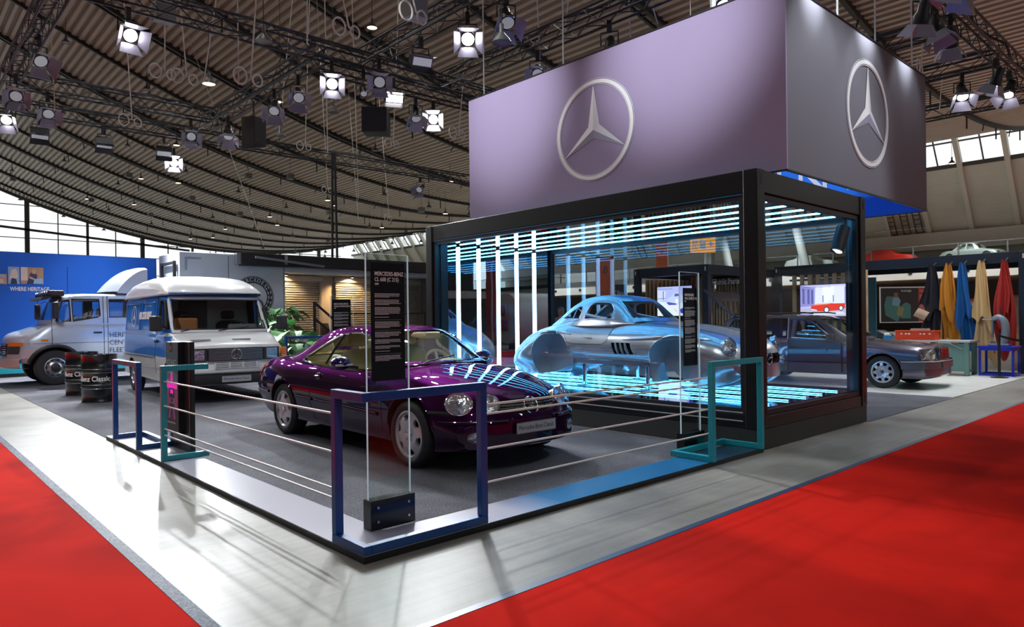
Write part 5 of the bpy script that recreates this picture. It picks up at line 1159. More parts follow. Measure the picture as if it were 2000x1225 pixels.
def wreath(parent, c, R):
    M = frame_M((c[0], -.004, c[1]), (1, 0, 0), (0, 0, 1)); n = 56
    def rg(r0, r1, z, m, nm):
        MB().grid([[M @ Vector((r * math.cos(2 * PI * i / n), r * math.sin(2 * PI * i / n), z)) for i in range(n)] for r in (r0, r1)], cu=True).build(nm, m, o, fix=False)
    o = star_emblem(M @ Matrix.Translation((0, 0, .004)), R * .7, [MATS['dark_lettering'], M_TRL, MATS['trailer_grey_dark']], parent, 'wreath_emblem', .02, .002, False)
    rg(R * .70, R * .98, .002, M_DTXT, 'emblem_ring'); rg(R * 1.0, R * 1.03, .002, M_DTXT, 'emblem_line')
    for word, a0, s in (('MERCEDES', PI / 2, -1), ('BENZ', -PI / 2, 1)):
        for i, chx in enumerate(word):
            a = a0 + s * (i - (len(word) - 1) / 2) * .235; r = R * .84
            p = Vector((r * math.cos(a), r * math.sin(a), .004)); up = Vector((math.cos(a), math.sin(a), 0)) * (1 if s < 0 else -1)
            lettering(chx, R * .26, M @ frame_M(p, up.cross(Vector((0, 0, 1))), up), M_TRL, o, ext=.0005, bold=.003)
    for sgn in (1, -1):
        for k in range(5):
            a = (-.62 + .29 * k) if sgn > 0 else PI + .62 - .29 * k
            for d in (.06, -.06):
                p = Vector((R * (.84 + d) * math.cos(a), R * (.84 + d) * math.sin(a), .0035)); t = Vector((-math.sin(a), math.cos(a), 0)) * sgn; u = Vector((math.cos(a), math.sin(a), 0)) * (1 if d > 0 else -1)
                MB().poly([M @ (p - t * R * .09), M @ (p + u * R * .035), M @ (p + t * R * .13 + u * R * .03), M @ (p + t * .02 - u * R * .03)]).build('laurel_leaf', M_TRL, o, smooth=False, fix=False)
wreath(tr, (2.19, 2.25), .64)
for nm, x0, x1 in (('a', 3.27, 5.0), ('b', 5.65, 7.5), ('c', 7.75, 9.25)):
    rows = []; z = .62
    while z < 2.86: rows += [[(x0, 1.13, z), (x1, 1.13, z)], [(x0, 1.085, z + .025), (x1, 1.085, z + .025)], [(x0, 1.085, z + .055), (x1, 1.085, z + .055)]]; z += .08
    s = MB().grid([[Vector(p) for p in r] for r in rows]).build('roller_shutter', M_SHUT, tr, smooth=False, fix=False)
    MB().box(x0 - .05, x1 + .1, .98, 1.19, 2.85, 3.06).build('shutter_box', mat('shutter_box_beige', (.5, .44, .36), .6), s, bev=.03, smooth=False); MB().box(x1, x1 + .06, 1.05, 1.19, .43, 2.85).build('guide_rail', M_SHUT, s, smooth=False)
aw = thing('awning', 'long dark rolled awning cassette along the top of the grey trailer', 'awning', (6.2, 17.72, 3.2)); 
MB().box(0, 7.3, 0, .26, .02, .42).build('cassette', M_BLACK, aw, bev=.03, smooth=False); MB().box(-.12, .0, 0.02, .24, .05, .4).build('end_cap', M_STEEL, aw, smooth=False); MB().bar((.4, -.12, .28), (2.6, -.35, .06), .06, .07).build('folding_arm', M_TRD, aw, smooth=False); MB().box(1.4, 1.5, -.01, .0, .1, .42).build('bracket', M_STEEL, aw, smooth=False)
for k, x in enumerate((8.1, 10.6)):     # warm down-lights under the soffit
    o = thing('downlight', ['warm down-light over the left roller shutter of the trailer', 'warm down-light over the middle roller shutter of the trailer'][k], 'lamp', (x, 18.72, 3.02), 0, 'down-lights of the trailer')
    MB().cyl((0, 0, .0), (0, 0, .06), .05, n=16).build('housing', M_MATT, o); MB().cyl((0, 0, -.004), (0, 0, 0), .042, n=16).build('lens', M_LAMPWARM, o)
    l = bpy.data.lights.new('downlight_beam', 'SPOT'); l.energy = 170; l.color = (1, .66, .34); l.spot_size = 2.3; l.spot_blend = .6; l.shadow_soft_size = .05; lo = bpy.data.objects.new('downlight_beam', l); COL.objects.link(lo); lo.parent = o; lo.location = (0, 0, -.02); lo.rotation_euler = (.38, 0, 0)
# stair railing, chairs, plants on the trailer deck
ra = thing('stair_railing', 'black steel stair railing going down from the trailer deck', 'railing', (8.55, 17.6, 0))
for nm, a, b in (('post', (0, 0, .0), (0, 0, 2.1)), ('handrail', (0, 0, 2.08), (1.1, -.3, 1.05)), ('handrail', (0, 0, 1.55), (.95, -.25, .7)), ('post', (1.1, -.3, 0), (1.1, -.3, 1.08))): MB().bar(a, b, .07).build(nm, M_MATT, ra, smooth=False)
r2 = thing('deck_railing', 'thin black railing along the right part of the trailer deck', 'railing', (9.9, 17.9, .43))
for x in (0, 1.1, 2.2, 3.3): MB().bar((x, 0, 0), (x, 0, 1.3), .045).build('post', M_MATT, r2, smooth=False)
for z in (.55, 1.28): MB().bar((0, 0, z), (3.3, 0, z), .045).build('rail', M_MATT, r2, smooth=False)
def shell_chair(loc, rz, lab, m, s=1.0):
    o = thing('shell_chair', lab, 'chair', loc, rz, 'chairs at the trailer')
    q = MB().ball((0, 0, .48), .26, .26, .06, 16, 8); q.build('seat', m, o)
    rows = [[Vector((.30 * math.sin(a) * (1 - .25 * t), .22 * math.cos(a) + .06 * t, .48 + .48 * t)) for a in frange(-1.35, 1.35, 13)] for t in frange(0, 1, 7)]
    q = MB().grid(rows); q.grid([[Vector((p.x * .93, p.y * .9, p.z)) for p in r] for r in rows]); q.build('backrest', m, o, fix=False)
    for a in (.8, 2.3, 3.9, 5.4): MB().bar((.12 * math.cos(a), .12 * math.sin(a), .45), (.25 * math.cos(a), .25 * math.sin(a), 0), .022).build('leg', M_MATT, o, smooth=False)
    return o
M_TANC = mat('tan_upholstery', (.45, .3, .2), .8); M_DKC = mat('brown_upholstery', (.12, .09, .07), .8); M_GRC = mat('grey_blue_upholstery', (.35, .4, .48), .8)
shell_chair((8.2, 18.45, .43), 1.2, 'tan shell chair on the trailer deck behind the stair railing', M_TANC); shell_chair((9.35, 18.3, .43), .4, 'dark brown shell chair on the trailer deck, left of the distant information panel', M_DKC)
shell_chair((12.7, 18.45, .43), .3, 'tan shell chair on the trailer deck beside the showcase edge', M_TANC); shell_chair((6.1, 13.2, .006), .6, 'pale grey shell chair behind the roof of the purple coupe', M_GRC)
def leaf_plant(loc, lab, h, n, seed, m, spread=.5, name='leafy_plant', group=None, pot=True, lw=.16):
    o = thing(name, lab, 'plant', loc, 0, group); rnd = random.Random(seed)
    if pot: MB().lathe([(0, 0), (.17, 0), (.2, .32), (.17, .32), (.16, .26), (0, .26)], n=20).build('pot', M_MATT, o)
    st = MB(); lf = MB()
    for i in range(n):
        a = rnd.random() * 2 * PI; t = rnd.random() ** .7; r = spread * (.3 + .7 * rnd.random()); z = .3 + (h - .3) * (.15 + .85 * t)
        p0 = Vector((0, 0, .28)); p2 = Vector((r * math.cos(a), r * math.sin(a), z)); p1 = Vector((p2.x * .35, p2.y * .35, z * .85))
        st.tube([p0, p1, p2], .007, 5)
        d = Vector((math.cos(a), math.sin(a), -.5 + .5 * rnd.random())).normalized(); sx = d.cross(Vector((0, 0, 1))).normalized(); up = sx.cross(d); L = lw * (1.2 + .9 * rnd.random()); wd = L * .42
        rows = []
        for u in frange(0, 1, 7):
            w = wd * math.sin(PI * u ** .75) * (1 + .12 * math.sin(u * 22)); c = p2 + d * L * u - Vector((0, 0, .35 * L * u * u)); rows.append([c - sx * w + up * w * .35, c, c + sx * w + up * w * .35])
        lf.grid(rows)
    st.build('stem', mat('plant_stem', (.06, .14, .03), .7), o, weld=False, fix=False); lf.build('foliage', m, o, weld=False, fix=False); return o
M_LEAF = mat('glossy_leaf', (.035, .16, .035), .35, var=.5, vs=6); M_LEAF2 = mat('bright_leaf', (.06, .26, .05), .4, var=.4, vs=6)
leaf_plant((6.15, 15.2, .006), 'tall leafy plant with split leaves beside the white van', 1.85, 60, 3, M_LEAF, .6, lw=.2); leaf_plant((5.2, 12.1, .006), 'low broad-leaved plant behind the tail of the purple coupe', 1.25, 34, 8, M_LEAF2, .5, lw=.26)
tube_frame('', 'navy barrier frame in the background behind the rear of the purple coupe', M_NAVY, [('leg', (0, 0, z0), (0, 0, 1.1)), ('leg', (1.1, 0, z0), (1.1, 0, 1.1)), ('top_rail', (0, 0, 1.1), (1.1, 0, 1.1)), ('base_rail', (0, 0, z0), (0, .5, z0)), ('base_rail', (1.1, 0, z0), (1.1, .5, z0)), ('base_rail', (0, .5, z0), (1.1, .5, z0))], (4.55, 11.0, .006))
# ---------------------------------------------------------------- lighting rig: trusses, spotlights, pendants, cables
M_TRUSS = mat('black_truss', (.014, .015, .017), .45)
def truss(lab, a, b, s=.34):
    a = Vector(a); b = Vector(b); L = (b - a).length; d = (b - a) / L; side = Vector((-d.y, d.x, 0)); o = thing('lighting_truss', lab, 'truss', a); h = s / 2
    for e in ((h, h), (h, -h), (-h, h), (-h, -h)):
        f = side * e[0] + Vector((0, 0, e[1])); MB().cyl(f, d * L + f, .026, n=8).build('chord', M_TRUSS, o)
    q = MB(); n = max(1, round(L / .42)); st = L / n
    for i in range(n):
        for (p, r) in (((h, h), (h, -h)), ((-h, h), (-h, -h)), ((h, h), (-h, h)), ((h, -h), (-h, -h))):
            if i % 2: p, r = r, p
            q.bar(d * st * i + side * p[0] + Vector((0, 0, p[1])), d * st * (i + 1) + side * r[0] + Vector((0, 0, r[1])), .016)
    cb = [d * L * t + Vector((0, 0, h + .04 + .02 * math.sin(31 * t))) + side * .08 * math.sin(17 * t) for t in frange(0, 1, 40)]
    q.build('lattice', M_TRUSS, o, smooth=False, weld=False, fix=False); MB().tube(cb, .03, 5).build('cable_loom', M_RUBBER, o); return o
TZ = 7.4
truss('black truss across the top left corner of the photo, running away along the left', (.3, 8.2, TZ), (.3, 17.0, TZ)); truss('long black truss crossing behind the spotlights above the purple coupe', (.55, 10.35, TZ), (12, 10.35, TZ))
truss('black truss running away above the white van, meeting the long cross truss', (5.2, 10.6, TZ), (5.2, 17.9, TZ)); truss('black truss running away above the bare metal coupe, left of the hung box', (6.1, 2.2, TZ), (6.1, 10.1, TZ))
truss('black truss just above the left part of the hung box', (8.4, 3.0, TZ + .0), (8.4, 10.1, TZ)); truss('black truss high above the silver lorry', (.5, 16.8, TZ), (5.0, 16.8, TZ))
truss('lowest long black truss above the trailer and the blue wall', (.3, 19.3, TZ), (16.5, 19.3, TZ)); truss('short black truss behind the long cross truss', (5.4, 11.15, TZ), (12, 11.15, TZ), .3)
truss('black truss in the top right corner of the photo', (11.5, .45, TZ), (20, .45, TZ)); truss('black truss at the upper right, low in front of the window band', (21, -2, TZ), (21, 9, TZ)); truss('black truss right behind the hung box, upper right', (14.2, .65, TZ), (14.2, 8, TZ), .3); truss('black truss between the two right spotlights, upper right', (17.1, .65, TZ), (17.1, 8, TZ), .3)
tl = thing('awning_mast', 'tall black double mast hanging from the low truss to the trailer awning', 'mast', (9.45, 17.86, 3.62)); 
for dx in (-.09, .09): MB().bar((dx, 0, 0), (dx * .5, 0, 3.58), .06).build('pole', M_TRUSS, tl, smooth=False)
M_HOUS = mat('lamp_housing', (.02, .021, .024), .4); M_FLAP = mat('barn_door_inside', (.34, .34, .42), .4, .3)
def lamp_proto(kind, lens_m):
    o = bpy.data.objects.new('stage_spotlight', None); COL.objects.link(o); pv = Vector((0, 0, -.34)); hs = []
    MB().tube([(-.17, 0, -.34), (-.17, 0, -.10), (.17, 0, -.10), (.17, 0, -.34)], .016, 6).build('yoke', M_HOUS, o); MB().box(-.04, .04, -.05, .05, -.10, .12).build('clamp', M_HOUS, o, smooth=False)
    def hp(mb, nm, m, **k): h = mb.build(nm, m, o, **k); h.location = pv; hs.append(h); return h
    if kind == 'fresnel':
        hp(MB().lathe([(0, .26), (.08, .25), (.10, .20), (.10, .05), (.135, .0), (.14, -.14), (.12, -.15), (.12, -.135), (0, -.135)], n=24), 'housing', M_HOUS)
        hp(MB().cyl((0, 0, -.140), (0, 0, -.146), .115, n=24), 'lens', lens_m); w = .13
        for k in range(4):
            R = Matrix.Rotation(k * PI / 2, 4, 'Z'); q = MB(); q.prism([(-.13, 0), (.13, 0), (.20, -.24), (-.20, -.24)], 'y', -.004, .004)
            q.xf(R @ Matrix.Translation((0, .14, -.15)) @ Matrix.Rotation(.55, 4, 'X')); hp(q, 'barn_door', M_FLAP, smooth=False)
    elif kind == 'flood':
        hp(MB().box(-.22, .22, -.10, .10, -.12, .14), 'housing', M_HOUS, smooth=False, bev=.01); hp(MB().box(-.19, .19, -.08, .08, -.128, -.121), 'lens', lens_m, smooth=False)
        for sg in (1, -1): hp(MB().prism([(-.22, 0), (.22, 0), (.24, -.16), (-.24, -.16)], 'y', -.004, .004).xf(Matrix.Translation((0, sg * .10, -.12)) @ Matrix.Rotation(sg * .5, 4, 'X')), 'barn_door', M_HOUS, smooth=False)
    else:
        hp(MB().lathe([(0, .2), (.07, .19), (.09, .12), (.09, -.16), (.075, -.16), (.075, -.14), (0, -.14)], n=20), 'housing', M_HOUS); hp(MB().cyl((0, 0, -.145), (0, 0, -.15), .07, n=20), 'lens', lens_m)
    return o
def aim(o, pos, target):
    v = Vector(target) - (Vector(pos) + Vector((0, 0, -.34))); h = math.hypot(v.x, v.y); o.location = pos; o.rotation_euler = (0, 0, math.atan2(-v.x, v.y)); t = math.atan2(h, -v.z)
    for c in COL.objects:
        if c.parent == o and c.name.split('.')[0] in ('housing', 'lens', 'barn_door'): c.rotation_euler = (t, 0, 0)
    return t
PROTO = {}
XL = ((.3, 8.2, 17), (5.2, 10.6, 17.9), (6.1, 2.2, 10.1), (8.4, 3, 10.1), (14.2, .65, 8), (17.1, .65, 8)); YL = ((10.35, .55, 12), (11.15, 5.4, 12), (16.8, .5, 5), (19.3, .3, 16.5), (.45, 11.5, 20))
def snap(p):
    c = [(abs(p.x - x), 0, x) for x, a, b in XL if a < p.y < b] + [(abs(p.y - y), 1, y) for y, a, b in YL if a < p.x < b]
    if c:
        d, ax, v = min(c)
        if d < 1.0: p[ax] = v
def spot(px, py, target, kind, lit, lab, power=0, size=60, col=(.93, .97, 1), z=6.75, pos=None, blend=.5):
    lm = {2: mat('lamp_glow_bright', (1, 1, 1), .4, emit=(1, .93, 1), es=60), 1: M_LAMPWHITE, 0: mat('lamp_glow_soft', (.12, .12, .14), .3, emit=(.9, .9, 1), es=.12)}[lit]
    k = (kind, lit)
    p = Vector(pos) if pos else at_z(px, py, z); p.z += .34
    if not pos: snap(p)
    if k not in PROTO: PROTO[k] = o = lamp_proto(kind, lm)
    else: o = dup(PROTO[k])
    tag(o, lab, 'spotlight', 'stage spotlights on the trusses'); t = aim(o, p, target)
    if power:
        l = bpy.data.lights.new('beam', 'SPOT'); l.energy = power; l.color = col; l.spot_size = math.radians(size); l.spot_blend = blend; l.shadow_soft_size = .09
        lo = bpy.data.objects.new('beam', l); COL.objects.link(lo); lo.parent = o; R = Matrix.Rotation(t, 4, 'X'); lo.location = Vector((0, 0, -.34)) + R @ Vector((0, 0, -.47)); lo.rotation_euler = (t, 0, 0)
    return o
F, D, Q = 'fresnel', 'flood', 'par'
PW = .11; FILL = 330
for a in [
 (258, 55, (2.2, 1.5, .5), F, 1, 'large lit barn-door spotlight high at the upper left, right of the left truss', 1500, 62),
 (85, 115, (2.6, 6, .5), F, 0, 'barn-door spotlight hanging on the left truss, uppermost of the left edge', 800, 55),
 (37, 185, (-.5, 6, 0), F, 0, 'barn-door spotlight at the left edge below the left truss', 700, 60),
 (95, 215, (1.2, 9, 0), F, 0, 'barn-door spotlight with yellow tag, right of the left-edge lamps', 0, 0),
 (15, 230, (-2, 12, 1), F, 1, 'barn-door spotlight cut by the left edge of the photo', 0, 0),
 (68, 272, (1, 16, 2), D, 0, 'box floodlight above the blue wall, leftmost of three', 9000, 100),
 (192, 288, (2.6, 16.5, 1.5), D, 0, 'box floodlight above the silver lorry, middle of three', 9000, 100),
 (305, 305, (3.5, 15, 2), D, 0, 'box floodlight above the white van, rightmost of three', 9000, 100),
 (340, 317, (-.4, 3.7, 0), F, 2, 'dazzling small spotlight right of the box floodlights on the low truss', 4500, 24),
 (370, 265, (2.7, 9.5, 1.6), F, 0, 'barn-door spotlight above the white van roof, left of the black loudspeaker', 9000, 50),
 (457, 262, (4.0, 13, 1), F, 0, 'small barn-door spotlight under the black loudspeaker', 1500, 60),
 (547, 213, (2.6, 8.5, .8), F, 0, 'barn-door spotlight right of the black loudspeaker, lower of two', 1500, 55),
 (603, 190, (3, 5.5, .6), F, 0, 'barn-door spotlight pointing down right, centre left of the rig', 1300, 60),
 (660, 155, (.5, .5, .3), F, 1, 'lit barn-door spotlight above the purple coupe, facing the camera', 1300, 50),
 (696, 183, (4, 6, 1), Q, 0, 'small black can light right of the lit spotlight above the coupe', 0, 0),
 (773, 165, (1.8, 2.2, .6), F, 0, 'tilted barn-door spotlight left of the two glaring floodlights', 1500, 55),
 (832, 120, (3.5, -.5, 0), D, 0, 'box floodlight on top of the cluster left of the hung box', 1500, 80),
 (807, 174, (2.0, -1.0, 0), D, 1, 'glaring floodlight in the cluster left of the hung box', 1400, 80),
 (797, 230, (6.5, 7.6, 0), F, 0, 'barn-door spotlight below the glaring floodlight', 0, 0),
 (858, 228, (.2, .8, .8), F, 2, 'brightest spotlight of all, dazzling just left of the hung box', 1500, 50),
 (921, 75, (1.0, -.2, .2), F, 1, 'lit barn-door spotlight above the left end of the hung box', 1300, 55),
 (1000, 40, (4.2, 1.2, 0), F, 0, 'dark barn-door spotlight at the top, right of the lit one', 1000, 55),
 (1017, 130, (3.0, 1.8, .5), F, 0, 'long barn-door spotlight hanging just over the edge of the hung box', 900, 50),
 (1148, 70, (4.5, 3, 0), Q, 0, 'dark can light over the middle of the hung box', 0, 0),
 (805, 372, (6.3, 15, 1), F, 0, 'small spotlight hanging alone under the low truss near the hung box', 0, 0),
 (1410, 8, (3.6, -2.2, 0), F, 1, 'bright spotlight peeking over the top edge of the hung box', 1800, 70),
 (1785, 35, (13.2, 2.5, .6), F, 0, 'barn-door spotlight at the top right, left of two close together', 2200, 60),
 (1838, 50, (12.4, -1.5, 0), F, 0, 'barn-door spotlight at the top right, right of two close together', 2600, 75),
 (1866, 75, (16.5, 1.5, .5), F, 0, 'small open barn-door spotlight below the top right truss', 1600, 70),
 (1877, 180, (13.5, -.5, .3), F, 1, 'barn-door spotlight right of the hung box, in front of the window band', 3200, 60),
 (1965, 150, (16.9, 3, 1), F, 1, 'upper barn-door spotlight at the right edge, glowing orange inside', 2200, 70),
 (1962, 178, (14, 1.5, .4), F, 1, 'lower barn-door spotlight at the right edge of the photo', 2400, 60)]:
    spot(a[0], a[1], a[2], a[3], a[4], a[5], a[6] * PW, a[7])
# unseen front-of-house lamps over the aisles; the last is added to brighten the van
for a, tg, pw, sz, lab in (((-1.6, 4.8, 8.0), (5.6, 4.8, 5.0), 1500, 26, 'spotlight over the aisle lighting the left end of the hung box'), ((-1.6, 1.0, 8.0), (5.6, 1.5, 5.15), 1500, 26, 'spotlight over the aisle lighting the right part of the violet box front'),
        ((6.3, -.75, 6.2), (6.25, .05, 4.6), 16, 75, 'left of three small spotlights washing the slate box side'), ((7.9, -.75, 6.2), (7.9, .05, 4.6), 16, 75, 'middle of three small spotlights washing the slate box side'), ((9.4, -.75, 6.2), (9.4, .05, 4.6), 16, 75, 'right of three small spotlights washing the slate box side'),
        ((-1.2, -4.5, 8.0), (2.2, 1.5, .4), 130, 60, 'spotlight over the red aisle aimed at the nose of the purple coupe'), ((7.5, -4.0, 7.5), (6.6, .0, 2.8), 260, 50, 'spotlight over the red aisle aimed at the showcase end'),
        ((-4.0, 5.0, 8.0), (1.8, 11.0, 1.2), 900, 50, 'unseen spotlight added over the left aisle to brighten the van side')):
    spot(0, 0, tg, F, 0, lab, pw, sz, pos=a, blend=1. if sz < 30 else .5)

# loudspeakers
for p, s, lab, rz in ((Vector((5.2, 14.2, 6.35)), (.24, .2, .42), 'flat black loudspeaker box hanging left of the spotlights', .5), (Vector((7.0, 11.15, 6.3)), (.42, .3, .3), 'black wedge loudspeaker hanging above the purple coupe roof', .9)):
    o = thing('loudspeaker', lab, 'loudspeaker', p, rz); q = MB().prism([(-s[0], -s[2]), (s[0], -s[2] * .7), (s[0], s[2]), (-s[0], s[2])], 'y', -s[1], s[1]); q.build('cabinet', M_MATT, o, smooth=False, bev=.015); MB().box(-s[0] * .9, s[0] * .9, -s[1] - .006, -s[1], -s[2] * .62, s[2] * .9).build('grille', M_RUBBER, o, smooth=False); MB().bar((0, 0, s[2]), (0, 0, 7.22 - p.z), .03).build('bracket', M_HOUS, o, smooth=False)
# bell pendants under the hall roof
def under_roof(px, py, gap):
    d = 3.
    while d < 130:
        p = at_depth(px, py, d)
        if p.z > roof_z(p.x) - gap: break
        d += .25
    return p

M_BELL = mat('bell_grey', (.13, .13, .13), .45, .3); M_BELLG = thin_glass('bell_glass', (.8, .82, .8), .12)
bells = {}
def pendant(p, lit, lab, grp, drop=1.6, s=1.0):
    if lit not in bells:
        o = bpy.data.objects.new('bell_pendant', None); COL.objects.link(o); bells[lit] = o
        MB().lathe([(.05, .62), (.07, .58), (.07, .34), (.13, .26), (.24, .14), (.33, 0), (.31, 0), (.22, .13), (.10, .25), (0, .27)], n=20).build('bell_shade', M_BELL, o); MB().cyl((0, 0, 0), (0, 0, 1), .018, n=6).build('rod', M_BEAM, o, loc=(0, 0, .6))
        MB().lathe([(.29, .03), (0, -.01)], n=20).build('diffuser', M_LAMPWARM if lit else M_BELL, o)
    else: o = dup(bells[lit])
    o.location = p; o.scale = (s, s, s); tag(o, lab, 'pendant lamp', grp)
    for c in COL.objects:
        if c.parent == o and c.name.startswith('rod'): c.scale = (1, 1, max(.2, (roof_z(p[0]) + .12 - p[2]) / s - .6))
    return o
for k, (px, py, dd, lit, lab) in enumerate([(408, 165, 17, 1, 'warm lit bell pendant high above the white van'), (843, 255, 26, 1, 'warm lit bell pendant below the dazzling spotlight'), (515, 82, 13, 0, 'pale unlit bell pendant near the top, above the black loudspeaker'), (980, 84, 11, 0, 'pale unlit bell pendant right of the lit spotlight at the hung box'), (348, 358, 34, 1, 'warm lit bell pendant below the low truss, above the white van'), (262, 400, 42, 1, 'warm lit bell pendant above the blue wall end'), (440, 448, 60, 1, 'small warm bell pendant glowing under the far roof'), (372, 467, 60, 1, 'small warm bell pendant above the trailer corner'), (527, 424, 50, 1, 'small warm bell pendant left of the awning mast'), (640, 392, 44, 1, 'warm bell pendant right of the awning mast'), (746, 445, 60, 1, 'small warm bell pendant near the slanted windows'), (870, 418, 44, 1, 'warm bell pendant beside the left end of the showcase roof'), (733, 295, 32, 0, 'unlit bell pendant under the middle of the roof'), (549, 266, 22, 0, 'unlit glass bell pendant below the barn-door spotlights'), (652, 220, 20, 0, 'unlit bell pendant beneath the lit spotlight above the coupe')]):
    pendant(under_roof(px, py, 2.2) if dd > 25 else at_depth(px, py, dd), lit, lab, 'bell pendants picked out in the roof', 1.6, .8 if dd > 25 else .5)
for j, y in enumerate((48, 62, 76, 90, 104)):
    n = 0
    for i in range(11):
        x = 7 + 4.7 * i + (j % 2) * 2.2
        if x > 57: continue
        pendant((x, y, roof_z(x) - 1.75), 0, '%s unlit bell pendant from the left, %s row from the back' % (ORD[n], ['fifth', 'fourth', 'third', 'second', 'rearmost'][j]), 'rows of unlit bell pendants', 1.6, .8); n += 1
# rows of lit bells added as fill light, stronger towards the far walls
n = 0
for j, y in enumerate((-30, -16, -2, 12, 26, 40, 56, 72, 88)):
    for i, x in enumerate((-26, -12, 2, 16, 30, 44, 55)):
        vis = y > 8 and x > 0
        o = pendant((x + 1.5 * (j % 2), y, roof_z(x) - 1.75), 1, '%s added fill-light bell from the left, %s row from the front of the hall' % (ORD[i], ORD[j]), 'added fill-light bells under the roof', 1.6, .8)
        l = bpy.data.lights.new('bell_fill_light', 'SPOT'); l.energy = FILL * (12 if x >= 40 else 4.5 if (y >= 40 or x >= 30) else 2.2 if y > 10 else .4); l.color = (.97, .985, 1); l.spot_size = 2.1 if (x >= 30 or y >= 40) else 2.8; l.spot_blend = .5; l.shadow_soft_size = .3
        lo = bpy.data.objects.new('bell_fill_light', l); COL.objects.link(lo); lo.parent = o; lo.location = (0, 0, -.05)
# grey boxes of the public address system under the roof
M_PA = mat('grey_speaker_box', (.2, .21, .21), .6)
for k, (px, py, dd) in enumerate([(25, 350, 50), (178, 391, 55), (252, 342, 45), (294, 420, 62), (375, 387, 52), (468, 418, 55), (567, 345, 42), (644, 415, 55), (823, 410, 48), (485, 344, 40), (320, 27, 14), (810, 20, 13)]):
    o = MB().box(-.35, .35, -.3, .3, -.3, .3).build('loudspeaker_box', M_PA, loc=under_roof(px, py, 2.0) if dd > 20 else at_depth(px, py, dd), bev=.03, smooth=False); sc_ = .55 if dd < 20 else .75; o.scale = (sc_,) * 3
    tag(o, 'small grey box under the hall roof, %s' % ['at the left edge above the glazing', 'above the end of the blue wall', 'left of the low truss lamps', 'in front of the glazing above the van', 'above the trailer corner', 'left of the awning mast', 'high right of the awning mast', 'low right of the awning mast', 'above the showcase left post', 'left of the awning mast top', 'near the top left, beside the lit spotlight', 'near the top, left of the hung box'][k], 'loudspeaker', 'grey boxes under the roof'); MB().cyl((0, 0, .3), (0, 0, (roof_z(o.location.x) - .04 - o.location.z) / sc_), .02, n=6).build('rod', M_BEAM, o)
# steel hoist cables and hanging slings
M_ROPE = mat('pale_sling', (.65, .63, .58), .7); M_ROPE2 = mat('tan_rope', (.5, .36, .24), .8)
def sling(px, y0, y1, d, lab, loop=True, slant=0., m=None, r=.014):
    a = at_depth(px, y1, d); b = at_depth(px + slant, y0, d); dv = b - a; dv = dv / max(.05, dv.z)
    for _ in range(3): b = a + dv * (roof_z(b.x) - .1 - a.z)
    o = thing('hanging_sling', lab, 'cable', a, 0, 'steel slings hanging from the roof')
    MB().tube([(0, 0, 0), tuple(b - a)], r, 6).build('rope', m or M_ROPE, o)
    if loop:
        for k, (dx, rr) in enumerate(((-.16, .15), (.12, .11))): MB().tube([(dx * 1.2 + rr * math.cos(t) * .8, .05 * k, -.02 + rr * math.sin(t)) for t in [2 * PI * i / 18 for i in range(18)]], .016, 6, closed=True).build('eye_loop', m or M_ROPE, o)
    return o
SL = [(107, 12, 212, 16, -10, 0, 'tan rope dangling at the upper left beside the left truss', M_ROPE2), (258, 60, 235, 18, -12, 1, 'sling with eye loops under the large lit spotlight'), (322, 0, 140, 15, 0, 1, 'sling bundle with loops at the top left, second from the lit spotlight'), (365, 0, 150, 15, -14, 1, 'sling with loops above the warm pendant'), (398, 0, 160, 16, 24, 0, 'slanted plain cable above the warm pendant'), (466, 0, 165, 14, -2, 0, 'plain cable left of the loudspeaker'), (490, 0, 150, 12.5, 10, 1, 'sling with loops above the black loudspeaker'), (600, 0, 85, 14, 0, 0, 'plain cable meeting the long cross truss'), (682, 0, 55, 12, -12, 1, 'sling with big loops at the top centre'), (640, 90, 300, 20, -4, 0, 'long plain cable dropping below the lit spotlight'), (700, 200, 390, 26, -6, 0, 'long plain cable in the middle of the roof'), (768, 60, 280, 22, 8, 1, 'sling with loops left of the dazzling lamp'), (813, 0, 25, 11, -6, 1, 'sling with loops at the top, right of centre'), (896, 190, 260, 18, 6, 1, 'sling with loops beside the corner of the hung box'), (1055, 0, 120, 15, -6, 0, 'plain cable above the hung box, left'), (1100, 0, 85, 15, 10, 0, 'slanted cable above the hung box'), (1232, 0, 75, 14, -4, 0, 'plain cable left of the round lamp over the hung box'), (1285, 0, 48, 14, -14, 0, 'slanted cable above the middle of the hung box'), (1800, 60, 130, 16, 2, 1, 'sling with loop at the right corner of the hung box'), (1835, 20, 215, 18, 16, 0, 'slanted cable right of the hung box'), (515, 430, 480, 40, -18, 0, 'far slanted cable left of the awning mast'), (700, 300, 430, 40, -10, 0, 'far slanted cable right of the awning mast'), (640, 230, 370, 34, -8, 1, 'far sling with loop above the awning'), (760, 330, 425, 38, -8, 1, 'far sling with loop left of the showcase'), (596, 150, 285, 24, 4, 1, 'sling with loops left of the mast top'), (545, 120, 260, 20, 14, 0, 'cable left of the small can light')]
for a in SL: sling(a[0], a[1], a[2], a[3], a[6], bool(a[5]), a[4], a[7] if len(a) > 7 else None)
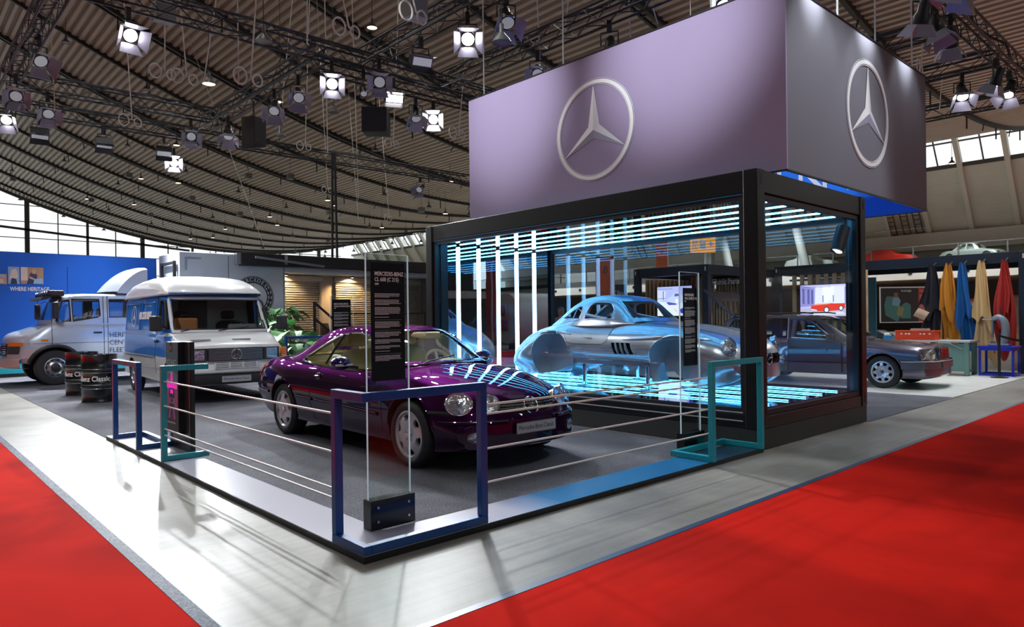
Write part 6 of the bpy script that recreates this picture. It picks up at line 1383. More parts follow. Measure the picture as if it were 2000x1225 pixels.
# ---------------------------------------------------------------- right-hand stands
M_OAK = mat('oak_slat', (.50, .34, .2), .55, var=.25, vs=2.5); M_NAVYB = mat('navy_black_steel', (.012, .017, .03), .4)
def open_box_frame(lab, x0, x1, y0, y1, z0, z1, p=.17, name='exhibition_booth'):
    o = thing(name, lab, 'booth frame', (x0, y0, z0)); W, D, H = x1 - x0, y1 - y0, z1 - z0
    for x, y in ((0, 0), (W - p, 0), (0, D - p), (W - p, D - p)): MB().box(x, x + p, y, y + p, 0, H).build('post', M_NAVYB, o, smooth=False, bev=.01)
    for x in (0, W - p): MB().box(x + .01, x + p - .01, p, D - p, H - .25, H).build('top_beam', M_NAVYB, o, smooth=False, bev=.008)
    for y in (0, D - p): MB().box(p, W - p, y + .01, y + p - .01, H - .25, H).build('top_beam', M_NAVYB, o, smooth=False, bev=.008)
    MB().box(.05, W - .05, .05, D - .05, H - .1, H - .06).build('ceiling_panel', M_MATT, o, smooth=False)
    for x, y in ((-.003, .03), (-.003, D - .11)): MB().box(x, 0, y + .02, y + .06, H - .17, H - .06).build('corner_hole', MATS['pale_fascia'], o, smooth=False)
    return o
open_box_frame('dark open booth frame behind the bare metal coupe, with slatted oak walls', 14.2, 18.2, 6.42, 8.86, .022, 2.86)
def slat_wall(lab, x, y0, y1, z0, z1, pitch, w, d, backing=None):
    o = thing('slatted_wall', lab, 'wall panel', (x, y0, z0)); n = 0; y = 0
    while y + w <= y1 - y0 + .001: MB().box(0, d, y, y + w, 0, z1 - z0).build('slat', M_OAK, o, smooth=False); y += pitch
    for z in (.12, z1 - z0 - .18): MB().box(d, d + .03, 0, y1 - y0, z, z + .06).build('batten', backing or M_MATT, o, smooth=False)
    if backing: MB().box(d + .03, d + .06, 0, y1 - y0, 0, z1 - z0).build('backing_board', backing, o, smooth=False)
    return o
M_OAKB = mat('oak_board', (.36, .23, .13), .6, var=.2, vs=3)
slat_wall('oak slatted wall with the car-and-man screen, inside the dark booth frame', 16.9, 8.0, 9.9 + .6, .022, 2.72, .16, .045, .13, M_OAKB)
slat_wall('oak slatted wall under the white lettering, behind the raised tailgate', 17.0, 6.62, 7.9, .022, 2.62, .10, .04, .10, M_OAKB)
lt = lettering('Classic Parts', .24, frame_M((16.94, 7.5, 2.52), (0, -1, 0), (0, 0, 1)), M_TXT, None, 'wall_lettering', .02, 'CENTER', .75, .006); tag(lt, 'white raised lettering above the oak slats behind the raised tailgate', 'lettering')
TONES = {}
def tone(c, es=.75):
    k = 'screen_tone_%d_%d_%d' % tuple(int(v * 99) for v in c)
    return mat(k, tuple(v * .2 for v in c), .3, emit=c, es=es)
def screen(lab, x, yl, yr, z0, z1, polys, title=None, sub=None, ts=.05):
    o = thing('television', lab, 'screen', (x, yr, z0)); W, H = yl - yr, z1 - z0
    MB().box(.004, .06, -.015, W + .015, -.015, H + .015).build('casing', M_MATT, o, smooth=False)
    q = MB(); ms = []; bg = polys[0][0]
    for i, (c, pts) in enumerate(polys):
        m = tone(c)
        if m not in ms: ms.append(m)
        q.poly([(.003 - .0005 * i, W * (1 - u), H * v) for u, v in pts], ms.index(m))
    q.build('picture', ms, o, smooth=False, fix=False, weld=False)
    if title: lettering(title, ts, frame_M((-.012, W * .97, H * .93), (0, -1, 0), (0, 0, 1)), M_TXT, o, ext=.0005, align='LEFT', sx=.8)
    if sub: lettering(sub, ts * .7, frame_M((-.012, W * .97, H * .86), (0, -1, 0), (0, 0, 1)), M_TXT, o, ext=.0005, align='LEFT', sx=.8)
    return o
def ell(cx, cy, rx, ry, n=20): return [(cx + rx * math.cos(2 * PI * i / n), cy + ry * math.sin(2 * PI * i / n)) for i in range(n)]
screen('television showing a small silver car and a man in blue, on oak slats', 16.75, 9.86, 8.56, 1.50, 2.44, [((.45, .48, .85), [(0, 0), (1, 0), (1, 1), (0, 1)]), ((.75, .78, .9), [(0, 0), (1, 0), (1, .42), (0, .5)]), ((.62, .65, .9), [(0, .5), (.25, .55), (.25, .85), (0, .9)]), ((.05, .06, .3), [(.17, .55), (.19, .55), (.19, .85), (.17, .85)]), ((.05, .06, .3), [(0, .585), (.25, .6), (.25, .615), (0, .6)]),
    ((.55, .6, .85), [(.26, .45), (.34, .38), (.6, .38), (.8, .5), (.82, .62), (.72, .68), (.66, .78), (.5, .8), (.42, .66), (.28, .58)]), ((.1, .12, .4), [(.52, .76), (.64, .75), (.68, .67), (.5, .66)]), ((.08, .1, .4), [(.28, .44), (.34, .37), (.56, .37), (.56, .42), (.3, .48)]), ((.8, .82, .95), ell(.57, .5, .045, .08)), ((.9, .55, .55), [(.74, .5), (.86, .6), (.92, .68), (.86, .55), (.8, .46)]), ((.04, .05, .45), [(.84, .6), (1, .72), (1, .1), (.7, .08), (.64, .2), (.8, .3), (.95, .36)]), ((.85, .85, .95), [(.74, .46), (.9, .62), (.86, .5), (.8, .44)]), ((.9, .5, .5), [(.5, .2), (.6, .1), (.63, .08), (.56, .2), (.52, .27)])], 'Mercedes-Benz Classic', None, .075)
open_box_frame('dark open booth frame at the right with five hides hanging from its beam', 17.75, 20.4, .15, 6.35, .022, 2.92)
slat_wall('spaced oak slats behind the roof of the grey estate car, with the red roadster screen', 18.05, 3.95, 6.05, .022, 2.66, .235, .11, .06)
tag(MB().box(17.60, 17.74, 3.68, 3.78, .022, 2.68).build('timber_board', M_OAK, smooth=False), 'single upright oak board beside the right edge of the glass showcase', 'board')
tag(MB().box(20.3, 20.35, 4.4, 6.1, .022, 2.6).build('booth_panel', mat('sky_blue_board', (.1, .36, .5), .6), smooth=False), 'light blue back panel seen between the spaced oak slats', 'panel')
screen('television showing a red roadster in a bright hall, above the estate car', 17.92, 5.64, 4.02, 1.43, 2.34, [((.55, .52, .85), [(0, 0), (1, 0), (1, 1), (0, 1)]), ((.8, .78, .95), [(.26, .3), (.8, .3), (.78, .95), (.28, .95)]), ((.3, .28, .6), [(0, .3), (.26, .34), (.26, .9), (0, 1)]), ((.3, .28, .6), [(.78, .34), (1, .3), (1, 1), (.78, .9)]), ((.12, .12, .35), [(.04, .4), (.08, .4), (.08, .88), (.04, .9)]), ((.12, .12, .35), [(.13, .4), (.17, .4), (.17, .86), (.13, .87)]), ((.12, .12, .35), [(.2, .4), (.235, .4), (.235, .84), (.2, .85)]), ((.12, .12, .35), [(.82, .42), (.86, .42), (.86, .86), (.82, .85)]), ((.12, .12, .35), [(.9, .42), (.95, .42), (.95, .92), (.9, .9)]),
    ((.92, .9, .97), [(.4, .45), (.6, .45), (.6, .95), (.4, .95)]), ((.25, .25, .45), [(.4, .44), (.42, .44), (.42, .66), (.4, .66)]), ((.25, .25, .45), [(.58, .44), (.6, .44), (.6, .66), (.58, .66)]), ((.5, .45, .6), [(0, 0), (1, 0), (1, .26), (0, .26)]), ((.75, .72, .8), [(.2, .05), (.8, .05), (.75, .14), (.25, .14)]),
    ((.78, .05, .03), [(.19, .24), (.24, .17), (.45, .15), (.75, .2), (.8, .28), (.78, .4), (.6, .4), (.56, .41), (.5, .4), (.3, .4), (.2, .34)]), ((.9, .3, .2), [(.22, .34), (.5, .38), (.5, .4), (.3, .4)]), ((.75, .75, .8), [(.5, .4), (.52, .5), (.55, .5), (.54, .4)]), ((.08, .07, .1), ell(.47, .2, .05, .11)), ((.85, .85, .9), ell(.47, .2, .033, .075)), ((.08, .07, .1), ell(.72, .25, .04, .09)), ((.85, .85, .9), ell(.72, .25, .026, .06)), ((.8, .8, .85), [(.2, .2), (.3, .17), (.3, .21), (.2, .24)]), ((.15, .2, .4), [(.86, .3), (.95, .28), (1, .3), (1, .46), (.9, .42)]), ((.8, .8, .9), ell(.92, .33, .03, .07))], 'Mercedes-Benz 300 SL Roadster (W 198)', 'Classic Collection', .062)
# hanging hides
def hide(y, z1, z0, w, m, lab, seed, inner=None):
    o = thing('leather_hide', lab, 'leather', (17.6, y, 0), 0, 'leather hides on the booth beam'); rnd = random.Random(seed); ph = [rnd.random() * 6 for _ in range(4)]
    def sheet(wf, zt, zb, yo, xo, amp, fr, ragged):
        rows = []
        for j in range(23):
            t = j / 22; ww = .97 * wf * (.10 + .9 * min(1, t * 1.15) ** .8) * (1 + .12 * math.sin(7 * t + ph[0])); R = []
            for i in range(25):
                u = i / 24 * 2 - 1; zb_ = zb + ragged * (.5 * math.sin(u * 2.3 + ph[1]) + .4 * math.sin(u * 5 + ph[2])); z = lerp(zt, zb_, t)
                R.append(Vector((xo - amp * (.25 + t) * math.sin(u * fr + ph[3] + t * .8), yo + ww * u * .5 + .05 * math.sin(3 * t + ph[2]) * t, z)))
            rows.append(R)
        return rows
    MB().grid(sheet(w, z1, z0, 0, -.04, .045, 7, .18)).build('rear_fold', m, o, fix=False); MB().grid(sheet(w * .8, z1 + .02, lerp(z1, z0, .62), .05, -.13, .05, 5, .3)).build('front_fold', m, o, fix=False)
    if inner: MB().grid([[Vector((-.22 - .03 * math.sin(u * 3), .05 + .25 * (1 - v) + .12 * u, 1.62 - .12 * v - .2 * u)) for u in frange(0, 1, 6)] for v in frange(0, 1, 5)]).build('turned_edge', inner, o, fix=False)
    MB().cyl((-.05, 0, z1 - .02), (.158, 0, z1 + .05), .02, n=8).build('hook', M_STEEL, o)
hide(2.04, 2.70, .82, .50, mat('black_leather', (.018, .02, .028), .45), 'black leather hide with a pale turned edge, leftmost of five', 1, mat('pale_suede', (.62, .5, .34), .8))
hide(1.68, 2.70, .78, .46, mat('ochre_leather', (.62, .27, .035), .5), 'orange ochre leather hide, second from the left of five', 2); hide(1.37, 2.70, .45, .44, mat('blue_leather', (.01, .11, .34), .5), 'blue leather hide, middle of five', 3)
hide(.98, 2.72, .30, .48, mat('cream_leather_hide', (.70, .50, .24), .55), 'cream leather hide hanging behind the blue table', 4); hide(.52, 2.72, .48, .46, mat('red_leather', (.42, .03, .025), .5), 'dark red leather hide, rightmost of five', 5)
# workbench and what stands on it
M_BENCH = mat('bench_green', (.13, .26, .24), .5); M_BTOP = mat('bench_top_grey', (.5, .52, .52), .45)
wbn = thing('workbench', 'grey-green steel workbench behind the bonnet of the estate car', 'workbench', (16.3, .98, .022))
MB().box(-.03, .72, -.03, 2.35, .77, .81).build('worktop', M_BTOP, wbn, smooth=False, bev=.004); MB().box(-.03, .72, -.035, -.03, .765, .81).build('wood_edge', M_OAK, wbn, smooth=False)
for x, y in ((0, 0), (.6, 0), (0, 2.2), (.6, 2.2)): MB().box(x, x + .08, y, y + .1, 0, .77).build('leg', M_BENCH, wbn, smooth=False, bev=.005)
MB().box(.03, .05, .1, 2.2, .10, .74).build('front_panel', M_BENCH, wbn, smooth=False); MB().box(.08, .6, .03, .07, .08, .14).build('rail', M_BENCH, wbn, smooth=False); MB().bar((-.005, .12, .62), (-.005, .42, .76), .035, .012).build('brace', mat('brace_pale', (.4, .5, .5), .4), wbn, smooth=False)
cr = thing('crate', 'bright red-orange plastic crate on the workbench', 'crate', (16.45, 1.72, .832)); M_CR = mat('crate_orange', (.72, .07, .02), .4)
MB().box(0, .4, 0, .86, .0, .22).build('body', M_CR, cr, smooth=False, bev=.01); MB().box(-.015, .415, -.015, .875, .2, .23).build('rim', M_CR, cr, smooth=False, bev=.005); MB().box(.1, .3, .18, .55, .23, .275).build('papers', mat('paper_grey', (.5, .5, .5), .7), cr, smooth=False)
q = MB()
for i, y in enumerate((.72, .62, .55, .3, .22, .1)): q.poly([(-.003, y + (.025 if i != 2 else .032) * math.cos(a), .15 + .02 * math.sin(a)) for a in [PI / 4 * k for k in range(8)]])
q.build('white_marks', M_TXT, cr, smooth=False, fix=False, weld=False)
o = thing('tape_dispenser', 'small blue tape dispenser left of the red-orange crate', 'tape dispenser', (16.5, 2.72, .832)); MB().box(0, .12, 0, .16, 0, .1).build('body', mat('dispenser_blue', (.02, .22, .55), .4), o, smooth=False, bev=.015); MB().cyl((.06, .02, .12), (.06, .14, .12), .05, n=20).build('roll', mat('roll_pale', (.6, .65, .7), .4), o)
o = thing('clear_box', 'small clear box behind the blue tape dispenser', 'box', (16.75, 2.62, .832)); MB().box(0, .15, 0, .2, 0, .16).build('box_wall', thin_glass('milky_plastic', (.85, .88, .9), .15), o, smooth=False); MB().box(.01, .14, .01, .19, .01, .07).build('contents', mat('contents_white', (.7, .7, .7), .7), o, smooth=False)
# blue table with press, stanchion
M_BT = mat('table_blue', (.012, .03, .55), .4); tb = thing('work_table', 'bright blue steel table carrying the grey press', 'table', (16.75, .22, .022))
MB().box(-.02, .62, -.02, .70, .64, .68).build('table_top', M_BT, tb, smooth=False, bev=.004); MB().box(0, .6, 0, .68, .58, .64).build('apron', M_BT, tb, smooth=False)
for x, y in ((0, 0), (.56, 0), (0, .64), (.56, .64)): MB().box(x, x + .045, y, y + .045, 0, .6).build('leg', M_BT, tb, smooth=False)
for a, b in (((0, .02, .03), (.58, .02, .03)), ((0, .66, .03), (.58, .66, .03)), ((.02, 0, .03), (.02, .68, .03)), ((.58, 0, .03), (.58, .68, .03))): MB().bar(a, b, .05).build('foot_rail', M_BT, tb, smooth=False)
M_PRESS = mat('press_grey', (.26, .31, .35), .35, .2); pr = thing('hand_press', 'grey cast-iron hand press on the bright blue table', 'machine', (17.0, .55, .704))
MB().box(-.13, .13, -.22, .2, 0, .05).build('base', M_PRESS, pr, smooth=False, bev=.015)
pp = catmull([Vector((0, -.08, .03)), Vector((0, -.13, .3)), Vector((0, -.10, .56)), Vector((0, .0, .66)), Vector((0, .1, .62))], 5); MB().tube(pp, [lerp(.10, .06, i / (len(pp) - 1)) for i in range(len(pp))], 12).build('frame_arm', M_PRESS, pr)
MB().cyl((0, .12, .18), (0, .12, .66), .022, n=12).build('ram', M_STEEL, pr); MB().cyl((0, .0, .62), (0, .32, .62), .02, n=10).build('handle', M_STEEL, pr); MB().cyl((0, .12, .05), (0, .12, .1), .05, n=16).build('anvil', M_STEEL, pr); MB().bar((0, -.08, .66), (0, -.02, .86), .03).build('lever', M_HOUS, pr)
def stanchion(loc, lab):
    o = thing('belt_stanchion', lab, 'barrier post', loc, 0, 'belt stanchions'); MB().lathe([(0, 0), (.17, 0), (.17, .012), (.06, .035), (.035, .05), (0, .05)], n=28).build('base', M_MATT, o); MB().cyl((0, 0, .04), (0, 0, .92), .03, n=16).build('post', M_MATT, o); MB().cyl((0, 0, .9), (0, 0, .98), .036, n=16).build('belt_head', M_MATT, o); return o
stanchion((16.3, .40, .022), 'black belt stanchion in front of the bright blue table'); s2 = stanchion((18.4, -.25, .0), 'black belt stanchion at the right edge of the photo')
bp_ = [Vector((16.3, .40, .96)).lerp(Vector((18.4, -.25, .94)), t) - Vector((0, 0, .14 * math.sin(PI * t))) for t in frange(0, 1, 12)]
tag(MB().grid([[p + Vector((0, 0, dz)) for p in bp_] for dz in (-.025, .025)]).build('barrier_belt', M_MATT, smooth=False, fix=False), 'black belt stretched between the two stanchions at the right', 'belt')
# wooden cabinets behind the red hide
o = thing('pale_cupboard', 'pale wooden cupboard behind the red hide at the right edge', 'cupboard', (19.7, .35, .022)); MB().box(0, .4, 0, .5, 0, 1.9).build('carcass', M_OAK, o, smooth=False); MB().box(-.02, 0, .02, .48, 1.0, 1.85).build('door', mat('pale_door', (.6, .52, .38), .6), o, smooth=False); MB().box(-.02, 0, .02, .48, .05, .95).build('door', M_OAK, o, smooth=False)

# ---------------------------------------------------------------- simple background cars
def back_car(loc, rz, lab, paint, H=1.35, belt=.85, L=4.4, wedge=False, name='saloon_car', roofm=None):
    o = thing(name, lab, 'car', loc, rz); K = dict(L=L, wmax=.85, fb=.2, rb=.15, fl=.7, rl=.6, fp=2.5, shoulder=.5,
        zt=[(0, .48), (.05, .6), (.15, .70), (1.3, belt + .02), (2, belt + .04), (L - .9, belt + .05), (L - .2, belt), (L, .6)] if not wedge else [(0, .34), (.05, .42), (.3, .5), (1.5, .82), (2, .86), (L - .5, .95), (L, .85)],
        zs=[(0, .46), (.06, .55), (.2, .65), (1.4, belt - .05), (L - .6, belt - .02), (L, .55)] if not wedge else [(0, .32), (.06, .38), (.4, .48), (1.6, .76), (L - .5, .88), (L, .8)],
        ws=[(0, .70), (1, .76), (L, .68)], wm=[(0, .76), (.6, .83), (L - .7, .84), (L, .76)], zm=[(0, .42), (.7, .56), (L, .52)] if not wedge else [(0, .3), (1, .5), (L, .55)], wb=[(0, .7), (.6, .8), (L, .72)], zb=[(0, .26), (.5, .2), (L - .6, .22), (L, .32)])
    c = Car(o, K); c.body([paint, M_DARKIN], [0, .03, .08, .16, .3] + frange(.5, L - .4, 18) + [L - .2, L - .06, L], [(.8, .3, .34, .3, None), (L - .95, .3, .34, .3, None)])
    a, b, d, e = (1.35, 1.95, L - 1.75, L - .95) if not wedge else (1.3, 2.1, 2.7, 3.4); zb_ = belt - .04 if not wedge else .78
    sp = [[(a + .42, belt + .03), (b + .05, H - .10), (lerp(b, d, .5), H - .075), (lerp(b, d, .5), belt + .03)], [(lerp(b, d, .5) + .08, belt + .03), (lerp(b, d, .5) + .08, H - .075), (d - .02, H - .11), (e - .38, belt + .04)]]
    c.ghouse([roofm or paint, M_MATT], dict(xs=frange(a, b, 6) + frange(b + .1, d, 5) + frange(d + .1, e, 6), zb=[(a, zb_), (e, zb_ + .02)], wb=[(a, .66), (b, .72), (d, .71), (e, .62)], zr=[(a, zb_ + .03), (lerp(a, b, .5), lerp(belt, H, .55)), (b, H - .04), (lerp(b, d, .4), H), (d, H - .05), (lerp(d, e, .5), lerp(belt, H, .52)), (e, zb_ + .04)], wr=[(a, .6), (b, .54), (d, .53), (e, .55)], side=sp, round=False,
        ends=[(a - .3, b + .04, [(-.54, belt + .06), (.54, belt + .06), (.46, H - .09), (-.46, H - .09)])], fb=.12, rb=.08), glass=M_CARGLASS)
    for sg in (1, -1):
        lamp_disc(c, sg * .56, .56 if not wedge else .36, .085, .07, .02); c.side_line([(.25, .62 if not wedge else .42), (L - .2, .66)], .008, M_CHROME, 'side_trim', sg, sub=14)
    w = [c.front_pt(y, .42 if not wedge else .32, .02)[0] for y in frange(-.7, .7, 11)]
    MB().tube([p for p in w if p is not None], .04, 8).build('front_bumper', M_CHROME, o); put_wheels(c, .3, .2, .18, M_STEEL, 'steel', .8, L - .95, .74, 6); return o
M_SAGE = mat('sage_silver_paint', (.36, .44, .42), .3, .3, coat=.5)
back_car((62.6, 10.2, 5.76), math.radians(75), 'sage silver coupe on the upper gallery at the right', M_SAGE, 1.42, .86, 4.6, roofm=mat('pale_roof_paint', (.62, .66, .66), .3))
back_car((62.6, 4.3, 5.76), math.radians(90), 'cream car on the gallery cut by the right edge of the photo', mat('cream_paint', (.6, .56, .45), .3, coat=.5), 1.42, .88, 4.5)
back_car((21.75, 3.1, .006), math.radians(98), 'silver wedge-nosed sports car behind the oak board', mat('steel_grey_paint', (.28, .33, .38), .25, .7, coat=.6), 1.12, .9, 4.2, True, 'sports_car')
def covered_car(loc, rz, lab, m, s=1.0):
    o = thing('covered_car', lab, 'car', loc, rz); rows = []; rnd = random.Random(4)
    for X in frange(0, 4.5, 28):
        zt = interp([(0, .55), (.1, .72), (1.3, .92), (2.0, 1.36), (2.9, 1.40), (3.6, 1.05), (4.4, .92), (4.5, .7)], X); w = interp([(0, .7), (.5, .86), (4, .86), (4.5, .75)], X); wt = w * interp([(0, .95), (1.3, .95), (2, .68), (2.9, .68), (3.6, .92), (4.5, .95)], X); j = .015 * math.sin(X * 9)
        pr = [(w + .03 + j, .1), (w + .01, .4), (w, .7 if zt > .75 else zt * .8), (wt, zt - .06), (wt * .8, zt), (0, zt + .01)]; h = catmull([Vector((*p, 0)) for p in pr], 2)
        rows.append([Vector((X, p.x, p.y)) for p in h] + [Vector((X, -p.x, p.y)) for p in reversed(h[:-1])])
    q = MB().grid(rows)
    for R in (rows[0], rows[-1]): q.poly(R)
    q.build('cover', m, o); MB().tube([r[0] for r in rows], .02, 5).build('hem', m, o); return o
covered_car((62.6, 16.4, 5.76), math.radians(88), 'car under a bright red cover on the upper gallery', mat('red_car_cover', (.7, .03, .015), .6)); covered_car((62.6, 23.0, 5.76), math.radians(88), 'car under a white cover on the gallery, seen through the showcase', mat('white_car_cover', (.62, .64, .6), .7))

# ---------------------------------------------------------------- signs, banners and props further back
ds = thing('direction_sign', 'orange hanging direction sign with white pictograms and an arrow', 'sign', (20.4, 10.95, 3.86), math.atan2(-.62, .68)); M_ORS = mat('sign_orange', (.86, .33, .008), .5, emit=(1, .38, .01), es=.25)
MB().box(0, .93, -.03, .03, 0, .58).build('panel', M_ORS, ds, smooth=False)
q = MB(); F_ = lambda pts: q.poly([(x, -.033, z) for x, z in pts])
F_([(.07, .12), (.27, .12), (.27, .46), (.07, .46)]); F_([(.34, .16), (.56, .16), (.56, .46), (.34, .46)]); F_([(.65, .30), (.80, .30), (.80, .35), (.65, .35)]); F_([(.76, .42), (.72, .45), (.84, .345), (.84, .305), (.72, .20), (.76, .22), (.79, .30), (.80, .325), (.79, .35)]); q.build('pictogram', M_TXT, ds, smooth=False, fix=False, weld=False)
q = MB(); F_ = lambda pts: q.poly([(x, -.035, z) for x, z in pts])
for cx_ in (.12, .22): F_([(cx_ - .03, .16), (cx_ + .03, .16), (cx_ + .02, .32), (cx_ - .02, .32)]); F_([(cx_ + .02 * math.cos(a), .36 + .022 * math.sin(a)) for a in [PI / 4 * k for k in range(8)]])
F_([(.165, .12), (.175, .12), (.175, .46), (.165, .46)]); F_([(.38, .39), (.52, .39), (.52, .43), (.38, .43)]); q.build('pictogram_detail', M_ORS, ds, smooth=False, fix=False, weld=False)
for x in (.1, .83): MB().cyl((x, 0, .58), (x, 0, 9.6), .012, n=6).build('suspension_wire', M_ROPE, ds)
M_CORAL = mat('coral_banner', (.62, .14, .06), .65)
for loc, w, h, lab in (((16.25, 12.06, 2.0), .62, 1.54, 'coral fabric banner with thin monogram above the roof of the bare coupe'), ((26.1, 16.6, 3.6), .56, 1.52, 'smaller coral fabric banner rising above the dark booth frame')):
    o = thing('fabric_banner', lab, 'banner', loc, math.atan2(-.66, .72), 'coral banners'); MB().box(0, w, -.02, .02, 0, h).build('fabric', M_CORAL, o, smooth=False); MB().box(w, w + .04, -.02, .02, 0 - loc[2] + .01, h + .05).build('pole', mat('pole_white', (.7, .7, .68), .4), o, smooth=False); lettering('ʙ' if False else 'B', .34, frame_M((w * .55, -.022, h - .42), (1, .0, 0), (.15, 0, 1)), M_TRL if False else mat('monogram_brown', (.12, .05, .03), .6), o, ext=.001, sx=.9); MB().box(-.01, w + .01, -.024, .024, h - .01, h + .02).build('hem', M_MATT, o, smooth=False)
kb = thing('stand_sign', 'dark sign board with white letters half hidden by the booth post', 'sign', (16.6, 11.9, 0.0), math.atan2(-.66, .72)); MB().box(0, .72, -.05, .05, .01, 2.62).build('board', mat('dark_slate_board', (.03, .04, .05), .6), kb, smooth=False); lettering('Klin', .28, frame_M((.22, -.052, 2.3), (1, 0, 0), (0, 0, 1)), M_TXT, kb, ext=.001, align='LEFT', sx=.85)
leaf_plant((14.35, 9.5, .006), 'leafy green bush seen through the windscreen opening of the bare coupe', 1.95, 110, 12, M_LEAF2, .42, pot=True, lw=.12)
dw = thing('dark_display_board', 'dark blue-black stand wall seen through the windows of the bare coupe', 'partition', (12.6, 14.6, .01), math.atan2(-.66, .72)); MB().box(0, 3.4, 0, .1, 0, 2.1).build('panel', mat('dark_navy_board', (.012, .025, .045), .5), dw, smooth=False)
for x in (0, 1.15, 2.3): MB().box(x, x + .05, -.03, 0, 0, 2.12).build('pale_batten', MATS['pole_white'], dw, smooth=False)
po = thing('advert_poster', 'dark poster of a person in a reclining chair with a red text column', 'poster', (35.0, 7.75, .9), math.atan2(-1.3, 1.6) + PI); o = po
po.location = (34.2, 9.16, 1.1); po.rotation_euler = (0, 0, math.atan2(7.61 - 9.16, 35.87 - 34.19))
MB().box(-.04, 2.75, 0, .06, -.04, 1.72).build('frame', MATS['pole_white'], po, smooth=False); q = MB(); S_ = lambda pts, mi: q.poly([(2.7 * u, -.002 - .001 * mi, 1.66 * v) for u, v in pts], mi)
S_([(0, 0), (1, 0), (1, 1), (0, 1)], 0); S_([(.68, 0), (1, 0), (1, 1), (.68, 1)], 1); S_([(.08, .2), (.3, .0), (.36, .2), (.34, .55), (.25, .75), (.1, .75), (.06, .5)], 2); S_([(.36, .1), (.54, .1), (.54, .5), (.46, .58), (.38, .5)], 2); S_([(.2, .5), (.32, .45), (.36, .62), (.3, .78), (.22, .7)], 3); S_([(.24, .72), (.31, .72), (.31, .86), (.24, .86)], 4); S_([(.28, .2), (.38, .15), (.42, .42), (.32, .48)], 5)
q.build('picture', [mat('poster_dark', (.03, .025, .025), .5), mat('poster_red', (.4, .05, .04), .5), mat('poster_teal', (.07, .2, .19), .5), mat('poster_blue', (.2, .35, .45), .5), mat('poster_skin', (.22, .12, .08), .5), mat('poster_olive', (.25, .25, .1), .5)], po, smooth=False, fix=False, weld=False)
lettering('brainLight', .14, frame_M((1.25, -.01, 1.52), (1, 0, 0), (0, 0, 1)), M_TXT, po, ext=.001, sx=.9); lettering('Wohlfühl', .19, frame_M((1.88, -.01, 1.5), (1, 0, 0), (0, 0, 1)), mat('poster_letter_red', (.75, .35, .3), .5), po, ext=.001, align='LEFT', sx=.8)
q = MB(); rr_ = random.Random(2); text_bars(q, 1.9, 2.62, 1.3, 14, .035, .035, -.008, .2, rr_); q.build('small_print', MATS['poster_letter_red'], po, smooth=False, weld=False, fix=False)
o = thing('fair_counter', 'long dark counter with red roofed white block, under the gallery at the right', 'counter', (32.6, 4.4, 0), -.6); MB().box(0, 5.5, 0, .7, .006, 1.0).build('counter', M_MATT, o, smooth=False); MB().box(-1.2, -.2, .5, 1.5, .006, 2.0).build('white_block', MATS['paper_grey'], o, smooth=False); MB().box(-1.25, -.15, .45, 1.55, 2.0, 2.1).build('red_cap', mat('cap_red', (.35, .02, .02), .5), o, smooth=False)
o = thing('crumpled_sheet', 'crumpled white sheet on the dark counter below the poster', 'cloth', (34.2, 4.1, 1.01), 0); q = MB().ball((0, 0, .2), .38, .3, .26, 14, 9); rnd = random.Random(8); q.v = [(x * (1 + .3 * (rnd.random() - .5)), y * (1 + .3 * (rnd.random() - .5)), max(0.004, z * (1 + .3 * (rnd.random() - .5)))) for x, y, z in q.v]; q.build('cloth_body', MATS['contents_white'], o)
for k, (px, dx) in enumerate(((1395, 0), (1404, 1.6))):
    pass
M_COLG = mat('grey_green_column', (.26, .27, .25), .6)
for a, b, r, lab in ((at_x(1386, 520, 58), at_x(1386, 330, 58), .62, 'thick grey hall column behind the orange sign'), (at_x(1432, 560, 57), at_x(1396, 400, 58), .5, 'slanted grey hall strut right of the orange sign'), (at_x(1574, 520, 59), at_x(1540, 380, 60), .5, 'slanted grey hall strut above the white covered car')):
    o = thing('hall_column', lab, 'column', (a.x, a.y, 0), 0, 'hall columns'); d = (b - a) / (b.z - a.z); p0 = a - d * a.z; o.location = (p0.x, p0.y, 0); MB().cyl((0, 0, .01), d * 14, r * .8, n=20).build('shaft', M_COLG, o)

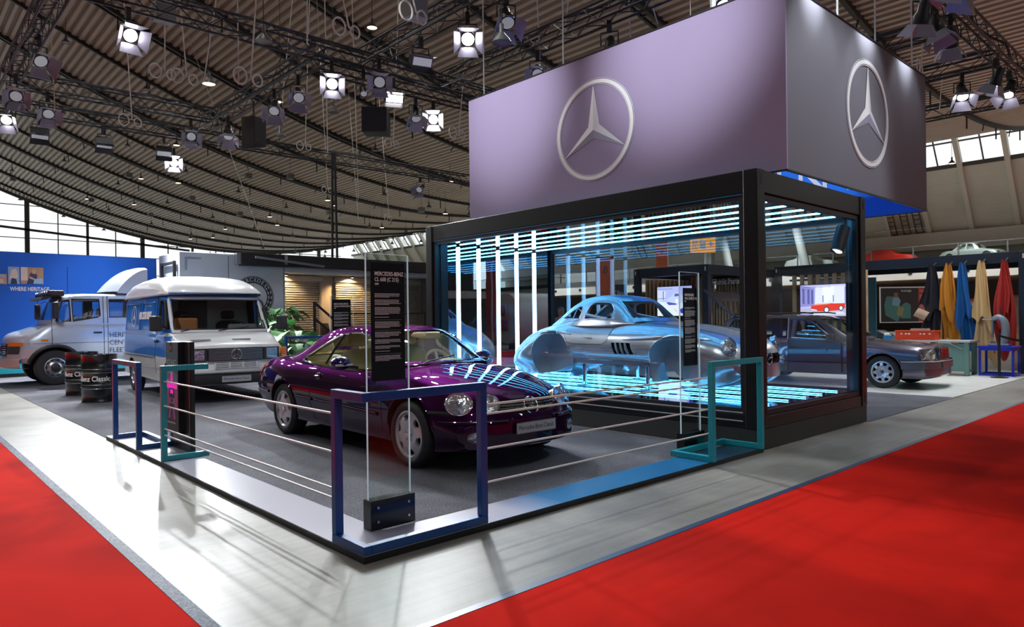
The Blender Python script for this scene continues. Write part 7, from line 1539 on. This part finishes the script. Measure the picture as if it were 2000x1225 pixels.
# ---------------------------------------------------------------- visitors
def person(loc, rz, lab, skin, hair, top, legs, H=1.68, longhair=True):
    o = bpy.data.objects.new('person', None); COL.objects.link(o); s = H / 1.7
    J = {'pel': (0, 0, .95, .13), 'wst': (0, .0, 1.1, .115), 'chs': (0, 0, 1.3, .13), 'nck': (0, -.005, 1.44, .055), 'hd0': (0, .01, 1.53, .075), 'hd1': (0, .02, 1.6, .085), 'hd2': (0, .01, 1.66, .06)}
    E = [('pel', 'wst'), ('wst', 'chs'), ('chs', 'nck'), ('nck', 'hd0'), ('hd0', 'hd1'), ('hd1', 'hd2')]
    for g, n in ((-1, 'l'), (1, 'r')):
        J.update({'sh' + n: (g * .17, 0, 1.38, .062), 'el' + n: (g * .23, -.02, 1.1, .045), 'wr' + n: (g * .24, .07, .86, .03), 'pm' + n: (g * .24, .09, .80, .032), 'hp' + n: (g * .09, 0, .88, .10), 'kn' + n: (g * .10, .02, .49, .065), 'an' + n: (g * .10, -.02, .09, .045), 'to' + n: (g * .11, .12, .035, .035)})
        E += [('chs', 'sh' + n), ('sh' + n, 'el' + n), ('el' + n, 'wr' + n), ('wr' + n, 'pm' + n), ('pel', 'hp' + n), ('hp' + n, 'kn' + n), ('kn' + n, 'an' + n), ('an' + n, 'to' + n)]
        for f in range(5):
            dx = (f - 2) * .014; L = (.045, .065, .072, .066, .05)[f]; k = 'f%d%s' % (f, n); J[k] = (g * .24 + dx * .9, .10, .765, .009); J[k + 'b'] = (g * .24 + dx, .105 + (.03 if f == 0 else .0), .765 - L, .008); E += [('pm' + n, k), (k, k + 'b')]
    ks = list(J); me = bpy.data.meshes.new('body'); me.from_pydata([tuple(c * s for c in J[k][:3]) for k in ks], [(ks.index(a), ks.index(b)) for a, b in E], [])
    b = bpy.data.objects.new('body', me); COL.objects.link(b); md = b.modifiers.new('skin', 'SKIN'); 
    if not me.skin_vertices: me.attributes.new
    for i, k in enumerate(ks): sv = me.skin_vertices[0].data[i]; sv.radius = (J[k][3] * s, J[k][3] * s); sv.use_root = k == 'pel'
    md.use_smooth_shade = True; ss = b.modifiers.new('sub', 'SUBSURF'); ss.levels = 1; ss.render_levels = 1
    dg = bpy.context.evaluated_depsgraph_get(); m2 = bpy.data.meshes.new_from_object(b.evaluated_get(dg)); b.modifiers.clear(); b.data = m2; m2.materials.clear()
    for m in (skin, top, legs, M_MATT): m2.materials.append(m)
    for p in m2.polygons:
        z = p.center.z / s; x = abs(p.center.x) / s; p.material_index = 0 if z > 1.43 or (x > .2 and z < .9) else (1 if z > .93 else (2 if z > .1 else 3)); p.use_smooth = True
    b.parent = o; hr = MB().ball((0, -.012, 1.632), .088, .098, .092, 18, 12); hr.v = [v for v in hr.v]
    rows = [[Vector((.096 * math.sin(a) * w, .012 - .104 * math.cos(a) * w, z)) for a in frange(-2.0, 2.0, 17)] for z, w in ((1.73, .25), (1.715, .62), (1.68, .92), (1.62, 1.0), (1.55, .98), (1.44 if longhair else 1.53, .92))]
    h = MB().grid(rows).xf(Matrix.Scale(s, 4)).build('hair', hair, o, fix=False)
    for sg in (1, -1): MB().ball((sg * .032 * s, .098 * s, 1.605 * s), .012 * s, .008 * s, .008 * s, 8, 6).build('eye', M_MATT, o); MB().ball((sg * .088 * s, .01, 1.6 * s), .012, .022, .032, 8, 6).build('ear', skin, o)
    MB().ball((0, .108 * s, 1.578 * s), .014, .02, .024, 8, 6).build('nose', skin, o); MB().ball((0, .094 * s, 1.535 * s), .026, .01, .008, 8, 6).build('mouth', mat('lip_tone', (.4, .12, .1), .5), o)
    o.location = loc; o.rotation_euler = (0, 0, rz); return tag(o, lab, 'person')
SK = mat('skin_tone', (.55, .33, .24), .55); HD = mat('dark_brown_hair', (.03, .018, .012), .6); HG = mat('grey_hair', (.6, .56, .52), .7)
person((10.35, 7.35, .006), 2.2, 'person with dark tied-back hair seen through the bare coupe window', SK, HD, mat('black_top', (.02, .02, .025), .8), mat('dark_trousers', (.02, .022, .03), .8), 1.70)
person((12.2, 9.9, .006), 1.9, 'person with grey hair seen through the rear quarter window of the bare coupe', SK, HG, mat('grey_jacket', (.2, .2, .22), .8), MATS['dark_trousers'], 1.75, False)

# stands across the right aisle, seen only in the mirror wall of the showcase
M_DST = mat('dark_stand_board', (.03, .035, .04), .6)
o = thing('opposite_stand', 'dark exhibition stand across the aisle, seen in the mirror wall', 'partition', (15, -14, .006)); MB().box(0, 16, 0, .2, 0, 2.6).build('panel', M_DST, o, smooth=False); MB().box(0, 16, -.02, .22, 2.6, 3.0).build('header', mat('header_pale', (.5, .48, .44), .6), o, smooth=False)
o = thing('fabric_banner', 'red upright banner mirrored in the showcase end wall', 'banner', (19.2, -9.5, .006), 0, 'coral banners'); MB().box(0, .06, 0, .9, .5, 4.2).build('fabric', mat('rose_banner', (.5, .05, .06), .6), o, smooth=False); MB().box(-.02, .0, .4, .5, 0, 4.2).build('pole', MATS['pole_white'], o, smooth=False)
o = thing('display_drum', 'large white round display with red blocks mirrored in the showcase end wall', 'display', (20.2, -9.2, 1.5)); MB().cyl((0, 0, 0), (2.6, .6, 0), 1.2, n=36).build('shell', mat('drum_white', (.7, .68, .64), .5), o)
for k, (y, z) in enumerate(((-.45, .35), (.4, .4), (0, -.35))): MB().box(-.03, .0, y - .3, y + .3, z - .25, z + .25).build('red_block', mat('block_red', (.4, .02, .02), .5), o, smooth=False)
MB().box(.4, 2.2, -.3, .3, -1.49, -1.1).build('stand', M_DST, o, smooth=False)
